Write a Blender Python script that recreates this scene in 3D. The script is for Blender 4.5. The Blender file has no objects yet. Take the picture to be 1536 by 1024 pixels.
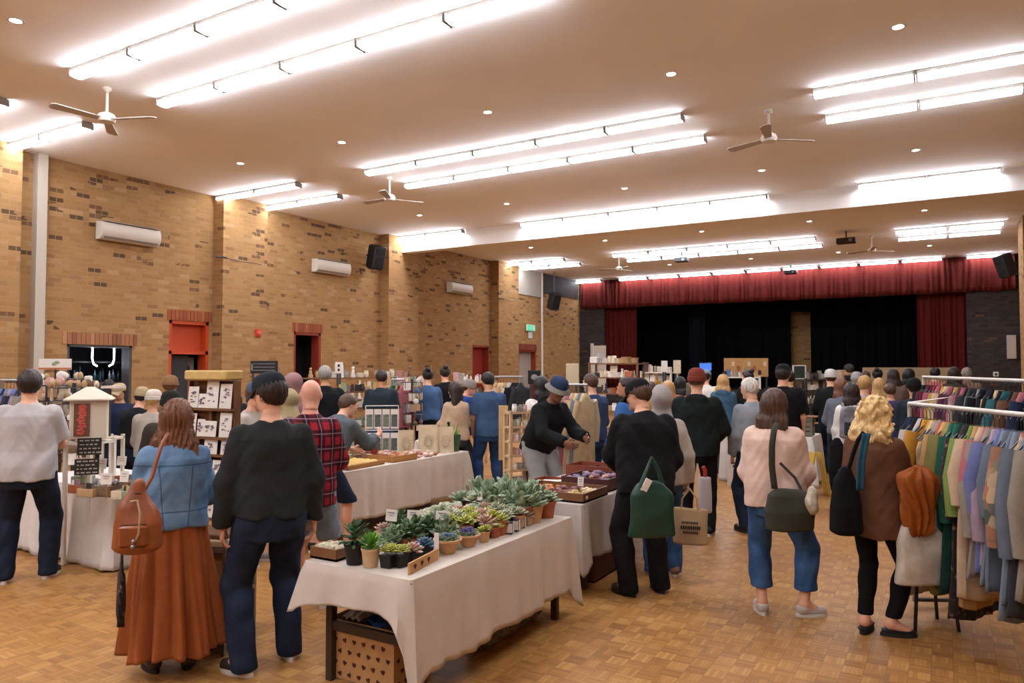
import bpy, math, random
import numpy as np
from mathutils import Vector, Matrix
PI = math.pi
C = bpy.context.scene.collection
RNG = random.Random(7)

# ------------------------------------------------------------------ camera
FPX, YAW, PITCH, EYE = 1109.0, math.radians(30.46), math.atan(40 / 1109.0), 1.8
cam = bpy.data.cameras.new('camera'); camo = bpy.data.objects.new('camera', cam); C.objects.link(camo)
cam.sensor_width = 36; cam.lens = FPX / 1536 * 36; cam.clip_start = .05; cam.clip_end = 200
camo.location = (0, 0, EYE); camo.rotation_euler = (PI / 2 + PITCH, 0, YAW)
bpy.context.scene.camera = camo
CM = camo.rotation_euler.to_matrix()
def ray(px, py):
    return CM @ Vector(((px - 768) / FPX, -(py - 512) / FPX, -1))
def at_z(px, py, z=0.0):
    d = ray(px, py); t = (z - EYE) / d.z
    return Vector((d.x * t, d.y * t, z))
def at_y(px, py, Y):
    d = ray(px, py); t = Y / d.y
    return Vector((d.x * t, Y, EYE + d.z * t))
def at_x(px, py, X):
    d = ray(px, py); t = X / d.x
    return Vector((X, d.y * t, EYE + d.z * t))
def at_d(px, py, D):          # horizontal distance D ahead of the lens
    d = ray(px, py); fw = Vector((-math.sin(YAW), math.cos(YAW), 0)); t = D / d.dot(fw)
    return Vector((d.x * t, d.y * t, EYE + d.z * t))

# ------------------------------------------------------------------ materials
MATS = {}
def srgb(c):
    if isinstance(c, str):
        c = [int(c[i:i + 2], 16) / 255 for i in (0, 2, 4)]
    return tuple((x / 12.92 if x <= .04045 else ((x + .055) / 1.055) ** 2.4) for x in c)
class NT:
    def __init__(s, name):
        s.m = bpy.data.materials.new(name); s.m.use_nodes = True; s.t = s.m.node_tree; s.t.nodes.clear()
        s.out = s.n('ShaderNodeOutputMaterial'); s.b = s.n('ShaderNodeBsdfPrincipled'); s.l(s.b.outputs[0], s.out.inputs[0])
        s.co = None
    def n(s, t, **k):
        x = s.t.nodes.new(t)
        for a, b in k.items(): setattr(x, a, b)
        return x
    def l(s, a, b): s.t.links.new(a, b)
    def inp(s, i, v):
        if hasattr(v, 'is_output'): s.l(v, i)
        else: i.default_value = v
    def obj(s):
        if s.co is None: s.co = s.n('ShaderNodeTexCoord').outputs['Object']
        return s.co
    def geo(s): return s.n('ShaderNodeNewGeometry').outputs['Position']
    def math(s, op, a, b=0.0, c=None):
        x = s.n('ShaderNodeMath', operation=op); s.inp(x.inputs[0], a); s.inp(x.inputs[1], b)
        if c is not None: s.inp(x.inputs[2], c)
        return x.outputs[0]
    def noise(s, scale, detail=2, vec=None, rough=.5):
        x = s.n('ShaderNodeTexNoise'); x.inputs['Scale'].default_value = scale; x.inputs['Detail'].default_value = detail; x.inputs['Roughness'].default_value = rough
        s.l(vec if vec is not None else s.obj(), x.inputs['Vector']); return x.outputs[0]
    def ramp(s, fac, stops, interp='LINEAR'):
        x = s.n('ShaderNodeValToRGB'); r = x.color_ramp; r.interpolation = interp
        while len(r.elements) < len(stops): r.elements.new(.5)
        for e, (p, c) in zip(r.elements, stops):
            e.position = p; e.color = (*srgb(c), 1) if not isinstance(c, (int, float)) else (c, c, c, 1)
        s.inp(x.inputs[0], fac); return x.outputs[0]
    def mix(s, f, a, b, mode='MIX'):
        x = s.n('ShaderNodeMix', data_type='RGBA', blend_type=mode); s.inp(x.inputs[0], f)
        for i, v in ((6, a), (7, b)):
            s.inp(x.inputs[i], (*srgb(v), 1) if isinstance(v, (str, tuple)) and not hasattr(v, 'is_output') else v)
        return x.outputs[2]
    def bump(s, h, strength=.3, dist=.01):
        x = s.n('ShaderNodeBump'); x.inputs['Strength'].default_value = strength; x.inputs['Distance'].default_value = dist
        s.l(h, x.inputs['Height']); s.l(x.outputs[0], s.b.inputs['Normal'])
    def set(s, col=None, rough=.6, metal=0, spec=.5, **k):
        if col is not None: s.inp(s.b.inputs['Base Color'], (*srgb(col), 1) if isinstance(col, (str, tuple)) else col)
        s.inp(s.b.inputs['Roughness'], rough); s.b.inputs['Metallic'].default_value = metal; s.b.inputs['Specular IOR Level'].default_value = spec
        for a, b in k.items(): s.b.inputs[a.replace('_', ' ')].default_value = b
        return s.m
def mat(key, col, rough=.6, metal=0, spec=.4, var=0.0, vs=14, bump=0.0, bs=60, **k):
    """plain procedural material: base colour with a little noise of its own, optional bump"""
    if key in MATS: return MATS[key]
    t = NT(key)
    if var:
        c = srgb(col); f = t.noise(vs, 3)
        lo = tuple(max(0, x * (1 - var)) for x in c); hi = tuple(min(1, x * (1 + var)) for x in c)
        r = t.n('ShaderNodeValToRGB'); r.color_ramp.elements[0].color = (*lo, 1); r.color_ramp.elements[1].color = (*hi, 1)
        r.color_ramp.elements[0].position = .3; r.color_ramp.elements[1].position = .7
        t.l(f, r.inputs[0]); col = r.outputs[0]
    if bump: t.bump(t.noise(bs, 2), bump, .004)
    MATS[key] = t.set(col, rough, metal, spec, **k); return MATS[key]
def cloth(key, col, var=.12, weave=260, rough=.9, dim=None):
    """woven fabric: blotchy dye, fine grain"""
    if key in MATS: return MATS[key]
    t = NT(key)
    if dim is None: dim = min(1.0, .60 + .52 * sum(int(col[i:i + 2], 16) for i in (0, 2, 4)) / 765)
    c = [x * dim for x in srgb(col)]
    f = t.math('ADD', t.math('MULTIPLY', t.noise(9, 3), .6), t.math('MULTIPLY', t.noise(weave, 1), .4))
    r = t.n('ShaderNodeValToRGB'); r.color_ramp.elements[0].position = .35; r.color_ramp.elements[1].position = .65
    r.color_ramp.elements[0].color = (*[x * (1 - var) for x in c], 1); r.color_ramp.elements[1].color = (*[min(1, x * (1 + var)) for x in c], 1)
    t.l(f, r.inputs[0]); t.bump(f, .25, .003)
    MATS[key] = t.set(r.outputs[0], rough, 0, .2); return MATS[key]
def emit(key, col, strength):
    if key in MATS: return MATS[key]
    t = NT(key); t.set(col, .4); t.b.inputs['Emission Color'].default_value = (*srgb(col), 1); t.b.inputs['Emission Strength'].default_value = strength
    MATS[key] = t.m; return t.m

# ------------------------------------------------------------------ mesh builder
class MB:
    def __init__(s): s.v = []; s.f = []; s.mi = []; s.cur = 0
    def add(s, vs, fs, M=None):
        b = len(s.v)
        s.v += [tuple(M @ Vector(p)) for p in vs] if M is not None else [tuple(p) for p in vs]
        s.f += [tuple(b + i for i in f) for f in fs]; s.mi += [s.cur] * len(fs); return s
    def box(s, c, d, rz=0, M=None, taper=1.0):
        x, y, z = d[0] / 2, d[1] / 2, d[2] / 2; k = taper
        vs = [(-x, -y, -z), (x, -y, -z), (x, y, -z), (-x, y, -z), (-x * k, -y * k, z), (x * k, -y * k, z), (x * k, y * k, z), (-x * k, y * k, z)]
        fs = [(3, 2, 1, 0), (4, 5, 6, 7), (0, 1, 5, 4), (1, 2, 6, 5), (2, 3, 7, 6), (3, 0, 4, 7)]
        T = Matrix.Translation(c) @ Matrix.Rotation(rz, 4, 'Z')
        if M is not None: T = Matrix.Translation(c) @ M.to_4x4()
        return s.add(vs, fs, T)
    def bbox(s, c, d, r=.01, rz=0, M=None):
        """box with rounded (chamfered) edges"""
        x, y, z = [q / 2 for q in d]; r = min(r, x * .95, y * .95, z * .95); vs = []
        for sz in (-1, 1):
            for lvl in ((1, 0), (0, 1)) if sz < 0 else ((0, 1), (1, 0)):
                zz = sz * (z if lvl == (1, 0) else z - r); e = r if lvl == (1, 0) else 0
                for sx, sy in ((-1, -1), (1, -1), (1, 1), (-1, 1)):
                    a = (sx * (x - e - (r if e == 0 else r * .4)), sy * (y - e)); b_ = (sx * (x - e), sy * (y - e - (r if e == 0 else r * .4)))
                    for q in ((a, b_) if sx * sy > 0 and False else ((a, b_) if (sx, sy) in ((1, -1), (-1, 1)) else (b_, a))): vs.append((q[0], q[1], zz))
        fs = [tuple(range(7, -1, -1)), tuple(range(24, 32))]
        for k in range(3):
            for i in range(8): fs.append((k * 8 + i, k * 8 + (i + 1) % 8, k * 8 + 8 + (i + 1) % 8, k * 8 + 8 + i))
        T = Matrix.Translation(c) @ (M.to_4x4() if M is not None else Matrix.Rotation(rz, 4, 'Z'))
        return s.add(vs, fs, T)
    def tube(s, pts, r, n=8, cap=True):
        pts = [Vector(p) for p in pts]; rs = r if isinstance(r, (list, tuple)) else [r] * len(pts)
        up = None; vs = []; fs = []
        for i, p in enumerate(pts):
            d = (pts[min(i + 1, len(pts) - 1)] - pts[max(i - 1, 0)]).normalized()
            if up is None: up = Vector((0, 0, 1)) if abs(d.z) < .9 else Vector((1, 0, 0))
            a = d.cross(up).normalized(); b = a.cross(d).normalized(); up = b
            for k in range(n):
                t = 2 * PI * k / n; vs.append(p + (a * math.cos(t) + b * math.sin(t)) * rs[i])
        for i in range(len(pts) - 1):
            for k in range(n):
                fs.append((i * n + k, i * n + (k + 1) % n, (i + 1) * n + (k + 1) % n, (i + 1) * n + k))
        if cap: fs += [tuple(range(n - 1, -1, -1)), tuple(range((len(pts) - 1) * n, len(pts) * n))]
        return s.add(vs, fs)
    def lathe(s, prof, c=(0, 0, 0), n=16, M=None, caps=True, sx=1, sy=1):
        vs = []; fs = []
        for r, z in prof:
            for k in range(n): vs.append((r * math.cos(2 * PI * k / n) * sx, r * math.sin(2 * PI * k / n) * sy, z))
        for i in range(len(prof) - 1):
            for k in range(n): fs.append((i * n + k, i * n + (k + 1) % n, (i + 1) * n + (k + 1) % n, (i + 1) * n + k))
        if caps: fs += [tuple(range(n - 1, -1, -1)), tuple(range((len(prof) - 1) * n, len(prof) * n))]
        T = Matrix.Translation(c)
        if M is not None: T = T @ M.to_4x4()
        return s.add(vs, fs, T)
    def ball(s, c, r, n=10, m=6, M=None):
        r = r if isinstance(r, (list, tuple)) else (r, r, r)
        vs = [(0, 0, -r[2])]; fs = []
        for i in range(1, m):
            a = -PI / 2 + PI * i / m
            for k in range(n): vs.append((r[0] * math.cos(a) * math.cos(2 * PI * k / n), r[1] * math.cos(a) * math.sin(2 * PI * k / n), r[2] * math.sin(a)))
        vs.append((0, 0, r[2])); L = len(vs) - 1
        for k in range(n):
            fs.append((0, 1 + (k + 1) % n, 1 + k)); fs.append((L, 1 + (m - 2) * n + k, 1 + (m - 2) * n + (k + 1) % n))
            for i in range(m - 2): fs.append((1 + i * n + k, 1 + i * n + (k + 1) % n, 1 + (i + 1) * n + (k + 1) % n, 1 + (i + 1) * n + k))
        T = Matrix.Translation(c)
        if M is not None: T = T @ M.to_4x4()
        return s.add(vs, fs, T)
    def surf(s, fn, nu, nv, closed_u=False):
        """grid surface fn(u,v) for u,v in 0..1"""
        vs = [fn(i / (nu if closed_u else nu - 1), j / (nv - 1)) for j in range(nv) for i in range(nu)]; fs = []
        for j in range(nv - 1):
            for i in range(nu if closed_u else nu - 1):
                k = (i + 1) % nu; fs.append((j * nu + i, j * nu + k, (j + 1) * nu + k, (j + 1) * nu + i))
        return s.add(vs, fs)
    def build(s, name, mats, parent=None, smooth=True, solid=0.0):
        me = bpy.data.meshes.new(name); me.from_pydata(s.v, [], s.f)
        for m in (mats if isinstance(mats, (list, tuple)) else [mats]): me.materials.append(m)
        if any(s.mi): me.polygons.foreach_set('material_index', s.mi)
        me.validate()
        if smooth: me.polygons.foreach_set('use_smooth', [True] * len(me.polygons)); me.set_sharp_from_angle(angle=math.radians(38))
        o = bpy.data.objects.new(name, me); C.objects.link(o)
        if parent is not None: o.parent = parent
        if solid:
            md = o.modifiers.new('thickness', 'SOLIDIFY'); md.thickness = solid; md.offset = -1
        return o
def tag(o, label, cat, group=None, kind=None):
    o['label'] = label; o['category'] = cat
    if group: o['group'] = group
    if kind: o['kind'] = kind
    return o
def thing(name, label, cat, loc=(0, 0, 0), rz=0.0, group=None):
    o = bpy.data.objects.new(name, None); o.empty_display_size = .1; C.objects.link(o)
    o.location = loc; o.rotation_euler = (0, 0, rz); return tag(o, label, cat, group)
def single(mb, name, mats, label, cat, loc=(0, 0, 0), rz=0.0, group=None, **k):
    o = mb.build(name, mats, **k); o.location = loc; o.rotation_euler = (0, 0, rz); return tag(o, label, cat, group)
def struct(name, mb, mats, **k):
    o = mb.build(name, mats, **k); o['kind'] = 'structure'; o['label'] = k_label(name); o['category'] = name.split('_')[0]; return o
def k_label(name): return STRUCT_LABELS.get(name, name.replace('_', ' ') + ' of the brick hall')
def dup(root, loc, rz=0.0, label=None, group=None, scale=None):
    r = root.copy(); C.objects.link(r); r.location = loc; r.rotation_euler = (0, 0, rz)
    if scale is not None: r.scale = (scale,) * 3 if isinstance(scale, (int, float)) else scale
    if label: r['label'] = label
    if group: r['group'] = group
    for ch in list(root.children):
        c = ch.copy(); C.objects.link(c); c.parent = r
        for g in list(ch.children):
            d = g.copy(); C.objects.link(d); d.parent = c
    return r
ORD = ['first', 'second', 'third', 'fourth', 'fifth', 'sixth', 'seventh', 'eighth', 'ninth', 'tenth', 'eleventh', 'twelfth', 'thirteenth', 'fourteenth', 'fifteenth', 'sixteenth', 'seventeenth', 'eighteenth', 'nineteenth', 'twentieth', 'twenty-first', 'twenty-second', 'twenty-third', 'twenty-fourth', 'twenty-fifth', 'twenty-sixth', 'twenty-seventh', 'twenty-eighth', 'twenty-ninth', 'thirtieth', 'thirty-first', 'thirty-second', 'thirty-third', 'thirty-fourth']
# ------------------------------------------------------------------ shell of the hall
WX, RX, CH, SY = -13.9, 2.1, 5.6, 29.5      # left wall, right wall, ceiling height, stage wall
STRUCT_LABELS = {
    'floor': 'honey coloured parquet floor of the whole hall', 'ceiling': 'plain off-white hall ceiling carrying rows of battens',
    'wall_left': 'long tan brick wall with projecting piers on the left', 'wall_right': 'tan brick wall at the far right edge',
    'wall_stage': 'dark painted brick wall either side of the stage opening', 'wall_back': 'plain brick wall behind the viewer',
    'trim_1': 'white dropped beam crossing the ceiling', 'door_1': 'orange framed door with solid orange panel above it',
    'door_2': 'open dark doorway in red frame beside the second air conditioner', 'door_3': 'closed red door far along the brick wall',
    'door_4': 'pale grey door under the green exit sign', 'window_1': 'kitchen serving hatch with lit shelves behind',
    'trim_2': 'tall white pipe casing on the brick wall near the left edge', 'trim_3': 'thin white pipe beside the pale panel near the stage',
    'trim_4': 'pale plaster panel above the pale grey door', 'trim_5': 'dark panel high on the wall behind the hanging speaker', 'trim_6': 'white door frame edge beside the stage', 'stage_floor': 'raised stage floor', 'wall_stage_back': 'brick back wall of the dark stage'}
def brick_mat(key, ramp, mortar, dark_up=True, dim=1.0):
    t = NT(key); s = t.n('ShaderNodeSeparateXYZ'); t.l(t.geo(), s.inputs[0])
    u = t.math('ADD', s.outputs[0], s.outputs[1]); v = t.n('ShaderNodeCombineXYZ'); t.l(u, v.inputs[0]); t.l(s.outputs[2], v.inputs[1])
    b = t.n('ShaderNodeTexBrick'); t.l(v.outputs[0], b.inputs['Vector']); b.inputs['Scale'].default_value = 1
    b.inputs['Brick Width'].default_value = .24; b.inputs['Row Height'].default_value = .086; b.inputs['Mortar Size'].default_value = .006; b.inputs['Mortar Smooth'].default_value = .3
    b.inputs['Color1'].default_value = (0, 0, 0, 1); b.inputs['Color2'].default_value = (1, 1, 1, 1); b.inputs['Mortar'].default_value = (.5, .5, .5, 1)
    col = t.ramp(b.outputs[0], ramp)
    # sparse burnt headers, in clusters that grow commoner towards the top courses
    br2 = t.n('ShaderNodeTexWhiteNoise', noise_dimensions='2D')
    row = t.math('FLOOR', t.math('DIVIDE', s.outputs[2], .086)); off = t.math('MULTIPLY', t.math('MODULO', row, 2.0), .12)
    cu = t.math('FLOOR', t.math('DIVIDE', t.math('ADD', u, off), .24)); cv = t.n('ShaderNodeCombineXYZ'); t.l(cu, cv.inputs[0]); t.l(row, cv.inputs[1]); t.l(cv.outputs[0], br2.inputs[0])
    sc = t.n('ShaderNodeMapping'); sc.inputs['Scale'].default_value = (.7, 2.2, 1); t.l(v.outputs[0], sc.inputs[0])
    clump = t.noise(1.3, 2, sc.outputs[0])
    lim = t.math('MULTIPLY', t.math('SUBTRACT', clump, .38), .55)
    if dark_up: lim = t.math('MULTIPLY', lim, t.math('ADD', .3, t.math('POWER', t.math('DIVIDE', s.outputs[2], 5.0), 3.0)))
    isd = t.math('LESS_THAN', br2.outputs[0], lim)
    dk = t.ramp(br2.outputs[1], [(0, '4a3a2c'), (.5, '6b4d38'), (.8, '7d5a40'), (1, '33302e')], 'CONSTANT') if True else None
    col = t.mix(t.math('MULTIPLY', isd, .85), col, dk)
    col = t.mix(b.outputs[1], col, mortar)
    g = t.noise(40, 3, t.geo()); col = t.mix(.25, col, t.ramp(g, [(.3, 'd8d0c8'), (.7, 'ffffff')]), 'MULTIPLY')
    inv = t.math('SUBTRACT', 1.0, b.outputs[1]); t.bump(t.math('ADD', inv, t.math('MULTIPLY', g, .3)), .5, .008)
    MATS[key] = t.set(col, .9, 0, .2); return MATS[key]
M_BRICK = brick_mat('tan_brick', [(0, '96744c'), (.25, 'a07b50'), (.5, 'a88356'), (.75, '9c764c'), (.93, 'b08e64'), (1, '886646')], 'a6855c')
M_DKBRICK = brick_mat('dark_painted_brick', [(0, '3c3838'), (.5, '464140'), (1, '353232')], '3a3636', False)
def parquet():
    t = NT('parquet'); s = t.n('ShaderNodeSeparateXYZ'); t.l(t.geo(), s.inputs[0]); W = .115
    x = t.math('DIVIDE', s.outputs[0], W); y = t.math('DIVIDE', s.outputs[1], W)
    ix = t.math('FLOOR', x); iy = t.math('FLOOR', y); fx = t.math('FRACT', x); fy = t.math('FRACT', y)
    par = t.math('ABSOLUTE', t.math('MODULO', t.math('ADD', ix, iy), 2.0))
    def pick(a, b): return t.math('ADD', t.math('MULTIPLY', a, par), t.math('MULTIPLY', b, t.math('SUBTRACT', 1.0, par)))
    k = t.math('MULTIPLY', pick(fx, fy), 5.0); fi = t.math('FLOOR', k); kf = t.math('FRACT', k)
    c = t.n('ShaderNodeCombineXYZ'); t.l(ix, c.inputs[0]); t.l(iy, c.inputs[1]); t.l(fi, c.inputs[2])
    w = t.n('ShaderNodeTexWhiteNoise', noise_dimensions='3D'); t.l(c.outputs[0], w.inputs[0])
    c2 = t.n('ShaderNodeCombineXYZ'); t.l(ix, c2.inputs[0]); t.l(iy, c2.inputs[1]); w2 = t.n('ShaderNodeTexWhiteNoise', noise_dimensions='3D'); t.l(c2.outputs[0], w2.inputs[0])
    v = t.math('ADD', t.math('MULTIPLY', w.outputs[0], .5), t.math('ADD', t.math('MULTIPLY', w2.outputs[0], .3), t.math('MULTIPLY', par, .2)))
    col = t.ramp(v, [(.05, '94673b'), (.35, 'a3753f'), (.6, 'af7f46'), (.95, 'bb9054')])
    edge = t.math('LESS_THAN', t.math('MINIMUM', kf, t.math('SUBTRACT', 1.0, kf)), .035)
    e2 = t.math('LESS_THAN', t.math('MINIMUM', t.math('MINIMUM', fx, t.math('SUBTRACT', 1.0, fx)), t.math('MINIMUM', fy, t.math('SUBTRACT', 1.0, fy))), .012)
    col = t.mix(t.math('MULTIPLY', t.math('MAXIMUM', edge, e2), .55), col, '5d3a1c')
    big = t.noise(.6, 3, t.geo()); col = t.mix(.6, col, t.ramp(big, [(.3, 'c9b8a4'), (.7, 'ffffff')]), 'MULTIPLY')
    rgh = t.math('ADD', .34, t.math('MULTIPLY', t.noise(3, 4, t.geo()), .22))
    MATS['parquet'] = t.set(col, rgh, 0, .22); return MATS['parquet']
M_FLOOR = parquet()
M_CEIL = mat('ceiling_paint', 'f4f2ef', .85, var=.02, vs=1.2)
M_WHITE = mat('white_paint', 'd8d2c6', .5)
M_BLACKFAB = cloth('black_stage_drape', '050507', .2)
M_RED = cloth('red_velvet', '661a13', .14, 80, .75)
M_DKRED = mat('dark_red_paint', '8a3320', .5); M_ORANGE = mat('orange_paint', 'b8461f', .5, var=.03)
M_BLACKPL = mat('black_plastic', '17171a', .45, bump=.1, bs=300); M_GREYPL = mat('grey_plastic', '6a6a6c', .5)
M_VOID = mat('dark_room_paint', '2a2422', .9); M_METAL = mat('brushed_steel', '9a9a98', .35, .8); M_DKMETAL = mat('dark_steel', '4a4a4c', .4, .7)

b = MB(); b.box((-5.9, 10, -.05), (16.6, 40.6, .1)); struct('floor', b, M_FLOOR, smooth=False)
b = MB(); b.box((-5.9, 10, CH + .06), (16.6, 40.6, .12)); struct('ceiling', b, M_CEIL, smooth=False)
# left wall: boxes round the openings, then the piers
OPEN = [(7.55, 8.8, .95, 2.24), (9.6, 10.56, 0, 2.8), (13.0, 13.92, 0, 2.7), (20.98, 22.05, 0, 2.58), (24.1, 25.5, 0, 2.5)]
b = MB(); y0 = -10.0
for (a, c, z0, z1) in OPEN:
    b.box((WX - .15, (y0 + a) / 2, CH / 2), (.3, a - y0, CH)); b.box((WX - .15, (a + c) / 2, (z1 + CH) / 2), (.3, c - a, CH - z1))
    if z0 > 0: b.box((WX - .15, (a + c) / 2, z0 / 2), (.3, c - a, z0))
    y0 = c
b.box((WX - .15, (y0 + SY) / 2, CH / 2), (.3, SY - y0, CH))
for (a, c) in [(.2, 1.4), (5.3, 6.56), (10.64, 11.86), (16.2, 17.57), (22.15, 23.56)]: b.box((WX + .16, (a + c) / 2, CH / 2), (.34, c - a, CH))
struct('wall_left', b, M_BRICK, smooth=False)
b = MB(); b.box((RX + .15, 10, CH / 2), (.3, 40, CH))
for (a, c) in [(-.5, .8), (5.3, 6.56), (10.64, 11.86), (16.2, 17.57), (22.15, 23.56)]: b.box((RX - .2, (a + c) / 2, CH / 2), (.44, c - a, CH))
struct('wall_right', b, M_BRICK, smooth=False)
b = MB(); b.box((-5.9, -10.1, CH / 2), (16.6, .2, CH)); struct('wall_back', b, M_BRICK, smooth=False)
b = MB(); b.box((-13.4, SY + .1, CH / 2), (1.3, .2, CH)); b.box((1.4, SY + .1, CH / 2), (1.6, .2, CH)); b.box((-6.0, SY + .1, 5.0), (14.6, .2, 1.2)); b.box((-6.0, SY + .1, .46), (13.6, .2, .92))
struct('wall_stage', b, M_DKBRICK, smooth=False)
b = MB(); b.box((-6, SY + 2.5, .88), (15, 4.8, .12)); struct('stage_floor', b, mat('stage_boards', '1c1512', .7), smooth=False)
b = MB(); b.box((-6, SY + 4.6, 2.8), (16, .2, 5.6)); b.box((-14, SY + 2.4, 2.8), (.2, 4.4, 5.6)); b.box((2.2, SY + 2.4, 2.8), (.2, 4.4, 5.6)); struct('wall_stage_back', b, M_BRICK, smooth=False)
b = MB(); b.box((-5.9, 16.95, 5.38), (15.9, .36, .46)); struct('trim_1', b, M_CEIL, smooth=False)
b = MB(); b.box((WX + .08, 6.98, CH / 2), (.16, .17, CH)); struct('trim_2', b, mat('cream_pipe_casing', 'b9b0a0', .5), smooth=False)
b = MB(); b.tube([(WX + .05, 25.9, 0), (WX + .05, 25.9, CH)], .045, 10); struct('trim_3', b, M_WHITE)
b = MB(); b.box((WX + .02, 24.75, 5.1), (.06, 2.25, 1.0)); struct('trim_4', b, mat('pale_plaster', 'a39a90', .8, var=.04, vs=3), smooth=False)
b = MB(); b.box((WX + .02, 27.6, 5.2), (.06, 3.3, .78)); struct('trim_5', b, mat('dark_panel_paint', '2b2522', .7), smooth=False)
b = MB(); b.box((-13.28, SY - .04, 1.45), (.12, .1, 2.85)); b.box((-12.95, SY - .02, 1.4), (.6, .06, 2.75)); struct('trim_6', b, [M_WHITE], smooth=False)
# brick-on-edge soldier courses over the openings
def soldier(name, a, c, z, col2):
    b = MB(); n = round((c - a) / .087)
    for i in range(n):
        b.cur = RNG.choice([0, 0, 1, 2]); b.box((WX - .1, a + (i + .5) * (c - a) / n, z + .115), (.23, (c - a) / n - .012, .225))
    b.cur = 3; b.box((WX - .12, (a + c) / 2, z + .115), (.22, c - a, .23))
    o = b.build(name, [mat('soldier_' + str(i) + col2, x, .85, var=.08, vs=30) for i, x in enumerate(col2.split())] + [mat('mortar', 'c2a684', .9)], smooth=False)
    o['kind'] = 'structure'; o['label'] = 'upright brick course over ' + STRUCT_LABELS[name.replace('lintel', 'x')] if False else 'upright brick course over an opening in the brick wall'; o['category'] = 'lintel'; return o
soldier('lintel_1', 7.45, 8.9, 2.24, '9a6a48 b07e5a 86583c'); soldier('lintel_2', 9.55, 10.62, 2.8, '94512f a5603c 8d4c30')
soldier('lintel_3', 12.95, 13.97, 2.7, '8d4c30 a5603c 94512f'); soldier('lintel_5', 24.05, 25.55, 2.5, '7a3a2a 8a4432 7a3a2a')
# doors set back in their openings
def doorset(n, a, c, z1, leaf, frame, transom=None, open_=False):
    r = bpy.data.objects.new('door_%d' % n, None); C.objects.link(r); r['kind'] = 'structure'; r['label'] = STRUCT_LABELS['door_%d' % n]; r['category'] = 'door'
    f = MB()
    for y in (a + .035, c - .035): f.box((WX - .14, y, z1 / 2), (.26, .07, z1))
    f.box((WX - .14, (a + c) / 2, z1 - .035), (.26, c - a, .07))
    if transom: f.box((WX - .14, (a + c) / 2, 2.13), (.26, c - a, .07))
    f.build('door_frame', frame, r, smooth=False)
    if transom: q = MB(); q.box((WX - .2, (a + c) / 2, (2.13 + z1) / 2), (.05, c - a - .1, z1 - 2.2)); q.build('transom_panel', transom, r, smooth=False)
    if leaf is not None:
        q = MB(); q.box((WX - .22, (a + c) / 2, 1.03), (.045, c - a - .14, 2.06 if transom else 2 * (z1 / 2 - .05) - .04)) if not transom else q.box((WX - .22, (a + c) / 2, 1.04), (.045, c - a - .14, 2.06))
        if not transom: q = MB(); q.box((WX - .22, (a + c) / 2, (z1 - .07) / 2), (.045, c - a - .14, z1 - .08))
        d = q.build('door_leaf', leaf, r, smooth=False)
        h = MB(); h.tube([(WX - .19, a + .16, 1.02), (WX - .13, a + .16, 1.02), (WX - .13, a + .28, 1.02)], .012, 8); h.build('door_handle', M_METAL, d)
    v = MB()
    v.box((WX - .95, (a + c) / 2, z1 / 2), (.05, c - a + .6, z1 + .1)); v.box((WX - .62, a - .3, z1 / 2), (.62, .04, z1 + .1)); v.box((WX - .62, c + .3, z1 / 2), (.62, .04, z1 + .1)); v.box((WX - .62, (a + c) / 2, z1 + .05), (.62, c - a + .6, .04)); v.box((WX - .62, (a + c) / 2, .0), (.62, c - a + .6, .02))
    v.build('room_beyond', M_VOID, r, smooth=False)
    return r
d = doorset(1, 9.6, 10.56, 2.8, None, M_ORANGE, M_ORANGE)
q = MB(); q.box((WX - .22, 9.93, 1.04), (.05, .52, 2.06)); q.build('door_leaf', mat('smoked_glass', '3c4146', .15, 0, .6), d, smooth=False)
q = MB(); q.box((WX - .45, 10.36, 1.04), (.05, .3, 2.0)); q.build('grey_panel', mat('grey_panel_paint', '8d908c', .5), d, smooth=False)
q = MB(); q.tube([(WX - .4, 10.33, .9), (WX - .4, 10.33, 1.85)], .05, 8); q.build('hanging_coat', cloth('maroon_coat', '5f2f34'), d)
doorset(2, 13.0, 13.92, 2.7, None, M_DKRED); doorset(3, 20.98, 22.05, 2.58, mat('red_door', '8f2d1e', .45, var=.05), M_DKRED); doorset(4, 24.1, 25.5, 2.5, mat('pale_grey_door', 'a29a90', .5, var=.03, vs=2), M_DKRED)
# serving hatch with the lit kitchen behind
r = bpy.data.objects.new('window_1', None); C.objects.link(r); r['kind'] = 'structure'; r['label'] = STRUCT_LABELS['window_1']; r['category'] = 'window'
f = MB()
for y in (7.57, 8.78): f.box((WX - .14, y, 1.6), (.26, .05, 1.3))
f.box((WX - .14, 8.175, 2.22), (.26, 1.26, .05)); f.box((WX - .05, 8.175, .965), (.5, 1.3, .05)); f.build('window_frame', mat('hatch_frame_grey', '4c4a48', .5), r, smooth=False)
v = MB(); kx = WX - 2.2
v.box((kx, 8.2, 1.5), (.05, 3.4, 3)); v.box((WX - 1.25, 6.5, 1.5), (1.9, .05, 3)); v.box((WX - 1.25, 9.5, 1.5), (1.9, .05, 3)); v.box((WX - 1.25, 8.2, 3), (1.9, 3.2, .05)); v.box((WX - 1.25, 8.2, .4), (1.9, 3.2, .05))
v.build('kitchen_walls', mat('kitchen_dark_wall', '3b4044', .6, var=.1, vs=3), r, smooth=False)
v = MB()
for z in (1.55, 1.92): v.box((WX - .85, 8.2, z), (.35, 2.2, .03))
v.build('kitchen_shelf', mat('dark_shelf', '1f1c1c', .5), r, smooth=False)
v = MB()
for i in range(30):
    y = 7.3 + i * .06 + RNG.uniform(-.02, .02); h = RNG.uniform(.08, .28); v.cur = RNG.randrange(4)
    v.lathe([(.02, 0), (.025, h * .6), (.01, h * .7), (.01, h)], (WX - .85 + RNG.uniform(-.1, .1), y, 1.565), 6)
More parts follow.
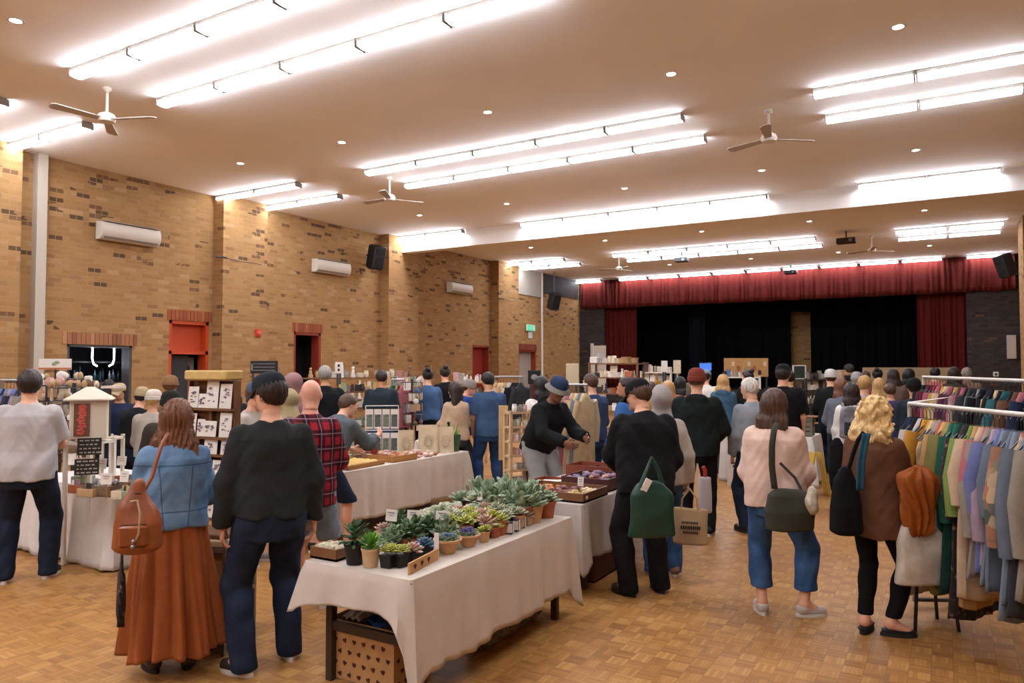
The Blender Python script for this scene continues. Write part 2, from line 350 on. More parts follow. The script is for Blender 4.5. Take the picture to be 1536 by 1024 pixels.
v.build('kitchen_bottles', [mat('bottle_teal', '2f5660', .2), mat('bottle_clear', '8c969a', .15), mat('bottle_dark', '20262c', .2), mat('bottle_green', '3a5a40', .2)], r)
v = MB()
for y, s in ((8.30, 1), (8.74, -1)): v.tube([(WX - .5, y, 2.2), (WX - .5, y, 1.98), (WX - .5, y + .03 * s, 1.88), (WX - .5, y + .1 * s, 1.84)], .014, 8)
v.build('neon_tube', emit('neon_white', 'e6ecff', 14), r)
q = MB(); q.box((WX - .3, 8.2, 1.25), (.04, 1.15, .56)); q.build('roller_counter', mat('grey_counter', '4a4a4e', .6), r, smooth=False)

# ------------------------------------------------------------------ ceiling fittings
M_TUBE = emit('lit_diffuser', 'f1f4ff', 15.0); M_DL = emit('lit_downlight', 'fff0dc', 24.0); M_LFRAME = mat('batten_steel', '8f8880', .5)
def batten():
    r = thing('ceiling_batten', 'x', 'ceiling light')
    h = MB(); h.bbox((0, 0, -.028), (1.21, .160, .056), .01); 
    for s in (-1, 1): h.bbox((s * .602, 0, -.062), (.018, .19, .1), .006)
    h.build('housing', M_LFRAME, r)
    d = MB(); n = 10; prof = [(.077, -.057)] + [(.088 * math.cos(PI * i / 8), -.066 - .05 * math.sin(PI * i / 8) ** .6) for i in range(9)] + [(-.077, -.057)]
    vs = [(x, y, z) for x in (-.592, .592) for (y, z) in prof]; n = len(prof) - 1; fs = [(i, i + 1, n + 2 + i, n + 1 + i) for i in range(n)] + [tuple(range(n, -1, -1)), tuple(range(n + 1, 2 * n + 2))]
    d.add(vs, fs); d.build('diffuser', M_TUBE, r); return r
BAT = batten(); used = False
ROWN = {-6.0: 'row far behind the viewer', -4.8: 'row behind the viewer', -.5: 'row overhead just behind', .7: 'row overhead', 5.2: 'nearest row', 6.4: 'second row', 10.7: 'third row', 11.9: 'fourth row', 16.66: 'row along white beam', 22.8: 'first row past the beam', 24.1: 'second row past the beam', 29.12: 'row above red valance'}
for Y, nm in ROWN.items():
    runs = [(-13.2, 2, 'left run'), (-8.9, 5, 'middle run'), (-.9, 2, 'right run')]
    if Y > 29: runs = [(-13.3, 1, 'left run'), (-11.25, 9, 'middle run'), (1.24, 1, 'right run')]
    for x0, k, rn in runs:
        for i in range(k):
            p = 1.32 if Y > 29 else (1.27 if Y > 20 else 1.24)
            lab = 'lit batten, %s in %s, %s' % (ORD[i] if k > 1 else 'only one', rn, nm)
            loc = (x0 + i * p + (.35 if Y > 20 and x0 > -2 and Y < 29 else 0), Y, CH if Y != 16.66 else CH)
            if not used: BAT.location = loc; BAT['label'] = lab; BAT['group'] = 'fluorescent battens on the ceiling'; used = True
            else: dup(BAT, loc, 0, lab, 'fluorescent battens on the ceiling')
DLT = None
XS = [(-11.22, 'by the brick wall'), (-8.7, 'second from brick wall'), (-5.8, 'middle'), (-3.0, 'fourth from brick wall'), (-.4, 'at the right-hand end')]
YS = [(4.1, 'in the nearest row'), (9.15, 'row before third batten row'), (14.55, 'row before white beam'), (20.25, 'row past white beam'), (26.2, 'row nearest the stage')]
for Y, yn in YS:
    for X, xn in XS:
        if Y < 5 and X > -8: continue
        if DLT is None:
            DLT = thing('downlight', 'x', 'ceiling light'); q = MB(); q.lathe([(.075, 0), (.085, -.004), (.085, -.012), (.06, -.014), (.055, -.002)], n=18, caps=False); q.build('trim_ring', M_WHITE, DLT)
            q = MB(); q.lathe([(.002, -.010), (.054, -.008), (.056, -.003)], n=18, caps=False); q.build('lamp', M_DL, DLT); o = DLT; o.location = (X, Y, CH)
        else: o = dup(DLT, (X, Y, CH))
        o['label'] = 'round lit downlight %s, %s' % (xn, yn); o['group'] = 'round ceiling downlights'
FAN = thing('ceiling_fan', 'x', 'ceiling fan')
q = MB(); q.tube([(0, 0, 0), (0, 0, -.36)], .018, 8); q.build('rod', M_WHITE, FAN)
q = MB(); q.lathe([(.05, 0), (.06, -.03), (.03, -.06)], n=12); q.build('ceiling_cup', M_WHITE, FAN)
q = MB(); q.lathe([(.04, -.34), (.1, -.37), (.12, -.42), (.1, -.47), (.03, -.49)], n=16); q.build('motor', M_WHITE, FAN)
for k in range(3):
    a = 2 * PI * k / 3 + .4; R = Matrix.Rotation(a, 4, 'Z') @ Matrix.Rotation(.2, 4, 'X')
    q = MB(); q.add([(.1, -.05, 0), (.66, -.075, 0), (.7, -.03, 0), (.7, .05, 0), (.66, .075, 0), (.1, .05, 0)] + [(.1, -.05, .012), (.66, -.075, .012), (.7, -.03, .012), (.7, .05, .012), (.66, .075, .012), (.1, .05, .012)],
        [(5, 4, 3, 2, 1, 0), (6, 7, 8, 9, 10, 11)] + [(i, (i + 1) % 6, 6 + (i + 1) % 6, 6 + i) for i in range(6)], Matrix.Translation((0, 0, -.44)) @ R)
    q.build('blade', mat('fan_blade', 'b5aca0', .5), FAN, smooth=False)
for i, (x, y, rz, s) in enumerate([(-9.75, 5.75, 0, 'beside the nearest batten group at the brick wall'), (-9.5, 11.35, .6, 'beyond the pair of batten rows at mid left'), (-2.2, 11.2, .25, 'between middle and right-hand battens, well lit'), (-9.55, 23.4, .9, 'small and far near the left of the stage'), (-1.8, 23.4, .3, 'beside the ceiling projector near the stage')]):
    lab = 'three-bladed white ceiling fan ' + s
    if i == 0: FAN.location = (x, y, CH); FAN['label'] = lab; FAN['group'] = 'ceiling fans'; FAN.rotation_euler.z = rz
    else: dup(FAN, (x, y, CH), rz, lab, 'ceiling fans')
def projector(x, y, lab, s=1.0):
    r = thing('ceiling_projector', lab, 'projector', (x, y, CH)); q = MB(); q.tube([(0, 0, 0), (0, 0, -.2)], .02, 8); q.build('mount_pole', M_DKMETAL, r)
    q = MB(); q.bbox((0, 0, -.27), (.42 * s, .34, .14), .02); bd = q.build('body', mat('projector_grey', '3a3838', .5), r)
    q = MB(); q.lathe([(.05, 0), (.05, .03), (.035, .03), (.03, .01)], (.1 * s, -.17, -.27), 12, Matrix.Rotation(PI / 2, 3, 'X')); q.build('lens', mat('lens_glass', '9aa0b0', .1), bd)
projector(-2.35, 22.3, 'black projector hung from the ceiling beside the far fan', 1.2); projector(-7.4, 23.5, 'small dark projector hung below the middle batten rows'); projector(-4.9, 28.6, 'small dark projector hanging in front of the red valance')
# ------------------------------------------------------------------ wall fittings
def aircon(y, lab):
    r = thing('air_conditioner', lab, 'air conditioner', (WX + .02, y, 4.25), 0, 'wall air conditioners')
    q = MB(); prof = [(0, 0), (.14, 0), (.22, .08), (.235, .2), (.2, .32), (0, .34)]; n = len(prof)
    vs = [(x, yy, z) for yy in (-.6, .6) for x, z in prof]; q.add(vs, [(i, n + i, n + (i + 1) % n, (i + 1) % n) for i in range(n)] + [tuple(range(n)), tuple(range(2 * n - 1, n - 1, -1))]); q.build('casing', mat('aircon_white', 'c9c0b2', .45), r)
    q = MB(); q.box((.185, 0, .035), (.01, 1.1, .05), M=Matrix.Rotation(.75, 3, 'Y')); q.build('louvre', mat('louvre_grey', '8d857b', .5), r, smooth=False)
    q = MB(); q.box((.16, 0, .338), (.16, 1.12, .012)); q.build('intake_grille', mat('louvre_grey', '8d857b'), r, smooth=False)
aircon(8.62, 'white wall air conditioner high above the serving hatch'); aircon(14.15, 'white wall air conditioner beside the wall speaker above open dark doorway'); aircon(20.04, 'white wall air conditioner farthest along the brick wall')
def speaker(p, rz, lab, tilt=.25, hang=0.0):
    r = thing('wall_speaker', lab, 'speaker', p, rz, 'black wall speakers')
    R = Matrix.Rotation(tilt, 3, 'X'); q = MB(); q.bbox((0, 0, 0), (.4, .36, .66), .04, M=R); q.build('cabinet', M_BLACKPL, r)
    q = MB(); q.lathe([(.15, 0), (.13, -.02), (.05, -.03), (.02, 0)], R @ Vector((0, -.185, -.12)), 20, R @ Matrix.Rotation(PI / 2, 3, 'X')); q.build('woofer', mat('speaker_cone', '0c0c0d', .7), r)
    q = MB(); q.bbox(R @ Vector((0, -.185, .18)), (.24, .02, .16), .02, M=R); q.build('horn', mat('speaker_cone', '0c0c0d', .7), r)
    q = MB(); q.tube([(0, .1, .1), (0, .42, .1)], .025, 8)
    if hang: q.tube([(0, .0, .3), (0, 0, hang)], .02, 8)
    q.build('bracket', M_DKMETAL, r)
speaker((WX + .42, 15.55, 4.85), PI / 2 - .2, 'black speaker high on the brick wall beside the beam'); speaker((-13.15, 25.6, 4.4), PI / 2 - .5, 'black speaker hanging by a pole near the stage on the left', .35, 1.18)
speaker((RX - .42, 15.0, 5.0), -PI / 2 + .3, 'black speaker at the right edge under the beam end'); speaker((1.5, 25.5, 4.75), -PI / 2 + .6, 'black speaker at the right end of red valance', .35)
q = MB(); q.bbox((0, 0, 0), (.05, .16, .18), .015); q.cur = 1; q.lathe([(.05, 0), (.05, .03), (.03, .04)], (.025, 0, 0), 12, Matrix.Rotation(PI / 2, 3, 'Y')); single(q, 'fire_alarm', [mat('alarm_red', 'c0392b', .4), mat('alarm_red_light', 'd8604c', .4)], 'small red fire alarm box on the second brick pier', 'alarm', (WX + .345, 11.6, 2.6))
r = thing('exit_sign', 'green running-man exit sign above the pale grey door', 'sign', (WX + .06, 24.95, 3.35)); q = MB(); q.bbox((0, 0, 0), (.06, .66, .24), .01); q.build('sign_box', mat('sign_white', 'd5dcd4', .5), r)
q = MB(); q.box((.033, 0, 0), (.004, .6, .2)); q.build('sign_face', emit('sign_green', '2f8f6c', .9), r, smooth=False)
q = MB(); X = .037
q.ball((X, -.02, .065), (.004, .022, .022)); q.tube([(X, 0, .04), (X, .03, -.01)], .016, 6); q.tube([(X, .03, -.01), (X, -.02, -.05), (X, -.05, -.08)], .009, 6); q.tube([(X, .03, -.01), (X, .07, -.04), (X, .1, -.03)], .009, 6); q.tube([(X, 0, .035), (X, -.06, .01)], .008, 6); q.tube([(X, .01, .035), (X, .07, .05)], .008, 6); q.box((X, .2, 0), (.004, .1, .15)); q.box((X, -.15, 0), (.004, .14, .02))
q.build('running_man', mat('sign_white', 'd5dcd4', .5), r)
q = MB(); q.bbox((0, 0, 0), (.03, .3, .26), .01); single(q, 'notice_board', mat('notice_white', 'c4ccd0', .6), 'small pale notice just under the exit sign', 'sign', (WX + .02, 25.0, 3.08))
q = MB(); q.tube([(0, -.25, 0), (.03, -.1, .015), (.05, 0, 0)], .02, 6); q.tube([(.05, 0, 0), (.08, .35, -.04), (.05, .7, -.02), (.03, .95, -.03)], .008, 6); single(q, 'wall_cable', M_BLACKPL, 'black cable strapped round the second brick pier', 'cable', (WX + .34, 10.7, 4.2))
q = MB(); q.tube([(0, -.25, 0), (.03, -.1, .015), (.05, 0, 0)], .02, 6); q.tube([(.05, 0, 0), (.08, .35, -.04), (.05, .8, -.02)], .008, 6); single(q, 'wall_cable', M_BLACKPL, 'black cable on the last brick pier before the stage', 'cable', (WX + .34, 22.4, 4.25))
q = MB(); q.bbox((0, 0, 0), (.26, .12, .78), .01); single(q, 'fuse_box', mat('fuse_box_white', 'b9b3aa', .5), 'white metal fuse box on the dark wall right of stage', 'fuse box', (1.85, SY - .06, 2.5))
q = MB(); q.bbox((0, 0, 0), (.16, .06, .16), .02); q.cur = 1; q.ball((0, -.04, 0), .04); single(q, 'wall_socket', [M_WHITE, M_DKMETAL], 'small white socket low on dark wall right of stage', 'socket', (1.4, SY - .03, 1.6))
# ------------------------------------------------------------------ stage drapes
def drape(name, x0, x1, z0, z1, y, m, lab, pitch=.16, amp=.05, seed=1, parent=None):
    rr = random.Random(seed); n = int((x1 - x0) / .02); ph = [rr.uniform(0, 6.3) for _ in range(4)]
    def f(u, v):
        x = x0 + (x1 - x0) * u; w = 2 * PI * x / pitch + 1.6 * math.sin(2 * PI * x / 1.1 + ph[0]) + .9 * math.sin(2 * PI * x / .53 + ph[1])
        d = amp * (.35 + .65 * (1 - v)) * (math.sin(w) + .45 * math.sin(w * .5 + ph[2])); return (x, y + d, z0 + (z1 - z0) * v + .02 * math.sin(2 * PI * x / .9 + ph[3]) * (1 - v))
    q = MB(); q.surf(f, n, 8); o = q.build(name, m, parent, solid=.006); 
    if lab: tag(o, lab, 'curtain')
    return o
drape('stage_valance', -13.75, 2.0, 4.38, 5.56, 29.32, M_RED, 'long pleated red velvet valance across the stage top', .2, .045)
drape('stage_curtain', -12.95, -11.4, .95, 4.6, 29.9, M_RED, 'red stage curtain drawn to the left side', .17, .06, 2)
drape('stage_curtain', -.88, .75, .95, 4.6, 29.9, M_RED, 'red stage curtain drawn to the right side', .17, .06, 3)
drape('black_backdrop', -13.7, -5.75, .95, 5.5, 33.4, M_BLACKFAB, 'black drape across the left of stage rear', .3, .06, 4)
drape('black_backdrop', -4.95, 1.95, .95, 5.5, 33.4, M_BLACKFAB, 'black drape across the right of stage rear', .3, .06, 5)
drape('black_border', -13.7, 1.95, 4.14, 5.5, 32.6, M_BLACKFAB, 'black border cloth hung across the stage top', .3, .05, 6)
drape('black_wing_drape', -9.6, -8.9, .95, 4.6, 31.5, cloth('navy_drape', '0d0f1c'), 'dark navy wing drape left of centre stage', .2, .05, 8)
# ------------------------------------------------------------------ people: implicit surfaces meshed with surface nets
def smin(a, b, k):
    h = np.clip(.5 + .5 * (b - a) / k, 0, 1); return b + (a - b) * h - k * h * (1 - h)
def smax(a, b, k): return -smin(-a, -b, k)
def V(*a): return np.array(a, dtype=np.float32)
def rc(P, a, b, ra, rb):
    a = np.asarray(a, np.float32); ba = np.asarray(b, np.float32) - a; pa = P - a
    t = np.clip(pa @ ba / max(1e-9, float(ba @ ba)), 0, 1); return np.linalg.norm(pa - t[:, None] * ba, axis=1) - (ra + (rb - ra) * t)
def ell(P, c, r, R=None):
    q = P - np.asarray(c, np.float32)
    if R is not None: q = q @ R
    r = np.asarray(r, np.float32); k0 = np.linalg.norm(q / r, axis=1); k1 = np.linalg.norm(q / (r * r), axis=1); return k0 * (k0 - 1) / np.maximum(k1, 1e-6)
def loft(P, zs, ws, ds, ys=None, e=2.3, k=.02):
    z = P[:, 2]; w = np.interp(z, zs, ws); d = np.interp(z, zs, ds); y = P[:, 1] - (np.interp(z, zs, ys) if ys is not None else 0)
    q = (np.abs(P[:, 0] / w) ** e + np.abs(y / d) ** e) ** (1 / e); m = (q - 1) * np.minimum(w, d)
    return smax(m, np.maximum(zs[0] - z, z - zs[-1]), k)
def nets(fn, lo, hi, h):
    lo = np.asarray(lo, np.float32); n = np.maximum(4, np.ceil((np.asarray(hi) - lo) / h).astype(int) + 1)
    ax = [lo[i] + h * np.arange(n[i], dtype=np.float32) for i in range(3)]
    G = np.stack(np.meshgrid(*ax, indexing='ij'), -1); F = fn(G.reshape(-1, 3)).reshape(n).astype(np.float32)
    F[0], F[-1], F[:, 0], F[:, -1], F[:, :, 0], F[:, :, -1] = (np.maximum(x, 1e-4) for x in (F[0], F[-1], F[:, 0], F[:, -1], F[:, :, 0], F[:, :, -1]))
    S = F < 0; m = n - 1; acc = np.zeros((*m, 3), np.float32); cnt = np.zeros(m, np.float32)
    for a in range(3):
        b_, c_ = [i for i in range(3) if i != a]
        s0 = [slice(None)] * 3; s1 = [slice(None)] * 3; s0[a] = slice(0, -1); s1[a] = slice(1, None)
        f0 = F[tuple(s0)]; f1 = F[tuple(s1)]; x = (f0 < 0) != (f1 < 0); t = np.where(x, f0 / np.where(x, f0 - f1, 1), 0)
        p = np.stack(np.meshgrid(*[np.arange(k, dtype=np.float32) for k in x.shape], indexing='ij'), -1); p[..., a] += t
        for i in (0, 1):
            for j in (0, 1):
                e = [slice(None)] * 3; e[b_] = slice(i, i + m[b_]); e[c_] = slice(j, j + m[c_]); e = tuple(e)
                acc += np.where(x[e][..., None], p[e], 0); cnt += x[e]
    act = cnt > 0; idx = np.full(m, -1, np.int64); idx[act] = np.arange(act.sum()); vs = lo + h * (acc[act] / cnt[act][:, None]); fs = []
    for a in range(3):
        b_, c_ = (a + 1) % 3, (a + 2) % 3
        s0 = [slice(1, -1)] * 3; s1 = [slice(1, -1)] * 3; s0[a] = slice(0, -1); s1[a] = slice(1, None)
        A = S[tuple(s0)]; B_ = S[tuple(s1)]; I = np.argwhere(A != B_)
        if not len(I): continue
        flip = A[tuple(I.T)]; o = I.copy(); o[:, b_] += 1; o[:, c_] += 1
        def at(db, dc): q = o.copy(); q[:, b_] -= db; q[:, c_] -= dc; return idx[tuple(q.T)]
        q = np.stack([at(1, 1), at(0, 1), at(0, 0), at(1, 0)], 1); q[~flip] = q[~flip][:, ::-1]; fs.append(q)
    return vs, (np.concatenate(fs) if fs else np.zeros((0, 4), int))
def addnet(mb, fn, lo, hi, h):
    v, f = nets(fn, lo, hi, h); b = len(mb.v); mb.v += [tuple(p) for p in v.tolist()]; mb.f += [tuple(b + i for i in q) for q in f.tolist()]; mb.mi += [mb.cur] * len(f); return mb
def rx(a): c, s = math.cos(a), math.sin(a); return np.array([[1, 0, 0], [0, c, -s], [0, s, c]], np.float32)
def rz_(a): c, s = math.cos(a), math.sin(a); return np.array([[c, -s, 0], [s, c, 0], [0, 0, 1]], np.float32)
def ry(a): c, s = math.cos(a), math.sin(a); return np.array([[c, 0, s], [0, 1, 0], [-s, 0, c]], np.float32)
SKIN = {'fair': 'd3a184', 'pink': 'd49c82', 'tan': 'b5805c', 'olive': 'bd8e6a', 'brown': '7a5038'}
def skin_mat(k): return mat('skin_' + k, SKIN[k], .5, 0, .4, var=.06, vs=20, Subsurface_Weight=.0)
HAIRC = {'black': '14110f', 'dark': '2a1d16', 'brown': '4a3122', 'auburn': '6a4228', 'fair': 'b08a54', 'blonde': 'cfae74', 'grey': '8d8880', 'white': 'c5beb2', 'ginger': '94522c'}
def hair_mat(k):
    key = 'hair_' + k
    if key in MATS: return MATS[key]
    t = NT(key); c = srgb(HAIRC[k]); mp = t.n('ShaderNodeMapping'); mp.inputs['Scale'].default_value = (90, 90, 7); t.l(t.obj(), mp.inputs[0]); f = t.noise(1, 3, mp.outputs[0])
    r = t.n('ShaderNodeValToRGB'); r.color_ramp.elements[0].position = .3; r.color_ramp.elements[1].position = .7
    r.color_ramp.elements[0].color = (*[x * .6 for x in c], 1); r.color_ramp.elements[1].color = (*[min(1, x * 1.35) for x in c], 1); t.l(f, r.inputs[0]); t.bump(f, .5, .006)
    MATS[key] = t.set(r.outputs[0], .5, 0, .4); return MATS[key]
M_EYE = mat('eye_white', 'd8d2ca', .3); M_IRIS = mat('iris_dark', '2a2019', .2); M_LIP = mat('lip', 'a4604f', .5)
M_SOLE_W = mat('sole_white', 'c8c2b8', .7); M_SOLE_B = mat('sole_black', '1b1a1a', .7)
def ik(a, b, l1, l2, pole):
    a = np.asarray(a, float); b = np.asarray(b, float); d = b - a; L = min(np.linalg.norm(d), (l1 + l2) * .999); u = d / np.linalg.norm(d)
    x = (l1 * l1 - l2 * l2 + L * L) / (2 * L); h = math.sqrt(max(0, l1 * l1 - x * x)); p = np.asarray(pole, float); p = p - u * (p @ u); p /= np.linalg.norm(p); return a + u * x + p * h
DEF_ARM = (4, 10, 18, 4)
PEOPLE = {}
def person(key, label, loc, face, H=1.7, B=1.0, fem=False, lean=0, twist=0, head=(0, 0, 0), L=DEF_ARM, R=DEF_ARM, legs=((-.11, 0, 8), (.11, 0, -8)), skin='fair', top=None, bottom=None, shoes=('black', '1d1c1e', 'B'), hair=('short', 'dark'), hat=None, res=.012, group=None, low=True, extra=None):
    """face: degrees, 0 = back to the viewer, + turns to the viewer's left.  top/bottom: dicts."""
    x, y = loc[0], loc[1]; rzw = math.atan2(-x, y) + math.radians(face)
    root = thing('person', label, 'person', (x, y, 0), rzw, group); s = H / 1.735; ln = math.radians(lean); tw = math.radians(twist)
    hip = np.array([0, -.22 * math.sin(ln), .93 * s - .05 * math.sin(ln) ** 2]); Rt = rz_(tw) @ rx(-ln)
    T = lambda p: hip + Rt @ (np.asarray(p, float) * s)
    sw = (.140 if fem else .160) * B
    J = {'hip': hip, 'Rt': Rt, 's': s, 'rz': rzw, 'root': root}
    # arms
    for side, A, nm in ((-1, L, 'L'), (1, R, 'R')):
        sh = T((side * sw, -.008, .443)); p, o, bd, iw = [math.radians(q) for q in A[:4]]
        u = np.array([side * math.sin(o), math.sin(p) * math.cos(o), -math.cos(p) * math.cos(o)]); f = np.array([-side * math.sin(iw), math.sin(p + bd) * math.cos(iw), -math.cos(p + bd) * math.cos(iw)])
        Rz = rz_(tw); u = Rz @ u; f = Rz @ f; el = sh + u * .285 * s; wr = el + f * .25 * s
        t = Rz @ np.array([0, math.cos(p + bd), math.sin(p + bd)]); nrm = np.array([-side, 0, 0.]) ; nrm = Rz @ nrm; nrm = nrm - f * (nrm @ f); nrm /= np.linalg.norm(nrm); t = np.cross(nrm, f); t *= 1 if t @ (Rz @ np.array([0, math.cos(p + bd), math.sin(p + bd)])) > 0 else -1
        J[nm] = dict(sh=sh, el=el, wr=wr, f=f, t=t, n=nrm, hand=wr + f * .09 * s)
    # legs
    for side, (fx, fy, yaw), nm in ((-1, legs[0], 'l'), (1, legs[1], 'r')):
        hj = hip + np.array([side * .09 * s * B, 0, -.03 * s]); an = np.array([fx * s, fy * s, .085 * s]); fw = rz_(math.radians(yaw)) @ np.array([0, 1., 0])
        J[nm] = dict(hj=hj, kn=ik(hj, an, .43 * s, .43 * s, fw * .8 + np.array([0, .3, 0])), an=an, fw=fw)
    # head frame
    nb = T((0, -.012, .535)); hp, hy, hr = [math.radians(q) for q in head]; Rh = Rt @ rz_(hy) @ rx(-hp + ln * .45) @ ry(hr)
    hc = nb + Rt @ np.array([0, .012, .038]) * s + Rh @ np.array([0, .02, .112]) * s
    toH = lambda P: ((P - hc.astype(np.float32)) @ Rh.astype(np.float32)) / s
    toT = lambda P: ((P - hip.astype(np.float32)) @ Rt.astype(np.float32)) / s
    J['hc'] = hc; J['Rh'] = Rh; J['nb'] = nb
    wz = [-.14, -.06, .02, .14, .24, .36, .43, .485, .53]
    ww = [x * B for x in ([.13, .178, .172, .135, .14, .152, .145, .098, .056] if fem else [.13, .165, .162, .152, .16, .176, .168, .112, .062])]
    wd = [x * (.5 + .5 * B) for x in ([.10, .125, .118, .095, .105, .118, .098, .075, .05] if fem else [.10, .118, .112, .105, .115, .122, .105, .08, .055])]
    wy = [-.01, -.018, -.012, 0, .004, .0, -.008, -.012, -.014]
    ar = .046 if not fem else .039; ar *= (.6 + .4 * B)
    body = MB(); sk = skin_mat(skin)
    def f_body(P):
        d = loft(toT(P), wz, ww, wd, wy) * s
        d = smin(d, rc(P, nb - Rt @ V(0, 0, .06) * s, hc + Rh @ V(0, -.015, -.06) * s, .062 * s, .054 * s), .04)
        for a in ('L', 'R'):
            j = J[a]; d = smin(d, rc(P, j['sh'], j['el'], ar * 1.15 * s, ar * .85 * s), .05); d = smin(d, rc(P, j['el'], j['wr'], ar * .88 * s, ar * .62 * s), .02)
            pc = j['wr'] + j['f'] * .048 * s; Rm = np.stack([j['t'], j['n'], j['f']], 1).astype(np.float32); d = smin(d, ell(P, pc, V(.043, .017, .055) * s, Rm), .015)
        for a in ('l', 'r'):
            j = J[a]; d = smin(d, rc(P, j['hj'], j['kn'], .083 * s * B, .055 * s), .03); d = smin(d, rc(P, j['kn'], j['an'], .053 * s, .037 * s), .02)
            cf = j['kn'] * .68 + j['an'] * .32 - j['fw'] * .018 * s; d = smin(d, ell(P, cf, V(.05, .055, .11) * s), .03)
            d = smin(d, rc(P, j['an'], j['an'] + j['fw'] * .12 * s - V(0, 0, .045) * s, .04 * s, .032 * s), .02)
        return d
    ex = .35 * s
    pts = np.array([J[a][b] for a in ('L', 'R') for b in ('sh', 'el', 'wr', 'hand')] + [J[a][b] for a in ('l', 'r') for b in ('hj', 'kn', 'an')] + [hip, nb, T((sw, 0, .3)), T((-sw, 0, .3))])
    lo = pts.min(0) - .16; hi = pts.max(0) + .16; lo[2] = .0
    if low or (bottom and bottom.get('kind') in ('shorts', 'skirt')): addnet(body, f_body, lo, hi, res)
    else: addnet(body, f_body, [lo[0], lo[1], .6 * s], hi, res)
    # head on a finer grid
    hres = min(res, .011) if res < .02 else res * .8
    def f_head(P):
        q = toH(P); d = ell(q, V(0, -.006, .022), V(.076, .096, .098)); d = smin(d, ell(q, V(0, .022, -.055), V(.056, .068, .062)), .035)
        d = smin(d, rc(q, V(0, .078, .022), V(0, .104, -.022), .010, .0145), .014)                        # nose
        d = smin(d, ell(q, V(0, .083, -.086), V(.026, .02, .02)), .02)                                      # chin
        d = smin(d, ell(q, V(0, .08, .038), V(.05, .014, .01)), .016)                                       # brow
        for e in (-1, 1):
            d = smax(d, -ell(q, V(e * .033, .098, .014), V(.019, .016, .012)), .012)
            d = smin(d, ell(q, V(e * .036, .074, -.018), V(.022, .018, .018)), .02)
            d = smin(d, ell(q, V(e * .078, -.012, -.004), V(.010, .019, .032)), .008)
        d = smin(d, rc(q, V(0, -.012, -.05), V(0, -.03, -.16), .054, .056), .03); d = smax(d, -(q[:, 2] + .125), .01)
        d = smin(d, ell(q, V(0, .092, -.052), V(.024, .009, .006)), .006)
        return d * s
    addnet(body, f_head, hc - .17 * s, hc + .15 * s, hres)
    Mh = Matrix.Translation(hc) @ Matrix([list(map(float, r)) for r in Rh]).to_4x4() @ Matrix.Scale(s, 4)
    if res < .02:
        for e in (-1, 1):
            body.cur = 1; b0 = MB(); b0.ball((e * .033, .079, .014), .0125, 8, 6); body.add(b0.v, b0.f, Mh)
            body.cur = 2; b0 = MB(); b0.ball((e * .033, .0885, .013), (.0055, .004, .0055), 8, 4); body.add(b0.v, b0.f, Mh)
            body.cur = 4; b0 = MB(); b0.tube([(e * .016, .094, .034), (e * .034, .094, .040), (e * .05, .082, .034)], [.003, .0045, .002], 5); body.add(b0.v, b0.f, Mh)
        body.cur = 3; b0 = MB(); b0.tube([(-.024, .088, -.053), (0, .1, -.051), (.024, .088, -.053)], [.002, .0055, .002], 6); body.add(b0.v, b0.f, Mh)
    # fingers: four of unequal length plus a thumb, each bent twice
    body.cur = 0; curl = {'L': L[4] if len(L) > 4 else .45, 'R': R[4] if len(R) > 4 else .45}
    for a in ('L', 'R'):
        j = J[a]; k0 = curl[a]
        for i, (off, ln_, rr) in enumerate(((.030, .072, .0088), (.010, .08, .009), (-.011, .074, .0087), (-.031, .058, .0076))):
            p = j['wr'] + j['f'] * .082 * s + j['t'] * off * s; seg = [p - j['f'] * .02 * s]; ang = 0.0
            for q, (fr, bend) in enumerate(((.42, .7), (.32, 1.0), (.26, .8))):
                ang += k0 * bend * (1 + .12 * i); p_ = seg[-1] + (j['f'] * math.cos(ang) + j['n'] * math.sin(ang)) * (ln_ * fr + (.02 if q == 0 else 0)) * s; seg.append(p_)
            body.tube([Vector(q) for q in seg], [rr * s * 1.05, rr * s, rr * .92 * s, rr * .7 * s], 6)
        b0 = j['wr'] + j['f'] * .025 * s + j['t'] * .024 * s; m1 = b0 + (j['f'] * .55 + j['t'] * .7 + j['n'] * .3) * .042 * s; m2 = m1 + (j['f'] * .85 + j['t'] * .15 + j['n'] * .35) * .03 * s; m3 = m2 + (j['f'] * .8 - j['t'] * .1 + j['n'] * .5) * .024 * s
        body.tube([Vector(q) for q in (b0, m1, m2, m3)], [.014 * s, .0115 * s, .0098 * s, .0075 * s], 6)
    body.build('body', [sk, M_EYE, M_IRIS, M_LIP, hair_mat(hair[1])], root)
    rr = random.Random(hash(key) % 1000 if False else sum(map(ord, key))); ph = [rr.uniform(0, 6.28) for _ in range(6)]
    # ---------------- top
    tp = dict(ease=.018, sleeve=1.0, hem=-.03, drop=.4, fold=.005, hood=False, collar=False, rib=True, high=.512); tp.update(top or {}); t = tp['ease']
    zz = [tp['hem'], .02, .14, .24, .36, .43, .487, tp['high'] + .028]; zz[1] = max(.02, zz[0] + .02) if zz[0] < .12 else zz[0] + .01
    bw = [np.interp(z, wz, ww) for z in zz]; bd_ = [np.interp(z, wz, wd) for z in zz]; by = [np.interp(z, wz, wy) for z in zz]; dr = tp['drop']; cw = max(ww[5], ww[1] * .98); cdp = max(wd[5], wd[1])
    for i in range(4): bw[i] = max(bw[i], bw[i] * (1 - dr) + cw * dr); bd_[i] = max(bd_[i], bd_[i] * (1 - dr) + cdp * dr)
    if tp.get('belly'): bd_[1] += tp['belly']; bd_[2] += tp['belly']; bd_[3] += tp['belly'] * .6; by = [b + (tp['belly'] * .6 if i in (1, 2, 3) else 0) for i, b in enumerate(by)]
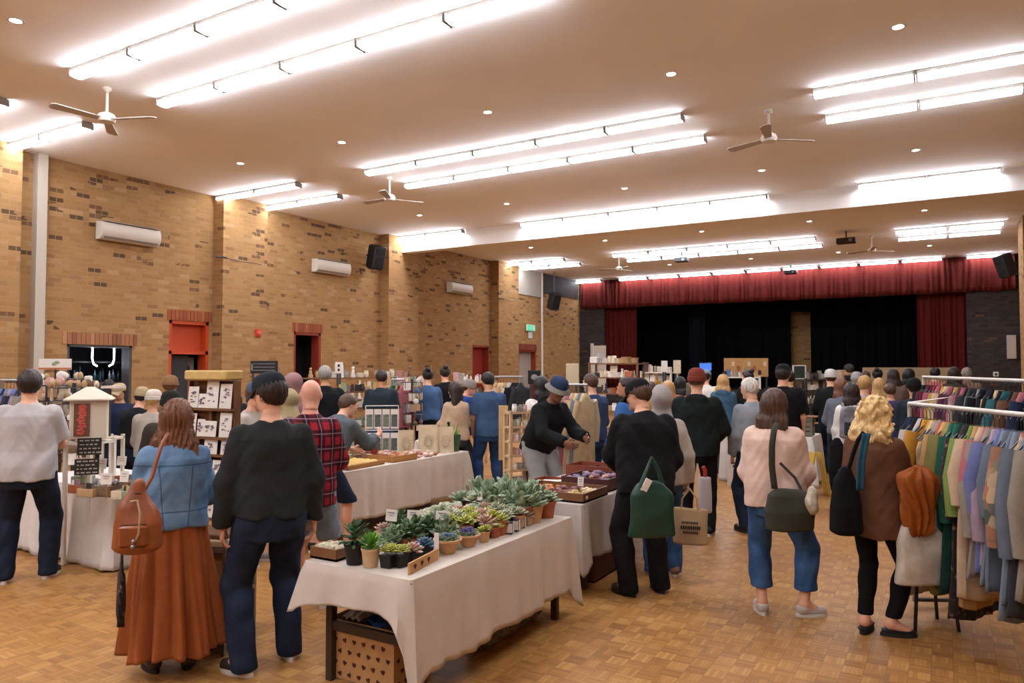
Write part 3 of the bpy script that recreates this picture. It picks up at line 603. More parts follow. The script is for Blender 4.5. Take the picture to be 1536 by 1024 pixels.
    bw = [b + t * (1 if i < 6 else .6) for i, b in enumerate(bw)]; bd_ = [b + t * (1 if i < 6 else .7) for i, b in enumerate(bd_)]; bw[-1] = .064 + t * .2; bd_[-1] = .062 + t * .2
    b_ = dict(ease=.02); b_.update(bottom or {})
    if True:
        for i in (0, 1):
            if zz[i] < .06: bw[i] = max(bw[i], max(ww[:3]) + b_['ease'] + .024 - t); bd_[i] = max(bd_[i], max(wd[:3]) + b_['ease'] + .036 - t)
    if tp['rib'] and tp['hem'] < .1 and tp['drop'] < .9: bw[0] -= .004; bd_[0] -= .004
    fo = tp['fold']
    def folds(P):
        x_, y_, z_ = P[:, 0], P[:, 1], P[:, 2]
        return fo * (np.sin(21 * z_ + 5 * np.sin(7 * x_ + ph[0]) + 2 * np.sin(9 * y_)) * .55 + np.sin(34 * x_ + 4 * np.sin(8 * z_ + ph[1]) + 11 * y_) * .45 + np.sin(13 * z_ - 17 * x_ + ph[2]) * .4 + .25 * np.sin(60 * z_ + 6 * np.sin(20 * x_ + ph[3])))
    sl = tp['sleeve']; sr = ar + t * .9
    def f_top(P):
        q = toT(P); d = loft(q, zz, bw, bd_, by, 2.4, .012) * s
        if sl > 0:
            for a in ('L', 'R'):
                j = J[a]
                if sl < .55:
                    e = j['sh'] + (j['el'] - j['sh']) * (sl / .55); dd = rc(P, j['sh'], e + (e - j['sh']) * .2, (sr + .012) * s, (sr + .012) * s); u = (j['el'] - j['sh']); u = u / np.linalg.norm(u); dd = np.maximum(dd, ((P - e.astype(np.float32)) @ u.astype(np.float32)))
                    d = smin(d, dd, .028)
                else:
                    d = smin(d, rc(P, j['sh'], j['el'], (sr + .002) * s, (sr - .002) * s), .034)
                    e = j['el'] + (j['wr'] - j['el']) * min(1.03, (sl - .5) * 2); dd = rc(P, j['el'], e, (sr + .004) * s, (sr * .74 + t * .25) * s); u = j['f'].astype(np.float32); dd = np.maximum(dd, (P - e.astype(np.float32)) @ u); d = smin(d, dd, .03)
        if tp['collar']: d = smin(d, np.maximum(ell(q, V(0, -.012, .525), V(.085, .078, .04)), -(.5 - q[:, 2])) * s, .012)
        if tp['hood']: d = smin(d, ell(q, V(0, -.10, .49), V(.12, .05, .07), ) * s, .02)
        d = d + folds(P) * s
        if tp.get('puff'): d = d + .011 * np.abs(np.sin(q[:, 2] * PI / .075)) - .008
        return d
    mx = max(bw) * s + .1
    pt = np.array([J[a][b] for a in ('L', 'R') for b in ('sh', 'el', 'wr')] + [T((a, b, c)) for a in (-max(bw), max(bw)) for b in (-.18, .2) for c in (tp['hem'], .56)])
    tb = MB(); addnet(tb, f_top, pt.min(0) - .11, pt.max(0) + .11, res); tm = tb.build(tp.get('name', 'shirt'), tp['mat'], root)
    # ---------------- bottom
    bt = dict(kind='trousers', ease=.02, cuff=.05, fold=.004, flare=0); bt.update(bottom or {}); be = bt['ease']
    if bt['kind'] != 'skirt':
        cz = bt['cuff'] * s; pz = [-.17, -.10, -.02, .04, .07]; pw = [np.interp(z, wz, ww) + be for z in pz]; pd = [np.interp(z, wz, wd) + be for z in pz]; py_ = [np.interp(z, wz, wy) for z in pz]; pw[0] = .11 * B + be
        bf = bt['fold']
        def f_bot(P):
            q = (P - hip.astype(np.float32)) / s; d = loft(q, pz, pw, pd, py_, 2.3, .02) * s
            for a in ('l', 'r'):
                j = J[a]; sg = -1 if a == 'l' else 1
                dd = rc(P, j['hj'] - V(0, 0, .03), j['kn'], (.085 * B + be * .8) * s, (.056 + be) * s); an = j['an'] - V(0, 0, .04) * s
                dd = smin(dd, rc(P, j['kn'], an, (.056 + be) * s, (.042 + be * 1.05 + bt['flare']) * s), .02); cf = j['kn'] * .68 + j['an'] * .32 - j['fw'] * .016 * s; dd = smin(dd, ell(P, cf, V(.052 + be * .7, .056 + be * .7, .12) * s), .03)
                d = smin(d, dd, .018)
            x_, y_, z_ = P[:, 0], P[:, 1], P[:, 2]
            d = d + bf * s * (np.sin(26 * z_ + 6 * np.sin(14 * x_ + ph[4])) * .5 + np.sin(40 * z_ - 22 * x_ + ph[5]) * .3 + np.sin(45 * x_ + 3 * np.sin(9 * z_)) * .3) * (1 + 1.2 * np.exp(-((z_ - cz - .06) / .07) ** 2) + .6 * np.exp(-((z_ - .5 * s) / .08) ** 2))
            return np.maximum(d, cz - z_)
        pb = np.array([J[a][b] for a in ('l', 'r') for b in ('hj', 'kn', 'an')] + [hip + V(.2 * B, .2, .14), hip - V(.2 * B, .2, 0)]); l2 = pb.min(0) - .13; h2 = pb.max(0) + .1; l2[2] = cz - .02
        if not low: l2[2] = max(l2[2], .5 * s)
        q = MB(); addnet(q, f_bot, l2, h2, res); q.build('shorts' if bt['kind'] == 'shorts' else 'trousers', bt['mat'], root)
    else:
        zt = (hip[2] + .03 * s); zb = bt['cuff'] * s; w0 = ww[1] * s + .012; w1 = bt.get('w', .36); nf = bt.get('nf', 13); px_, py2 = bt.get('shift', (0, 0))
        def f(u, v):
            a = 2 * PI * u; z = zt + (zb - zt) * v; e = min(1, v * 4); g = (ww[2] * s + .016) * (1 - min(1, v * 5)) + (w0 + .006) * min(1, v * 5); r = g + (w1 - w0) * max(0, v - .12) ** .9
            fd = (.004 + .030 * v) * (math.sin(nf * a + 1.5 * math.sin(3 * a + ph[0]) + 1.2 * v) + .5 * math.sin(nf * 1.9 * a + ph[1])); r2 = r + fd
            return (math.cos(a) * r2 + px_ * v, math.sin(a) * r2 * (.74 + .2 * v) + hip[1] + py2 * v, z + .012 * v * math.sin(4 * a + ph[2]))
        q = MB(); q.surf(f, 220, 40, True); q.build('skirt', bt['mat'], root, solid=.005)
    # ---------------- shoes
    if low and shoes:
        for a in ('l', 'r'):
            j = J[a]; Rf = np.stack([np.cross(j['fw'], [0, 0, 1.]), j['fw'], [0, 0, 1.]], 1).astype(np.float32); o = np.array([j['an'][0], j['an'][1], 0], np.float32)
            def f_sh(P):
                q = ((P - o) @ Rf) / s; d = rc(q, V(0, -.02, .05), V(0, .14, .038), .041, .038); d = smin(d, rc(q, V(0, -.012, .07), V(0, .0, .10), .042, .042), .03); d = smax(d, q[:, 2] - shoes[3] if len(shoes) > 3 else q[:, 2] - .105, .01); return smax(d, .018 - q[:, 2], .006) * s
            q = MB(); addnet(q, f_sh, o + V(-.22, -.22, .0), o + V(.22, .22, .15), min(res, .012) if res < .02 else res); so = q.build('shoe', mat('shoe_' + shoes[0], shoes[1], .6, var=.06), root)
            def sole(u, v): 
                an_ = 2 * PI * u; k = math.sin(an_); L_ = .128; ww_ = .044 + .006 * k; yy = .057 + L_ * k; rr2 = (1.0, 1.0, .97, 0)[int(round(v * 3))]; zz_ = (0.0, .018, .026, .026)[int(round(v * 3))]
                return tuple(o + Rf @ np.array([math.cos(an_) * ww_ * rr2, .057 + (yy - .057) * rr2, zz_], np.float32) * s)
            q = MB(); q.surf(sole, 20, 4, True); q.f.append(tuple(range(19, -1, -1))); q.mi.append(0); q.build('sole', M_SOLE_W if shoes[2] == 'W' else M_SOLE_B, so)
    # ---------------- hair
    hk, hcx = hair[0], hair[1]; amp, fq = {'curly': (.009, 70), 'wavy': (.006, 40)}.get(hair[0], (.0035, 60))
    if hk not in ('bald', 'none'):
        Lg = {'long': .36, 'bob': .2, 'curly': .22, 'wavy': .3, 'chin': .15}.get(hk, 0)
        if len(hair) > 2 if False else False: pass
        def f_hair(P):
            q = toH(P); th = .012 if Lg == 0 else .02; d = ell(q, V(0, -.010, .024), V(.079 + th, .099 + th, .099 + th))
            if hk == 'curly': d = ell(q, V(0, -.012, .02), V(.108, .118, .118))
            yy = q[:, 1]; zz_ = q[:, 2]
            if Lg == 0:
                cut = np.interp(yy, [-.13, -.05, -.0, .03, .06, .12], [-.075, -.06, -.005, .02, .07, .085]) if hk != 'crop' else np.interp(yy, [-.13, -.05, 0, .05, .12], [-.05, -.03, .02, .075, .1]); d = smax(d, (cut - zz_) * .75, .006)
            else:
                Pu = (P - hc.astype(np.float32)) @ rz_(rz_yaw(Rh)).astype(np.float32) / s
                zs = [-Lg, -Lg * .85, -Lg * .5, -.06, .03]; k = 1.25 if hk == 'curly' else 1.0
                kw = hair[2] if len(hair) > 2 else 1.0; ws = [.09 * k * kw, .125 * k * kw, .126 * k * (.5 + .5 * kw), .108 * k, .092 * k]; dsx = [.035, .052 * k, .06 * k, .078, .088]; ysx = [-.085, -.08, -.068, -.04, -.02]
                # the falling hair follows the lean of the neck
                d = smin(d, loft(Pu, zs, ws, dsx, ysx, 2.0, .02), .03)
                face = np.maximum(np.maximum(.035 - yy, zz_ - .075), np.abs(q[:, 0]) - .075); d = smax(d, -face, .02)
                d = smax(d, -np.maximum(.062 - yy, zz_ - .075), .01)
            an = np.arctan2(q[:, 0], -q[:, 1])
            if hk == 'curly': n_ = np.sin(q[:, 0] * fq + 3 * np.sin(q[:, 2] * 31)) * np.sin(q[:, 1] * fq + 2 * np.sin(q[:, 0] * 37)) + .8 * np.sin(q[:, 2] * fq * 1.1 + 2.5 * np.sin(an * 7)); 
            else: n_ = np.sin(an * 24 + 2 * np.sin(q[:, 2] * 14 + ph[3])) + .6 * np.sin(an * 41 + 3 * np.sin(q[:, 2] * 9 + ph[0]))
            return (d + amp * n_) * s
        q = MB(); addnet(q, f_hair, hc - V(.17, .2, Lg + .11) * s, hc + V(.17, .17, .16) * s, min(res, .011) if res < .02 else res * .9); ho = q.build('hair', hair_mat(hcx), root)
        if hk == 'bun':
            q = MB(); q.ball((0, -.1, .1), .045, 12, 8); o2 = MB(); o2.add(q.v, q.f, Mh); o2.build('hair_bun', hair_mat(hcx), ho)
    if hk == 'pony':
        q = MB(); q.tube([(0, -.1, .06), (0, -.15, .05), (0, -.16, -.05), (0, -.13, -.2)], [.02, .035, .035, .008], 8); o2 = MB(); o2.add(q.v, q.f, Mh); o2.build('ponytail', hair_mat(hcx), root)
    # ---------------- hat
    if hat:
        kd, hm = hat[0], hat[1]; q = MB(); tl = Matrix.Rotation(math.radians(hat[2] if len(hat) > 2 else 0), 4, 'X'); n = 24
        def dome(rx_, ry_, h, z0, p=2.3, yc=-.008):
            pr = [(1.0, 0), (1.005, .12), (.99, .35), (.93, .6), (.8, .8), (.55, .94), (.28, .99), (.01, 1.0)]; b0 = MB(); b0.lathe([(r, z * h + z0) for r, z in pr], (0, yc, 0), n, None, True, rx_, ry_); q.add(b0.v, b0.f, Mh @ tl)
        if kd == 'cap':
            dome(.091, .113, .105, .03); b0 = MB()
            def br(u, v): a = -1.15 + 2.3 * u; return (math.sin(a) * (.088 + .0 * v) * (1 - .12 * v), .095 * math.cos(a) * (1 - v) - .008 * (1 - v) + v * (.155 * math.cos(a * .75) + .02), .034 - .012 * v - .045 * v * math.sin(a) ** 2)
            b0.surf(br, 17, 6); k = len(b0.v); b0.v += [(x, y, z - .006) for x, y, z in b0.v]; b0.f += [tuple(k + i for i in reversed(f)) for f in b0.f]; b0.mi += [0] * (len(b0.f) - len(b0.mi)); bm = MB(); bm.add(b0.v, b0.f, Mh @ tl)
            ho = q.build('cap', hm, root); bm.build('brim', hat[3] if len(hat) > 3 else hm, ho); b0 = MB(); b0.ball((0, -.008, .136), .008, 8, 4); bm = MB(); bm.add(b0.v, b0.f, Mh @ tl); bm.build('cap_button', hm, ho)
        elif kd == 'beanie':
            dome(.094, .116, .135, .012); b0 = MB(); b0.lathe([(.096, -.0), (.1, .005), (.1, .045), (.094, .05)], (0, -.008, 0), n, None, False, 1, 1.22); ho = q.build('beanie', hm, root); bm = MB(); bm.add(b0.v, b0.f, Mh @ tl); bm.build('turned_rim', hat[3] if len(hat) > 3 else hm, ho)
        elif kd == 'bucket':
            dome(.095, .116, .1, .04); ho = q.build('bucket_hat', hm, root); b0 = MB(); b0.lathe([(.096, .045), (.112, .03), (.136, .005), (.138, .001), (.108, .022), (.094, .036)], (0, -.008, 0), n, None, False, 1, 1.14); bm = MB(); bm.add(b0.v, b0.f, Mh @ tl); bm.build('brim', hat[3] if len(hat) > 3 else hm, ho)
        elif kd == 'hood':
            def f_hd(P):
                p = toH(P); d = ell(p, V(0, -.012, .015), V(.104, .124, .125)); d = smax(d, -ell(p, V(0, .12, -.015), V(.065, .07, .095)), .02)
                t_ = toT(P); d2 = loft(t_, [.42, .47, .52, .6], [.17, .15, .11, .085], [.12, .12, .105, .09], [-.01, -.01, 0, .01], 2.1, .02); d = smin(d, d2, .05); x_, z_ = p[:, 0], p[:, 2]
                return (d + .005 * (np.sin(30 * z_ + 9 * p[:, 1] + ph[0]) * .6 + np.sin(38 * x_ + 12 * z_ + ph[2]) * .5)) * s
            addnet(q, f_hd, hc - V(.25, .25, .36) * s, hc + V(.25, .22, .16) * s, min(res, .012) if res < .02 else res); q.build('head_scarf', hm, root)
    PEOPLE[key] = J; return J
def rz_yaw(R): return math.atan2(-R[0, 1], R[1, 1])
def W(J, p):  # person-local point -> world
    c, s_ = math.cos(J['rz']), math.sin(J['rz']); l = J['root'].location; return Vector((l.x + c * p[0] - s_ * p[1], l.y + s_ * p[0] + c * p[1], p[2]))
# ------------------------------------------------------------------ the crowd
def ft(px, py): v = at_z(px, py); return (v.x, v.y)
def fd(px, D): v = at_d(px, 552, D); return (v.x, v.y)
K = lambda n, c, **k: cloth(n, c, **k)
def plaid():
    t = NT('red_plaid'); s = t.n('ShaderNodeSeparateXYZ'); t.l(t.obj(), s.inputs[0])
    def band(a, per, ph): return t.math('FRACT', t.math('ADD', t.math('DIVIDE', a, per), ph))
    u = t.math('ADD', s.outputs[0], t.math('MULTIPLY', s.outputs[1], .8))
    fu, fv = band(u, .11, 0), band(s.outputs[2], .11, .3)
    a = t.math('LESS_THAN', fu, .5); b = t.math('LESS_THAN', fv, .5)
    col = t.mix(t.math('MULTIPLY', a, .8), '98202c', '10101a'); col = t.mix(t.math('MULTIPLY', b, .72), col, '17151f')
    l1 = t.math('LESS_THAN', t.math('ABSOLUTE', t.math('SUBTRACT', fu, .25)), .035); l2 = t.math('LESS_THAN', t.math('ABSOLUTE', t.math('SUBTRACT', fv, .25)), .035)
    col = t.mix(t.math('MULTIPLY', t.math('MAXIMUM', l1, l2), .6), col, '9c8a96'); t.bump(t.noise(200, 2), .2, .003); MATS['red_plaid'] = t.set(col, .9, 0, .2); return t.m
def denim(key, col, hi):
    dk = lambda h: ''.join('%02x' % int(int(h[i:i + 2], 16) * .86) for i in (0, 2, 4)); col, hi = dk(col), dk(hi); t = NT(key); f = t.noise(7, 4); g = t.noise(240, 1); v = t.math('ADD', t.math('MULTIPLY', f, .75), t.math('MULTIPLY', g, .25)); t.bump(v, .3, .004)
    MATS[key] = t.set(t.ramp(v, [(.32, col), (.68, hi)]), .9, 0, .2); return t.m
def seam_denim():
    t = NT('seamed_denim'); f = t.noise(7, 4); g = t.noise(240, 1); v = t.math('ADD', t.math('MULTIPLY', f, .75), t.math('MULTIPLY', g, .25)); col = t.ramp(v, [(.32, '4a6d90'), (.68, '7d9cbb')])
    s = t.n('ShaderNodeSeparateXYZ'); t.l(t.obj(), s.inputs[0]); ax = t.math('ABSOLUTE', s.outputs[0])
    def line(a, c, w): return t.math('LESS_THAN', t.math('ABSOLUTE', t.math('SUBTRACT', a, c)), w)
    m = t.math('MAXIMUM', line(s.outputs[2], 1.225, .004), line(s.outputs[2], .955, .004)); vert = t.math('MULTIPLY', line(ax, t.math('MULTIPLY', s.outputs[2], .075), .0035), t.math('LESS_THAN', s.outputs[2], 1.225)); m = t.math('MAXIMUM', m, vert)
    col = t.mix(t.math('MULTIPLY', m, .7), col, '2f4768'); t.bump(t.math('SUBTRACT', v, t.math('MULTIPLY', m, .6)), .35, .005); return t.set(col, .9, 0, .2)
DEN_L = denim('light_denim', '4f7199', '7f9dbd'); DEN_M = denim('mid_denim', '2c4c78', '4d74a3'); DEN_D = denim('dark_denim', '171d2b', '263044'); DEN_N = denim('navy_denim', '1b2436', '2e3a52'); DEN_G = denim('grey_denim', '7286a0', '9db0c4')
BLK = K('black_cloth', '141416'); CHAR = K('charcoal_knit', '2f3232', var=.1); NAVY = K('navy_cloth', '222c44'); CREAM = K('cream_cloth', 'cfc3b2'); WHT = K('white_cloth_top', 'd8d4ce'); GRY = K('grey_cloth', '8a8a8c'); KHAKI = K('khaki_cloth', 'a58d66')
# --- the five figures nearest the viewer
person('greytee', 'man in pale grey tee and dark jeans at the left edge', ft(38, 870), -14, 1.78, 1.08, top=dict(mat=K('heather_grey', 'b2afae', var=.08), name='t_shirt', sleeve=.46, ease=.022, hem=-.10, drop=.9, rib=False), bottom=dict(mat=DEN_D, ease=.028, cuff=.03), shoes=('black_sneaker', '1b1b1d', 'W'), hair=('short', 'dark'), skin='fair', head=(-8, 6, 0), L=(14, 10, 30, 10), R=(22, 9, 62, 12), legs=((-.15, -.03, 20), (.15, .04, -14)), res=.0105)
person('denim', 'woman in blue denim jacket and long rust orange skirt', ft(256, 1003), 6, 1.60, 1.04, fem=True, top=dict(mat=seam_denim(), name='denim_jacket', ease=.034, hem=-.005, drop=.75, fold=.007, collar=True), bottom=dict(kind='skirt', mat=K('rust_skirt', 'a2592c', var=.08, rough=.7), cuff=.15, w=.275, nf=12, shift=(.02, -.02)), shoes=('brown_shoe', '4a3a34', 'B'), hair=('wavy', 'auburn', 1.22), head=(10, -14, 3), L=(16, 12, 52, 22), R=(18, 17, 66, 24), skin='fair', legs=((-.1, .02, 12), (.1, -.02, -10)), res=.0095)
person('sweater', 'man in charcoal sweater, dark cap and navy jeans, back turned', ft(403, 1001), 4, 1.76, 1.06, top=dict(mat=CHAR, name='sweater', ease=.026, hem=-.03, drop=.85, fold=.006, belly=.02), bottom=dict(mat=DEN_N, ease=.03, cuff=.03, fold=.005), shoes=('dark_sneaker', '2b2522', 'W'), hair=('short', 'dark'), hat=('cap', K('dark_cap', '2a2e36'), -14), head=(0, 38, 0), L=(0, 15, 6, -4), R=(2, 15, 8, -3), legs=((-.14, -.06, 42), (.13, .1, 6)), res=.0095)
person('pink', 'woman in pale pink knit sweater and blue cropped jeans', ft(1164, 921), -3, 1.635, 1.02, fem=True, top=dict(mat=K('pink_knit', 'd6bbab', var=.1, weave=120), name='sweater', ease=.048, hem=-.09, drop=.95, fold=.006), bottom=dict(mat=DEN_M, ease=.03, cuff=.2, fold=.004, flare=.012), shoes=('white_sneaker', 'b4aca6', 'W', .085), hair=('bob', 'brown'), head=(4, -16, 0), L=(10, 10, 30, 20), R=(12, 14, 38, 14), legs=((-.10, -.02, 18), (.205, .03, -62)), res=.0095)
person('blonde', 'woman with curly blonde hair in brown cardigan and black trousers', ft(1316, 950), -22, 1.60, 1.0, fem=True, top=dict(mat=K('brown_knit', '6a4732', var=.1, weave=140), name='cardigan', ease=.04, hem=-.21, drop=.95, fold=.006, rib=False), bottom=dict(mat=BLK, ease=.008, cuff=.13, fold=.002), shoes=('black_flat', '17151a', 'B', .05), hair=('curly', 'blonde'), head=(2, -6, 0), L=(8, 9, 30, 8), R=(22, 10, 70, -6, .5), legs=((-.07, -.05, 10), (.08, .03, -52)), skin='pink', res=.0095)
# --- around the front tables
person('blackcap', 'man in black jacket and black cap carrying the green bag', ft(968, 893), 10, 1.72, 1.12, lean=12, top=dict(mat=K('black_jacket', '18181a'), name='jacket', ease=.038, hem=-.12, drop=.9, fold=.006, collar=True), bottom=dict(mat=K('black_trouser', '1d1d1f'), ease=.032, cuff=.03), shoes=('brown_hiking_shoe', '2f2822', 'B'), hair=('short', 'brown'), hat=('cap', K('black_cap', '17191c'), -6), head=(14, 46, 0), L=(22, 12, 40, 18), R=(-6, 10, 24, 34), legs=((-.13, .0, 40), (.14, .1, 10)), res=.0105)
person('scarf', 'person in pale grey headscarf and cream top beyond the black-jacket man', fd(992, 6.5), 0, 1.64, 1.0, fem=True, top=dict(mat=K('oat_knit', 'b3ab9f', var=.08), name='sweater', ease=.034, hem=-.09, drop=.8), bottom=dict(mat=DEN_M, ease=.02, cuff=.04), shoes=('tan_shoe', '8a6a50', 'W'), hair=('none', 'dark'), hat=('hood', K('pale_grey_scarf', '9f9896', var=.06)), L=(14, 10, 40, 14), R=(0, 18, 12, 0), res=.0115)
person('hoodie', 'man in dark green hoodie and brick red beanie, back turned', ft(1047, 800), -4, 1.78, 1.12, top=dict(mat=K('forest_hoodie', '1a2320'), name='hoodie', ease=.036, hem=-.1, drop=.9, hood=True, fold=.006), bottom=dict(mat=K('black_jean', '18181c'), ease=.02, cuff=.04), shoes=('black_trainer', '1a1a1c', 'W'), hair=('crop', 'brown'), hat=('beanie', K('brick_beanie', '7d3a2c')), L=(6, 14, 20, 10), R=(14, 18, 46, 20), legs=((-.13, .1, 8), (.12, -.06, -6)), res=.0115)
person('plaid', 'bald man in red plaid shirt and faded denim shorts', fd(466, 5.6), -18, 1.72, 1.0, top=dict(mat=plaid(), name='plaid_shirt', ease=.03, hem=-.15, drop=.9, rib=False, collar=True), bottom=dict(kind='shorts', mat=DEN_G, ease=.03, cuff=.5), shoes=('grey_trainer', '55534f', 'W'), hair=('bald', 'white'), head=(16, 14, 0), L=(12, 8, 40, 16), R=(20, 8, 60, 26), skin='pink', legs=((-.1, -.05, 10), (.1, .06, -8)), res=.0115)
person('leaner', 'brown-haired person in grey top bending over the bread table', fd(498, 7.35), -40, 1.66, .98, lean=34, top=dict(mat=K('slate_top', '5b6468'), name='shirt', sleeve=.8, ease=.03, hem=-.1, drop=.8), bottom=dict(kind='shorts', mat=NAVY, ease=.035, cuff=.5), shoes=('black_runner', '18181a', 'W'), hair=('short', 'brown'), head=(10, -20, 0), L=(40, 10, 30, 14), R=(44, 16, 62, 10), skin='fair', legs=((-.14, -.1, 0), (.13, .1, -30)), res=.014)
person('longhair', 'woman with long brown hair and beige top past the bread table', ft(684, 746), 24, 1.6, .98, fem=True, top=dict(mat=K('beige_knit', 'b79c80', var=.08), name='sweater', ease=.03, hem=-.06, drop=.7), bottom=dict(mat=K('slate_trouser', '3d4247'), ease=.03, cuff=.05), shoes=('dark_boot', '1d1a1c', 'B'), hair=('long', 'dark'), head=(8, 24, 0), L=(16, 10, 70, 10), R=(10, 10, 50, 14), legs=((-.09, 0, 10), (.1, .03, -8)), res=.014)
person('bluetee', 'man in blue tee and jeans seen from behind, mid hall', ft(733, 742), 14, 1.74, 1.04, top=dict(mat=K('blue_tee', '3f5878', var=.1), name='t_shirt', sleeve=.46, ease=.024, hem=-.1, drop=.85, rib=False), bottom=dict(mat=denim('blue_jean', '26406a', '3c5f93'), ease=.026, cuff=.03), shoes=('tan_trainer', '6b5a4a', 'W'), hair=('short', 'black'), head=(10, 14, 0), L=(4, 12, 18, 6), R=(12, 10, 46, 20), skin='olive', legs=((-.14, 0, 12), (.16, .05, -10)), res=.014)
person('bucket', 'man in navy bucket hat and black zip jacket leaning over trays', (-3.82, 7.2), 0, 1.78, 1.02, lean=26, top=dict(mat=K('black_zip', '191b1c'), name='jacket', ease=.026, hem=-.08, drop=.9, hood=True, fold=.007), bottom=dict(mat=K('pale_grey_trouser', '8f8f8d'), ease=.03, cuff=.04), shoes=('black_trainer2', '1a1a1c', 'W'), hair=('short', 'black'), hat=('bucket', K('navy_bucket', '2c3a58'), 2, K('bucket_brim', '7a766c')), head=(12, -14, 0), L=(34, 8, 44, 16), R=(30, 10, 40, 22), skin='brown', res=.0115)
PEOPLE['bucket']['root'].rotation_euler.z = -PI / 2 - .38
PEOPLE['bucket']['rz'] = PEOPLE['bucket']['root'].rotation_euler.z
person('whitebehind', 'person in white top and dark hair behind the bucket-hat man', fd(812, 9.7), 26, 1.68, 1.0, top=dict(mat=WHT, name='shirt', ease=.03), bottom=dict(mat=DEN_D), hair=('bob', 'black'), res=.017)
person('bluesweat', 'man in blue sweatshirt and jeans by the pastel clothes rail', fd(888, 9.8), 32, 1.72, 1.0, top=dict(mat=K('denim_sweat', '35456a'), name='sweatshirt', ease=.03, hem=-.06), bottom=dict(mat=denim('blue_jean2', '22355a', '36527f'), ease=.03), hair=('short', 'brown'), head=(6, 24, 0), R=(10, 8, 50, 10), L=(12, 8, 40, 10), res=.016)
person('denimgrey', 'person in teal denim jacket, blond hair and grey jeans', ft(1086, 712), -6, 1.68, 1.0, fem=True, top=dict(mat=denim('teal_denim', '2f5068', '567c96'), name='denim_jacket', ease=.04, hem=-.06, hood=True), bottom=dict(mat=K('dark_grey_jean', '4b4f54'), ease=.03), shoes=('black_shoe3', '202022', 'W'), hair=('bob', 'fair'), res=.017)
person('greytop', 'white-haired person in light grey top beside the pink sweater', fd(1128, 8.2), 30, 1.69, 1.0, top=dict(mat=K('light_grey_top', '8f959c'), name='shirt', ease=.03), bottom=dict(mat=DEN_D), hair=('short', 'white'), head=(10, 20, 0), res=.015)
person('blacktee', 'man in black tee and black cap beyond the pink sweater', fd(1174, 9.8), -12, 1.84, 1.08, top=dict(mat=BLK, name='t_shirt', sleeve=.46, ease=.03, hem=-.1, drop=.8), bottom=dict(mat=DEN_D), hair=('short', 'dark'), hat=('cap', K('black_cap2', '1e1f22'), -10), res=.016)
person('backpack', 'woman in white top and khaki trousers wearing a grey backpack', fd(1277, 9.3), 2, 1.61, 1.02, fem=True, top=dict(mat=WHT, name='shirt', ease=.03, hem=-.04), bottom=dict(mat=KHAKI, ease=.035, cuff=.05), hair=('bob', 'dark'), head=(8, 10, 0), R=(10, 12, 40, 8), res=.015)
person('lavender', 'grey-haired person in lavender shirt left of the clothes rails', fd(1296, 10.2), -20, 1.69, 1.0, top=dict(mat=K('lavender_shirt', 'a39aa8'), name='shirt', ease=.03), bottom=dict(mat=DEN_D), hair=('short', 'fair'), res=.017)
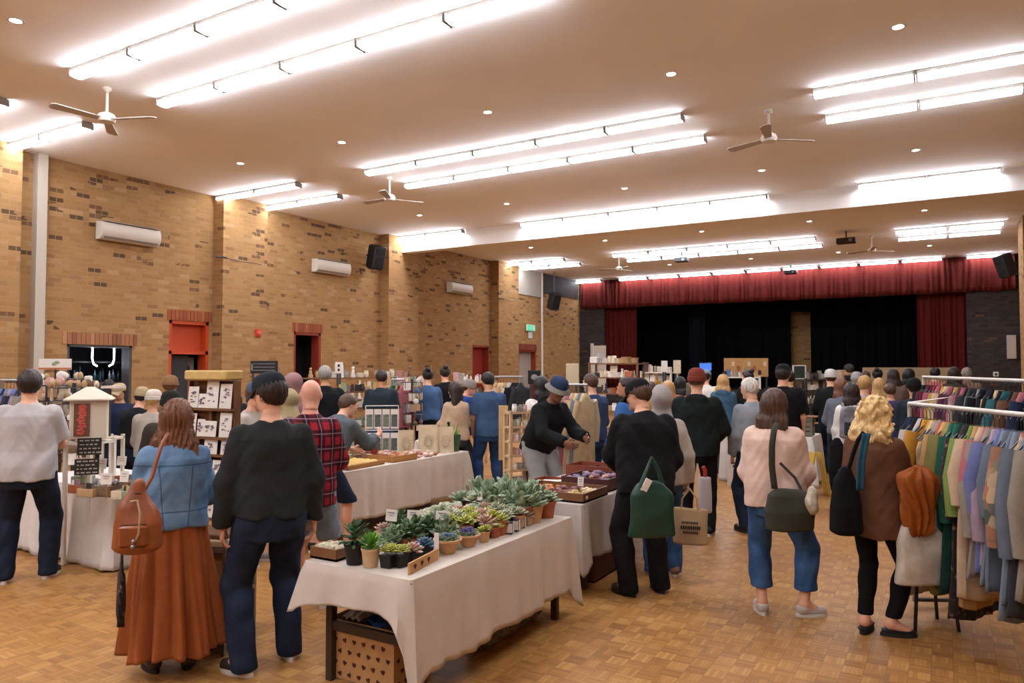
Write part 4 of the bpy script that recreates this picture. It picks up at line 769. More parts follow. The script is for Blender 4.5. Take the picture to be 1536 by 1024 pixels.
# --- middle distance and far: (key, label, px, top y, distance, face, colour, hair, extras)
FAR = [
 ('blackshirt', 'man in black shirt and pale hair by the long brown shelf', 488, 549, 10.4, 12, '15171b', ('short', 'grey'), {}),
 ('darktee', 'man in dark teal tee facing the left-hand shelves', 572, 555, 11.4, -8, '2d3740', ('short', 'dark'), dict(sleeve=.46)),
 ('pinafore', 'woman in blue denim pinafore with crossed straps', 642, 553, 12.4, 4, '47648c', ('bun', 'black'), {}),
 ('blacktop', 'person in black top with hair bun beside the denim pinafore', 668, 549, 13.2, 10, '17171a', ('bun', 'dark'), {}),
 ('puffer', 'person in bright blue puffer jacket and grey beanie', 693, 566, 11.4, -70, '27438a', ('short', 'brown'), dict(puff=1, beanie='8a8078', lean=14)),
 ('cyanface', 'man in bright blue shirt left of the grey headscarf', 944, 566, 8.9, 60, '3b6aa4', ('short', 'dark'), {}),
 ('raisedarm', 'person in mustard top with arm raised near the stage stalls', 978, 572, 11.5, 20, 'a8803f', ('short', 'brown'), dict(arm=1)),
 ('greenbag', 'person with long fair hair and dark top behind the headscarf', 1002, 572, 10.6, 0, '20252b', ('long', 'fair'), {}),
 ('blackhair', 'person with black hair and rose top beside the red beanie', 1018, 566, 11.8, -30, 'b3696a', ('bob', 'black'), {}),
 ('whiteshirt', 'person in white shirt and pale blue cap right of red beanie', 1058, 553, 13.6, -8, 'd0c9c0', ('short', 'dark'), dict(cap='7d8fa6')),
 ('greencap', 'far person in olive cap just above the red beanie', 1043, 553, 17.0, 0, '6b6458', ('short', 'dark'), dict(cap='5f6a4a')),
 ('blackstrap', 'person in black and cream top before the cardboard display', 1124, 555, 12.8, 30, '23201f', ('bun', 'dark'), {}),
 ('blackhair2', 'person with black hair right of the black cap man', 1184, 556, 12.2, -10, '1f1d26', ('short', 'black'), {}),
 ('whitebeanie', 'person in white beanie and black jacket near the shelf unit', 1246, 553, 12.4, 8, '1b1f1c', ('short', 'brown'), dict(beanie='b8b6b2')),
 ('stagecap', 'far person in grey cap standing higher near stage', 1275, 545, 16.8, 10, '7a7f7c', ('short', 'dark'), dict(cap='55574e')),
 ('greybeanie', 'person in grey beanie and pink scarf among the far heads', 1284, 557, 13.2, -10, 'a0606a', ('short', 'grey'), dict(beanie='9c9a9c')),
 ('redbrown', 'person with red-brown hair left of the backpack woman', 1262, 568, 10.6, 10, '6a6f7a', ('bob', 'auburn'), {}),
 ('farone', 'dark-haired person left of the far cream panel', 1299, 556, 14.9, 0, '8a6a5e', ('short', 'brown'), {}),
 ('fartwo', 'person with top knot against the far cream panel', 1316, 553, 14.2, 0, '6d4a44', ('bun', 'black'), {}),
 ('farthree', 'person with wavy blonde hair and mustard top, far right group', 1318, 568, 11.8, 0, 'a88a4c', ('long', 'fair'), {}),
 ('farfour', 'dark-haired person in brown print before the cream panel', 1340, 554, 13.6, 0, '6e5a52', ('bob', 'dark'), {}),
 ('farfive', 'person in purple cape beside the clothes rail end', 1335, 575, 10.8, 0, '3e3a5c', ('short', 'brown'), {}),
 ('farsix', 'person with bushy dark hair before the cream panel', 1362, 553, 13.8, -6, '7d5d4c', ('bob', 'black'), {}),
 ('blackbeanie', 'person in black beanie and navy coat left of rails', 1371, 566, 9.8, 6, '2b3440', ('short', 'black'), dict(beanie='15181a')),
 ('farseven', 'black-haired person in pink top above the back rail', 1402, 551, 14.8, 0, 'b06a66', ('short', 'black'), {}),
 ('fareight', 'dark-haired person above the middle of back rail', 1431, 551, 14.4, 0, '4a4038', ('bob', 'dark'), {}),
 ('farnine', 'grey-brown haired person above back rail by white post', 1450, 551, 14.9, 0, '8d7460', ('short', 'grey'), {}),
 ('pufferblack', 'person in black jacket and striped beanie behind white lantern', 203, 576, 8.9, -40, '17191b', ('short', 'dark'), dict(beanie='a08e6c', lean=16)),
 ('navyjacket', 'person in navy jacket and beige cap beside striped beanie', 181, 573, 9.9, 160, '26304c', ('short', 'dark'), dict(cap='b09a76')),
 ('darkhead', 'dark-haired person just behind the white lantern roof', 163, 569, 10.9, -10, '3a3436', ('short', 'black'), {}),
 ('palehat', 'person in fluffy white hat near the kitchen hatch', 229, 583, 8.4, -20, 'a39a8e', ('short', 'fair'), dict(beanie='c2b6a6')),
 ('tanhead', 'tan-haired person before the orange door', 256, 562, 9.4, 6, '9b7350', ('short', 'auburn'), dict(beanie='8a6646')),
 ('greenbeanie', 'person in dark green beanie directly behind denim jacket', 257, 584, 6.6, 0, '3d372f', ('short', 'dark'), dict(beanie='2a2b22')),
 ('navybeanie', 'person in navy beanie right of the orange door', 330, 556, 9.8, 10, '2b3040', ('short', 'dark'), dict(beanie='1c2436')),
 ('blackfro', 'person with bushy black hair above the card stand', 346, 566, 8.4, 6, '1e1c1c', ('bob', 'black'), {}),
 ('bluecap', 'person in pale blue cap and patterned blouse facing right', 378, 570, 6.9, -120, 'b0a79c', ('short', 'brown'), dict(cap='4f6478')),
 ('beigescarf', 'person in beige headscarf beside the bald man', 436, 584, 7.6, 4, '4b4650', ('none', 'dark'), dict(hood='a3936e')),
 ('mauve', 'person in mauve hood near the open dark doorway', 441, 560, 8.3, 10, '8a6468', ('none', 'dark'), dict(hood='93706e')),
]
for (k, lab, px, ty, D, face, col, hr, ex) in FAR:
    H = 1.8 - (ty - 552) * D / 1109 - (.025 if ('beanie' in ex or 'cap' in ex) else .0); cm = K('wear_' + k, col); hat = None
    H = max(1.5, min(1.92, H))
    if 'beanie' in ex: hat = ('beanie', K('beanie_' + k, ex['beanie']))
    if 'cap' in ex: hat = ('cap', K('cap_' + k, ex['cap']), -8)
    if 'hood' in ex: hat = ('hood', K('hood_' + k, ex['hood']))
    rr = random.Random(k)
    person(k, lab, fd(px, D), face, H, rr.uniform(.96, 1.1), fem=hr[0] in ('bun', 'long', 'bob'), lean=ex.get('lean', 3), top=dict(mat=cm, name='jacket' if ex.get('puff') else 'top', ease=.045 if ex.get('puff') else .032, sleeve=ex.get('sleeve', 1.0), puff=ex.get('puff')), bottom=dict(mat=[DEN_D, BLK, DEN_N, DEN_M][rr.randrange(4)], ease=.024), shoes=('far_shoe%d' % rr.randrange(3), ['1c1c1e', '4a3c34', '8d8a86'][rr.randrange(3)], 'W'), hair=hr, hat=hat, skin=rr.choice(['fair', 'fair', 'pink', 'tan', 'olive']), head=(rr.uniform(0, 14), rr.uniform(-20, 20), 0), L=(rr.uniform(0, 20), 10, rr.uniform(15, 60), 12), R=(120, 10, 70, 10) if ex.get('arm') else (rr.uniform(0, 20), 10, rr.uniform(15, 60), 12), res=.016 if D < 8 else .022)
# ------------------------------------------------------------------ trestle tables and their cloths
M_DKWOOD = mat('dark_stained_wood', '3a2a20', .5, var=.15, vs=6); M_WOOD = mat('honey_wood', 'a8743c', .55, var=.15, vs=10); M_BROWNWOOD = mat('brown_wood', '704a2c', .55, var=.18, vs=9)
LINEN = cloth('linen_cloth', 'c2b8ac', .05, 180, dim=1); LINEN_G = cloth('grey_linen', 'b9b2ab', .05, 180, dim=1); SHEET = cloth('white_sheet', 'd3cec8', .04, 180, dim=1)
M_TERRA = mat('terracotta', 'a85f3c', .8, var=.1, vs=20); M_TERRA_P = mat('pale_terracotta', 'c09468', .8, var=.1, vs=20); M_BLKPOT = mat('black_pot', '1a1a1a', .5); M_CREAMPOT = mat('cream_pot', 'bfa37c', .7, var=.08, vs=20); M_CARD = mat('white_card', 'd8d2c8', .7); M_KRAFT = mat('kraft_card', 'b58a58', .8, var=.1, vs=12)
def table(label, clabel, x0, x1, y0, y1, h, drops, cm, corner=.16, seed=1, legs=True, group='trestle tables', fold=.02, flare=.04):
    """drops: hang of the cloth on the -y, +x, +y, -x sides"""
    cx, cy, w, l = (x0 + x1) / 2, (y0 + y1) / 2, x1 - x0, y1 - y0; r = thing('trestle_table', label, 'table', (cx, cy, 0), 0, group)
    q = MB(); q.bbox((0, 0, h - .022), (w, l, .03), .006); q.build('table_top', M_DKWOOD, r)
    if legs:
        for sx in (-1, 1):
            for sy in (-1, 1): q = MB(); q.box((sx * (w / 2 - .06), sy * (l / 2 - .16), h / 2 - .02), (.045, .045, h - .04)); q.build('leg', M_DKWOOD, r, smooth=False)
        for sy in (-1, 1): q = MB(); q.box((0, sy * (l / 2 - .16), h * .45), (w - .14, .03, .05)); q.build('cross_rail', M_DKWOOD, r, smooth=False)
    rr = random.Random(seed); ph = [rr.uniform(0, 6.3) for _ in range(6)]; rc_ = .035; P_ = []; N = []
    per = [((x0, y0), (x1, y0), (0, -1), drops[0]), ((x1, y0), (x1, y1), (1, 0), drops[1]), ((x1, y1), (x0, y1), (0, 1), drops[2]), ((x0, y1), (x0, y0), (-1, 0), drops[3])]; pts = []
    for k, (a, b, nrm, d) in enumerate(per):
        L_ = math.hypot(b[0] - a[0], b[1] - a[1]); n = max(8, int(L_ / .025)); dn = per[(k + 1) % 4][3]; nn = per[(k + 1) % 4][2]; dp = per[k - 1][3]
        for i in range(n):
            t = (i + .5) / n; s = t * L_; e0 = max(0, 1 - s / .11); e1 = max(0, 1 - (L_ - s) / .11); cor = max(e0, e1); other = dp if e0 > e1 else dn
            dd = d + (max(d, other) - d) * cor ** 3 * .9 + corner * cor ** 1.5 * min(1, max(d, other) / .5) ** 2
            ox = nrm[0] + (nn[0] * e1 + per[k - 1][2][0] * e0) * .8; oy = nrm[1] + (nn[1] * e1 + per[k - 1][2][1] * e0) * .8
            tx, ty = (b[0] - a[0]) / L_, (b[1] - a[1]) / L_; m = min(max(s, rc_ * .3), L_ - rc_ * .3)
            pts.append((a[0] + tx * m - cx, a[1] + ty * m - cy, ox, oy, dd, cor, s + k * 3.1))
    n = len(pts); q = MB(); J_ = 15; vs = []
    for j in range(J_ + 1):
        v = j / J_
        for (px, py, ox, oy, dd, cor, s) in pts:
            f = fold * (math.sin(s * 17 + ph[0] + 1.3 * math.sin(s * 5 + ph[1])) * .6 + .5 * math.sin(s * 31 + ph[2] + 2 * math.sin(s * 7))) * v ** .8 + (.03 + flare) * cor * v * .6 + flare * v * .6 + .012 * min(1, v * 6) + cor * .03 * math.sin(s * 60 + ph[3]) * v
            dj = min(dd, h - .012); vs.append((px + ox * f, py + oy * f, h + .006 - .006 * min(1, v * 8) - dj * v + .012 * math.sin(s * 9 + ph[4]) * v))
    fs = [(j * n + i, j * n + (i + 1) % n, (j + 1) * n + (i + 1) % n, (j + 1) * n + i) for j in range(J_) for i in range(n)]
    c0 = len(vs); vs.append((0, 0, h + .006)); fs += [(c0, (i + 1) % n, i) for i in range(n)]
    fs = [tuple(reversed(f)) for f in fs]; q.add(vs, fs); o = q.build('tablecloth', cm, None, solid=.003); o.location = (cx, cy, 0); tag(o, clabel, 'tablecloth'); return r
table('succulent table with dark square legs in the centre foreground', 'pale linen cloth over the succulent table', -3.17, -2.40, 3.06, 4.95, .70, (.2, .5, .35, .24), LINEN, .16, 3)
table('trestle table with trays behind the succulent table', 'grey-white cloth under the wooden goods trays', -3.42, -2.53, 5.40, 7.3, .70, (.46, .44, .3, .3), LINEN_G, .1, 5)
table('trestle table carrying bread-coloured blocks and pouches', 'pale cloth hanging almost to floor under the pouches', -6.22, -5.42, 5.75, 8.1, .71, (.52, .52, .5, .5), LINEN, .1, 7)
table('display table at left behind the grey tee man', 'white sheet with corner pleat on left display table', -8.0, -6.42, 3.92, 4.78, .71, (.70, .70, .7, .7), SHEET, .02, 9, fold=.028, flare=.06)
table('white-covered table mid hall behind the pink sweater', 'long white cloth beside the yellow floor sign', -3.15, -1.78, 12.0, 12.9, .74, (.72, .72, .72, .72), SHEET, .02, 11, fold=.012)
table('far table under the pale goods left of bucket hat', 'white cloth on far table left of bucket hat', -4.9, -4.0, 9.4, 11.0, .74, (.7, .7, .7, .7), SHEET, .02, 13, fold=.012)
Z1 = .708
# ------------------------------------------------------------------ plants
def leafM(a, el, rad, z, L, w, th, roll=0): return Matrix.Translation((0, 0, z)) @ Matrix.Rotation(a, 4, 'Z') @ Matrix.Rotation(-el, 4, 'Y') @ Matrix.Translation((rad + L / 2, 0, 0)) @ Matrix.Diagonal((L / 2, w / 2, th / 2, 1))
def rosette(q, c, R, n=22, z=0.0, rr=None, fat=.42, n6=6):
    for i in range(n):
        k = i / n; a = i * 2.399963; el = .15 + 1.15 * k; L = R * (1 - .55 * k); b0 = MB(); b0.ball((0, 0, 0), 1, n6, 4); q.add(b0.v, b0.f, Matrix.Translation(c) @ leafM(a, el, R * .06, z + R * .25 * k, L, L * fat * 1.1, L * .2))
def greens(key, a, b, c=None):
    if key in MATS: return MATS[key]
    t = NT(key); f = t.noise(30, 2); MATS[key] = t.set(t.ramp(f, [(.3, a), (.6, b), (.85, c or b)]), .55, 0, .35); return t.m
G_SAGE = greens('sage_leaf', '5c7256', '8ea284', 'b8c0a6'); G_DARK = greens('dark_leaf', '2b4226', '4d6a40', '6f8658'); G_LIME = greens('lime_leaf', '8a9338', 'b0b257', 'c7c27c'); G_PALE = greens('pale_leaf', '8d9a7d', 'b3b69c', 'cbbfae'); G_BRIGHT = greens('bright_leaf', '3c7a26', '5ea03a', '86bf57'); G_BLUE = greens('blue_leaf', '38506a', '5f7c94', '7f98a8'); G_PURP = greens('plum_leaf', '4a3040', '6e4a55', '8c6a66'); G_PINK = greens('pink_leaf', '9a7d6c', 'bfa08d', 'cdb9a4')
def pot(kind, mats, r):
    q = MB()
    if kind == 'round': q.lathe([(.034, 0), (.043, .06), (.047, .062), (.048, .075), (.043, .075), (.04, .062)], n=14); h = .065
    elif kind == 'square': q.box((0, 0, .035), (.075, .075, .07)); q = MB().box((0, 0, .035), (.062, .062, .07), taper=1.25); h = .062
    elif kind == 'bowl': q.lathe([(.045, 0), (.05, .01), (.085, .075), (.094, .08), (.094, .092), (.085, .092), (.078, .08)], n=20); h = .078
    elif kind == 'tall': q.lathe([(.045, 0), (.058, .10), (.062, .102), (.062, .116), (.056, .116), (.052, .1)], n=18); h = .1
    o = q.build('pot', mats, r); s = MB(); s.lathe([(.001, 0), (.04 if kind != 'bowl' else .078, 0)], (0, 0, h), 12, caps=False) ; s.build('soil', mat('soil', '2a1f18', .95), o); return h
def succulent(kind, potk, pm, gm, seed, lab):
    r = thing('potted_succulent', lab, 'plant'); h = pot(potk, pm, r); q = MB(); rr = random.Random(seed)
    if kind == 'ros': rosette(q, (0, 0, h), .078, 26)
    elif kind == 'ros3':
        for i in range(4): a = i * 1.7 + seed; rosette(q, (.026 * math.cos(a), .026 * math.sin(a), h + rr.uniform(0, .03)), rr.uniform(.042, .055), 18)
    elif kind == 'bush':
        for i in range(64):
            a = rr.uniform(0, 6.28); e = rr.uniform(.1, 1.5); R = rr.uniform(.03, .092); b0 = MB(); b0.ball((0, 0, 0), 1, 6, 4); p = (R * math.cos(a) * math.cos(e), R * math.sin(a) * math.cos(e), h + R * math.sin(e) * 1.15)
            q.add(b0.v, b0.f, Matrix.Translation(p) @ Matrix.Rotation(a, 4, 'Z') @ Matrix.Rotation(-e + rr.uniform(-.5, .5), 4, 'Y') @ Matrix.Diagonal((.022, .014, .007, 1)))
    elif kind == 'cact':
        for i in range(7): a = i * 2.4; R = .034 * math.sqrt(i / 7.); b0 = MB(); b0.ball((R * math.cos(a), R * math.sin(a), h + .018), (.019, .019, rr.uniform(.022, .034)), 8, 6); q.add(b0.v, b0.f)
    elif kind == 'spike':
        for i in range(26): k = i / 26; b0 = MB(); b0.ball((0, 0, 0), 1, 6, 4); q.add(b0.v, b0.f, leafM(i * 2.4, .35 + 1.05 * k, .004, h + .03 * k, .12 - .03 * k, .03, .007))
    elif kind == 'fern':
        for i in range(90):
            a = rr.uniform(0, 6.28); e = rr.uniform(-.1, 1.5); R = rr.uniform(.03, .11); b0 = MB(); b0.ball((0, 0, 0), 1, 5, 3); p = (R * math.cos(a) * math.cos(e), R * math.sin(a) * math.cos(e), h + .02 + R * math.sin(e) * 1.1)
            q.add(b0.v, b0.f, Matrix.Translation(p) @ Matrix.Rotation(a, 4, 'Z') @ Matrix.Rotation(-e + .3, 4, 'Y') @ Matrix.Diagonal((.026, .011, .004, 1)))
        q.tube([(0, 0, h - .01), (0, 0, h + .07)], .006, 6)
    q.build('leaves', gm, r); return r
PROTO = {}
DESC = {'sageb': 'sage green bushy succulent', 'sage': 'sage green rosette succulent', 'dark': 'dark green bushy succulent', 'lime': 'lime yellow clustered succulent', 'pale': 'pale grey-green clustered succulent', 'pink': 'pinkish rosette succulent', 'blue': 'blue-grey rosette succulent', 'plum': 'plum brown rosette succulent', 'cact': 'small pale ball cactus cluster'}
SPEC = {'sageb': ('bush', G_SAGE), 'sage': ('ros', G_SAGE), 'dark': ('bush', G_DARK), 'lime': ('ros3', G_LIME), 'pale': ('ros3', G_PALE), 'pink': ('ros', G_PINK), 'blue': ('ros', G_BLUE), 'plum': ('ros3', G_PURP), 'cact': ('cact', G_PALE)}
POTS = {'t': ('round', M_TERRA), 'b': ('square', M_BLKPOT), 'c': ('square', M_CREAMPOT), 'p': ('round', M_TERRA_P)}
POTD = {'t': 'terracotta pot', 'b': 'black square pot', 'c': 'cream square pot', 'p': 'pale clay pot'}
def put_plant(kind, pk, x, y, z, sc=1.0, lab=None, grp=None, rz=None):
    lab2 = lab or '%s in %s among the crowded rows' % (DESC[kind], POTD[pk]); grp2 = grp if lab else '%ss in %ss, crowded rows' % (DESC[kind], POTD[pk]); k = (kind, pk)
    if k not in PROTO: o = PROTO[k] = succulent(SPEC[kind][0], POTS[pk][0], POTS[pk][1], SPEC[kind][1], len(PROTO) + 3, lab2)
    else: o = dup(PROTO[k], (0, 0, 0))
    o.location = (x, y, z); o.rotation_euler = (0, 0, RNG.uniform(0, 6.28) if rz is None and POTS[pk][0] == 'round' else (rz or RNG.uniform(-.15, .15))); o.scale = (sc,) * 3; o['label'] = lab2
    if grp2: o['group'] = grp2
    elif 'group' in o: del o['group']
    return o
nr = 14
for j in range(nr):
    y = 3.42 + j * .11
    for i in range(5):
        x = -3.08 + i * .122 + (.03 if j % 2 else 0)
        if x > -2.68 and y < 4.05: continue
        if y < 3.75 and x > -2.76: continue
        if y < 3.62 and x < -2.9: continue
        if j < 4: k = RNG.choice(['dark', 'sageb', 'dark', 'plum'] if i > 1 else ['dark', 'plum', 'pink', 'sageb'])
        elif x > -2.82 and y < 4.5: k = RNG.choice(['lime', 'lime', 'pink', 'pale'])
        elif j > 9: k = RNG.choice(['sageb', 'sage', 'pale', 'sageb', 'pale'])
        else: k = RNG.choice(['pale', 'cact', 'sageb', 'pale', 'pink', 'cact'])
        put_plant(k, RNG.choice('tbbc' if j < 9 else 'tbp'), x + RNG.uniform(-.008, .008), y + RNG.uniform(-.008, .008), Z1, RNG.uniform(1.2, 1.42) * (1.2 if j > 9 else (.8 if j < 5 else .95)))
def place_z(px, py, z=Z1): v = at_z(px, py, z); return v.x, v.y
# the individual pots along the front edge
x, y = place_z(532, 845); o = succulent('fern', 'tall', M_BLKPOT, greens('deep_leaf', '1f3a22', '35582f', '4d7440'), 5, 'dark green bushy plant in tall black pot at front left of table'); o.location = (x, y, Z1); o.scale = (1, 1, 1)
x, y = place_z(556, 849); o = succulent('spike', 'tall', M_CREAMPOT, G_BRIGHT, 6, 'bright green pointed plant in cream pot at table front'); o.location = (x, y, Z1); o.scale = (.88, .88, .88)
x, y = place_z(583, 850); put_plant('lime', 'b', x, y, Z1, 1.0, 'lime succulent in black pot right of the cream pot')
for i, (px, py, k, lab) in enumerate([(603, 856, 'lime', 'yellow-green succulent in black pot beside the cardboard strip'), (622, 850, 'pink', 'pink-edged rosette behind the cardboard strip'), (641, 841, 'blue', 'blue-grey rosette behind the far end of cardboard strip')]):
    x, y = place_z(px - 4, py - 4); put_plant(k, 'b', x - .02, y + .03, Z1, .95, lab)
a = at_z(613, 862, Z1); b_ = at_z(657, 838, Z1); q = MB(); d = (b_ - a); q.box((0, 0, .03), (d.length, .012, .06)); q.cur = 1
for i in range(3):
    for s in (-1, 1): q.lathe([(.0, 0), (.009, 0), (.009, .002), (0, .002)], (-d.length / 2 + .06 + i * .08 + s * .006, -.007, .034), 8, Matrix.Rotation(PI / 2, 3, 'X'))
    q.add([(-.014, -.0075, .03), (.014, -.0075, .03), (0, -.0075, .012)], [(0, 1, 2)], Matrix.Translation((-d.length / 2 + .06 + i * .08, 0, 0)))
single(q, 'cardboard_strip', [M_KRAFT, mat('heart_print', '4a2018', .8)], 'kraft cardboard strip with dark hearts at the table corner', 'box', (a + b_) / 2, math.atan2(d.y, d.x), smooth=False)
def bowl(px, py, gm, lab, sc, kind='ros3', pm=None):
    x, y = place_z(px, py); o = succulent(kind, 'bowl', pm or M_TERRA_P, gm, px, lab); o.location = (x, y, Z1); o.scale = (sc,) * 3
    q = MB()
    for i in range(6): a = i * 1.05; rosette(q, (.05 * math.cos(a), .05 * math.sin(a), .085), .045, 14)
    q.build('side_rosettes', G_SAGE, o)
bowl(671, 829, G_BLUE, 'wide clay bowl with blue-green rosettes at table edge', .92); bowl(702, 819, greens('violet_leaf', '3f3f6a', '6a6a98'), 'wide clay bowl with a violet rosette behind the first bowl', .82)
for px, py, k, pk, lab in [(726, 812, 'lime', 'p', 'lime succulent in small orange-brown pot by the bowls'), (742, 805, 'lime', 't', 'lime succulent in terracotta pot beside the bowls'), (752, 801, 'pale', 't', 'pale succulent in terracotta pot before the dark labelled pots'), (790, 787, 'pink', 'c', 'pinkish succulent in kraft pot near table far end'), (801, 781, 'pale', 'c', 'pale succulent in kraft pot next to the card near far end'), (816, 772, 'plum', 't', 'dark plum plant in terracotta pot at far table corner')]:
    x, y = place_z(px, py); put_plant(k, pk, x, y, Z1, .9, lab)
for i, (px, py) in enumerate([(765, 800), (774, 796), (783, 791)]):
    x, y = place_z(px, py); q = MB(); q.bbox((0, 0, .04), (.045, .045, .08), .005); q.cur = 1; q.box((.0, -.0235, .04), (.04, .002, .06)); q.box((.0235, 0, .04), (.002, .03, .07))
    o = single(q, 'labelled_pot', [mat('violet_pot', '2f2740', .5), M_CARD], 'small violet pot with white label, %s of three near table middle' % ORD[i], 'pot', (x, y, Z1), .3)
# brown wooden tray of pebbly succulents at the left corner
x, y = place_z(488, 838); r = thing('wooden_tray', 'brown wooden tray of pale pebbly plants at table left corner', 'tray', (x, y + .06, Z1), 0)
def tray_mesh(w, l, h, t=.012):
    q = MB(); q.box((0, 0, t / 2), (w, l, t)); q.box((0, -l / 2 + t / 2, h / 2), (w, t, h)); q.box((0, l / 2 - t / 2, h / 2), (w, t, h)); q.box((-w / 2 + t / 2, 0, h / 2), (t, l - 2 * t, h)); q.box((w / 2 - t / 2, 0, h / 2), (t, l - 2 * t, h)); return q
tray_mesh(.2, .16, .065).build('tray_body', M_BROWNWOOD, r, smooth=False); q = MB(); [q.ball((RNG.uniform(-.08, .08), RNG.uniform(-.06, .06), .055), RNG.uniform(.014, .026), 8, 5) for _ in range(34)]; q.build('pebbly_plants', greens('pebble_plant', '8a8a6a', 'c2b89c', 'd8cdb8'), r)
def price_card(px, py, z, w, h, lab, rz=.1, stick=.15):
    v = at_z(px, py, z); r = thing('price_card', lab, 'card', (v.x, v.y, z), rz); q = MB(); q.box((0, 0, stick + h / 2), (w, .002, h), M=Matrix.Rotation(-.15, 3, 'X')); c = q.build('card', M_CARD, r, smooth=False)
    q = MB(); q.box((0, .004, stick * .5 + .01), (.006, .004, stick + .02)); q.build('stick', M_WOOD, r, smooth=False)
    q = MB()
    for i in range(3): q.box((RNG.uniform(-.004, .004), -.0025, stick + h * (.75 - .24 * i)), (w * RNG.uniform(.4, .7), .001, .004), M=Matrix.Rotation(-.15, 3, 'X'))
    q.build('handwriting', mat('card_ink', '6a625c', .8), c, smooth=False)
for px, py, w, h, lab in [(587, 818, .085, .07, 'white price card leftmost among the dark green succulents'), (620, 816, .085, .06, 'white price card in the middle of the dark succulents'), (664, 816, .095, .055, 'white price card behind the first clay bowl'), (720, 782, .04, .06, 'small white card far back among pale succulents'), (797, 784, .045, .07, 'cream card standing at the far right table edge'), (812, 766, .06, .045, 'small tilted card at the far corner of plants')]:
    price_card(px, py, Z1, w, h, lab, RNG.uniform(-.1, .35))
x, y = place_z(650, 840); q = MB(); q.bbox((0, 0, .075), (.03, .004, .15), .002); single(q, 'plant_label', M_CARD, 'tall narrow white plant label left of the first clay bowl', 'label', (x, y + .03, Z1), .2)
# ------------------------------------------------------------------ under the front tables
v = at_z(548, 1022); r = thing('cardboard_carton', 'open kraft carton printed with dark hearts under table', 'box', (-2.92, 3.42, 0), .02)
q = tray_mesh(.50, .36, .34, .012)
hp = MB()
for face in ('f', 's'):
    for i in range(7 if face == 'f' else 5):
        for j in range(5):
            u = (-.21 if face == 'f' else -.14) + i * .07 + (.035 if j % 2 else 0); z = .04 + j * .064
            if (face == 'f' and abs(u) > .235) or (face == 's' and abs(u) > .165): continue
            R = Matrix.Identity(4) if face == 'f' else Matrix.Rotation(PI / 2, 4, 'Z'); off = -.1815 if face == 'f' else -.2515
            T = R @ Matrix.Translation((u, off, z)) @ Matrix.Rotation(RNG.uniform(-.5, .5), 4, 'Y'); b0 = MB()
            hpt = [(0, -.016), (.014, -.001), (.015, .008), (.009, .013), (.003, .012), (0, .008), (-.003, .012), (-.009, .013), (-.015, .008), (-.014, -.001)]
            b0.add([(a, 0, b) for a, b in hpt], [tuple(range(10))]); hp.add(b0.v, b0.f, T)
q.cur = 1; q.add(hp.v, hp.f); q.build('carton_body', [M_KRAFT, mat('heart_print', '4a2018', .8)], r, smooth=False)
q = MB(); q.surf(lambda u, v: (-.02 + .2 * u, -.12 + .26 * v, .33 + .09 * math.sin(PI * u) * math.sin(PI * v) + .02 * math.sin(9 * u + 7 * v)), 14, 14); single(q, 'blue_cloth', cloth('blue_tarp', '2f4f8f'), 'crumpled blue cloth in the heart-printed carton', 'cloth', (-2.92, 3.42, 0), 0, solid=.006)
q = MB(); addnet(q, lambda P: ell(P, V(0, 0, .16), V(.15, .1, .16)) + .006 * np.sin(30 * P[:, 0] + 9 * P[:, 2]), (-.2, -.2, -.03), (.2, .2, .36), .016); single(q, 'dark_bag', cloth('dark_brown_bag', '231c1a'), 'dark brown bag slumped behind the heart-printed carton', 'bag', (-3.0, 3.78, .0), .3)
q = MB(); q.surf(lambda u, v: (-.2 + .14 * u, -.1 + .18 * v, .33 + .03 * math.sin(PI * u) * math.sin(PI * v) + .012 * math.sin(19 * u)), 10, 10); single(q, 'crumpled_paper', M_CARD, 'crumpled pale paper in the heart-printed carton', 'paper', (-2.92, 3.42, 0), 0, solid=.004)
t = NT('mottled_rug'); f = t.n('ShaderNodeTexVoronoi'); f.inputs['Scale'].default_value = 45; t.l(t.obj(), f.inputs[0]); t.bump(f.outputs[0], .5, .01); M_RUG = t.set(t.ramp(f.outputs[0], [(.1, '8f877c'), (.4, '6d655c'), (.8, '463f39')]), .95)
q = MB(); addnet(q, lambda P: rc(P, V(0, -.36, .1), V(0, .36, .1), .1, .1) + .004 * np.sin(P[:, 1] * 40) + np.maximum(0, np.abs(P[:, 1]) - .37), (-.16, -.5, -.03), (.16, .5, .26), .016); single(q, 'rolled_rug', M_RUG, 'rolled mottled grey rug lying under the succulent table', 'rug', (-2.62, 4.38, .0), .02)
q = tray_mesh(.4, .5, .3); o = single(q, 'storage_box', mat('maroon_brown_box', '4a2418', .6, var=.1), 'reddish brown box under the second table', 'box', (-2.78, 6.0, 0), 0, smooth=False)
q = MB(); q.bbox((0, 0, .1), (.3, .3, .2), .02); single(q, 'black_crate', M_BLACKPL, 'black crate under the far end of second table', 'crate', (-2.8, 6.62, 0), .1)
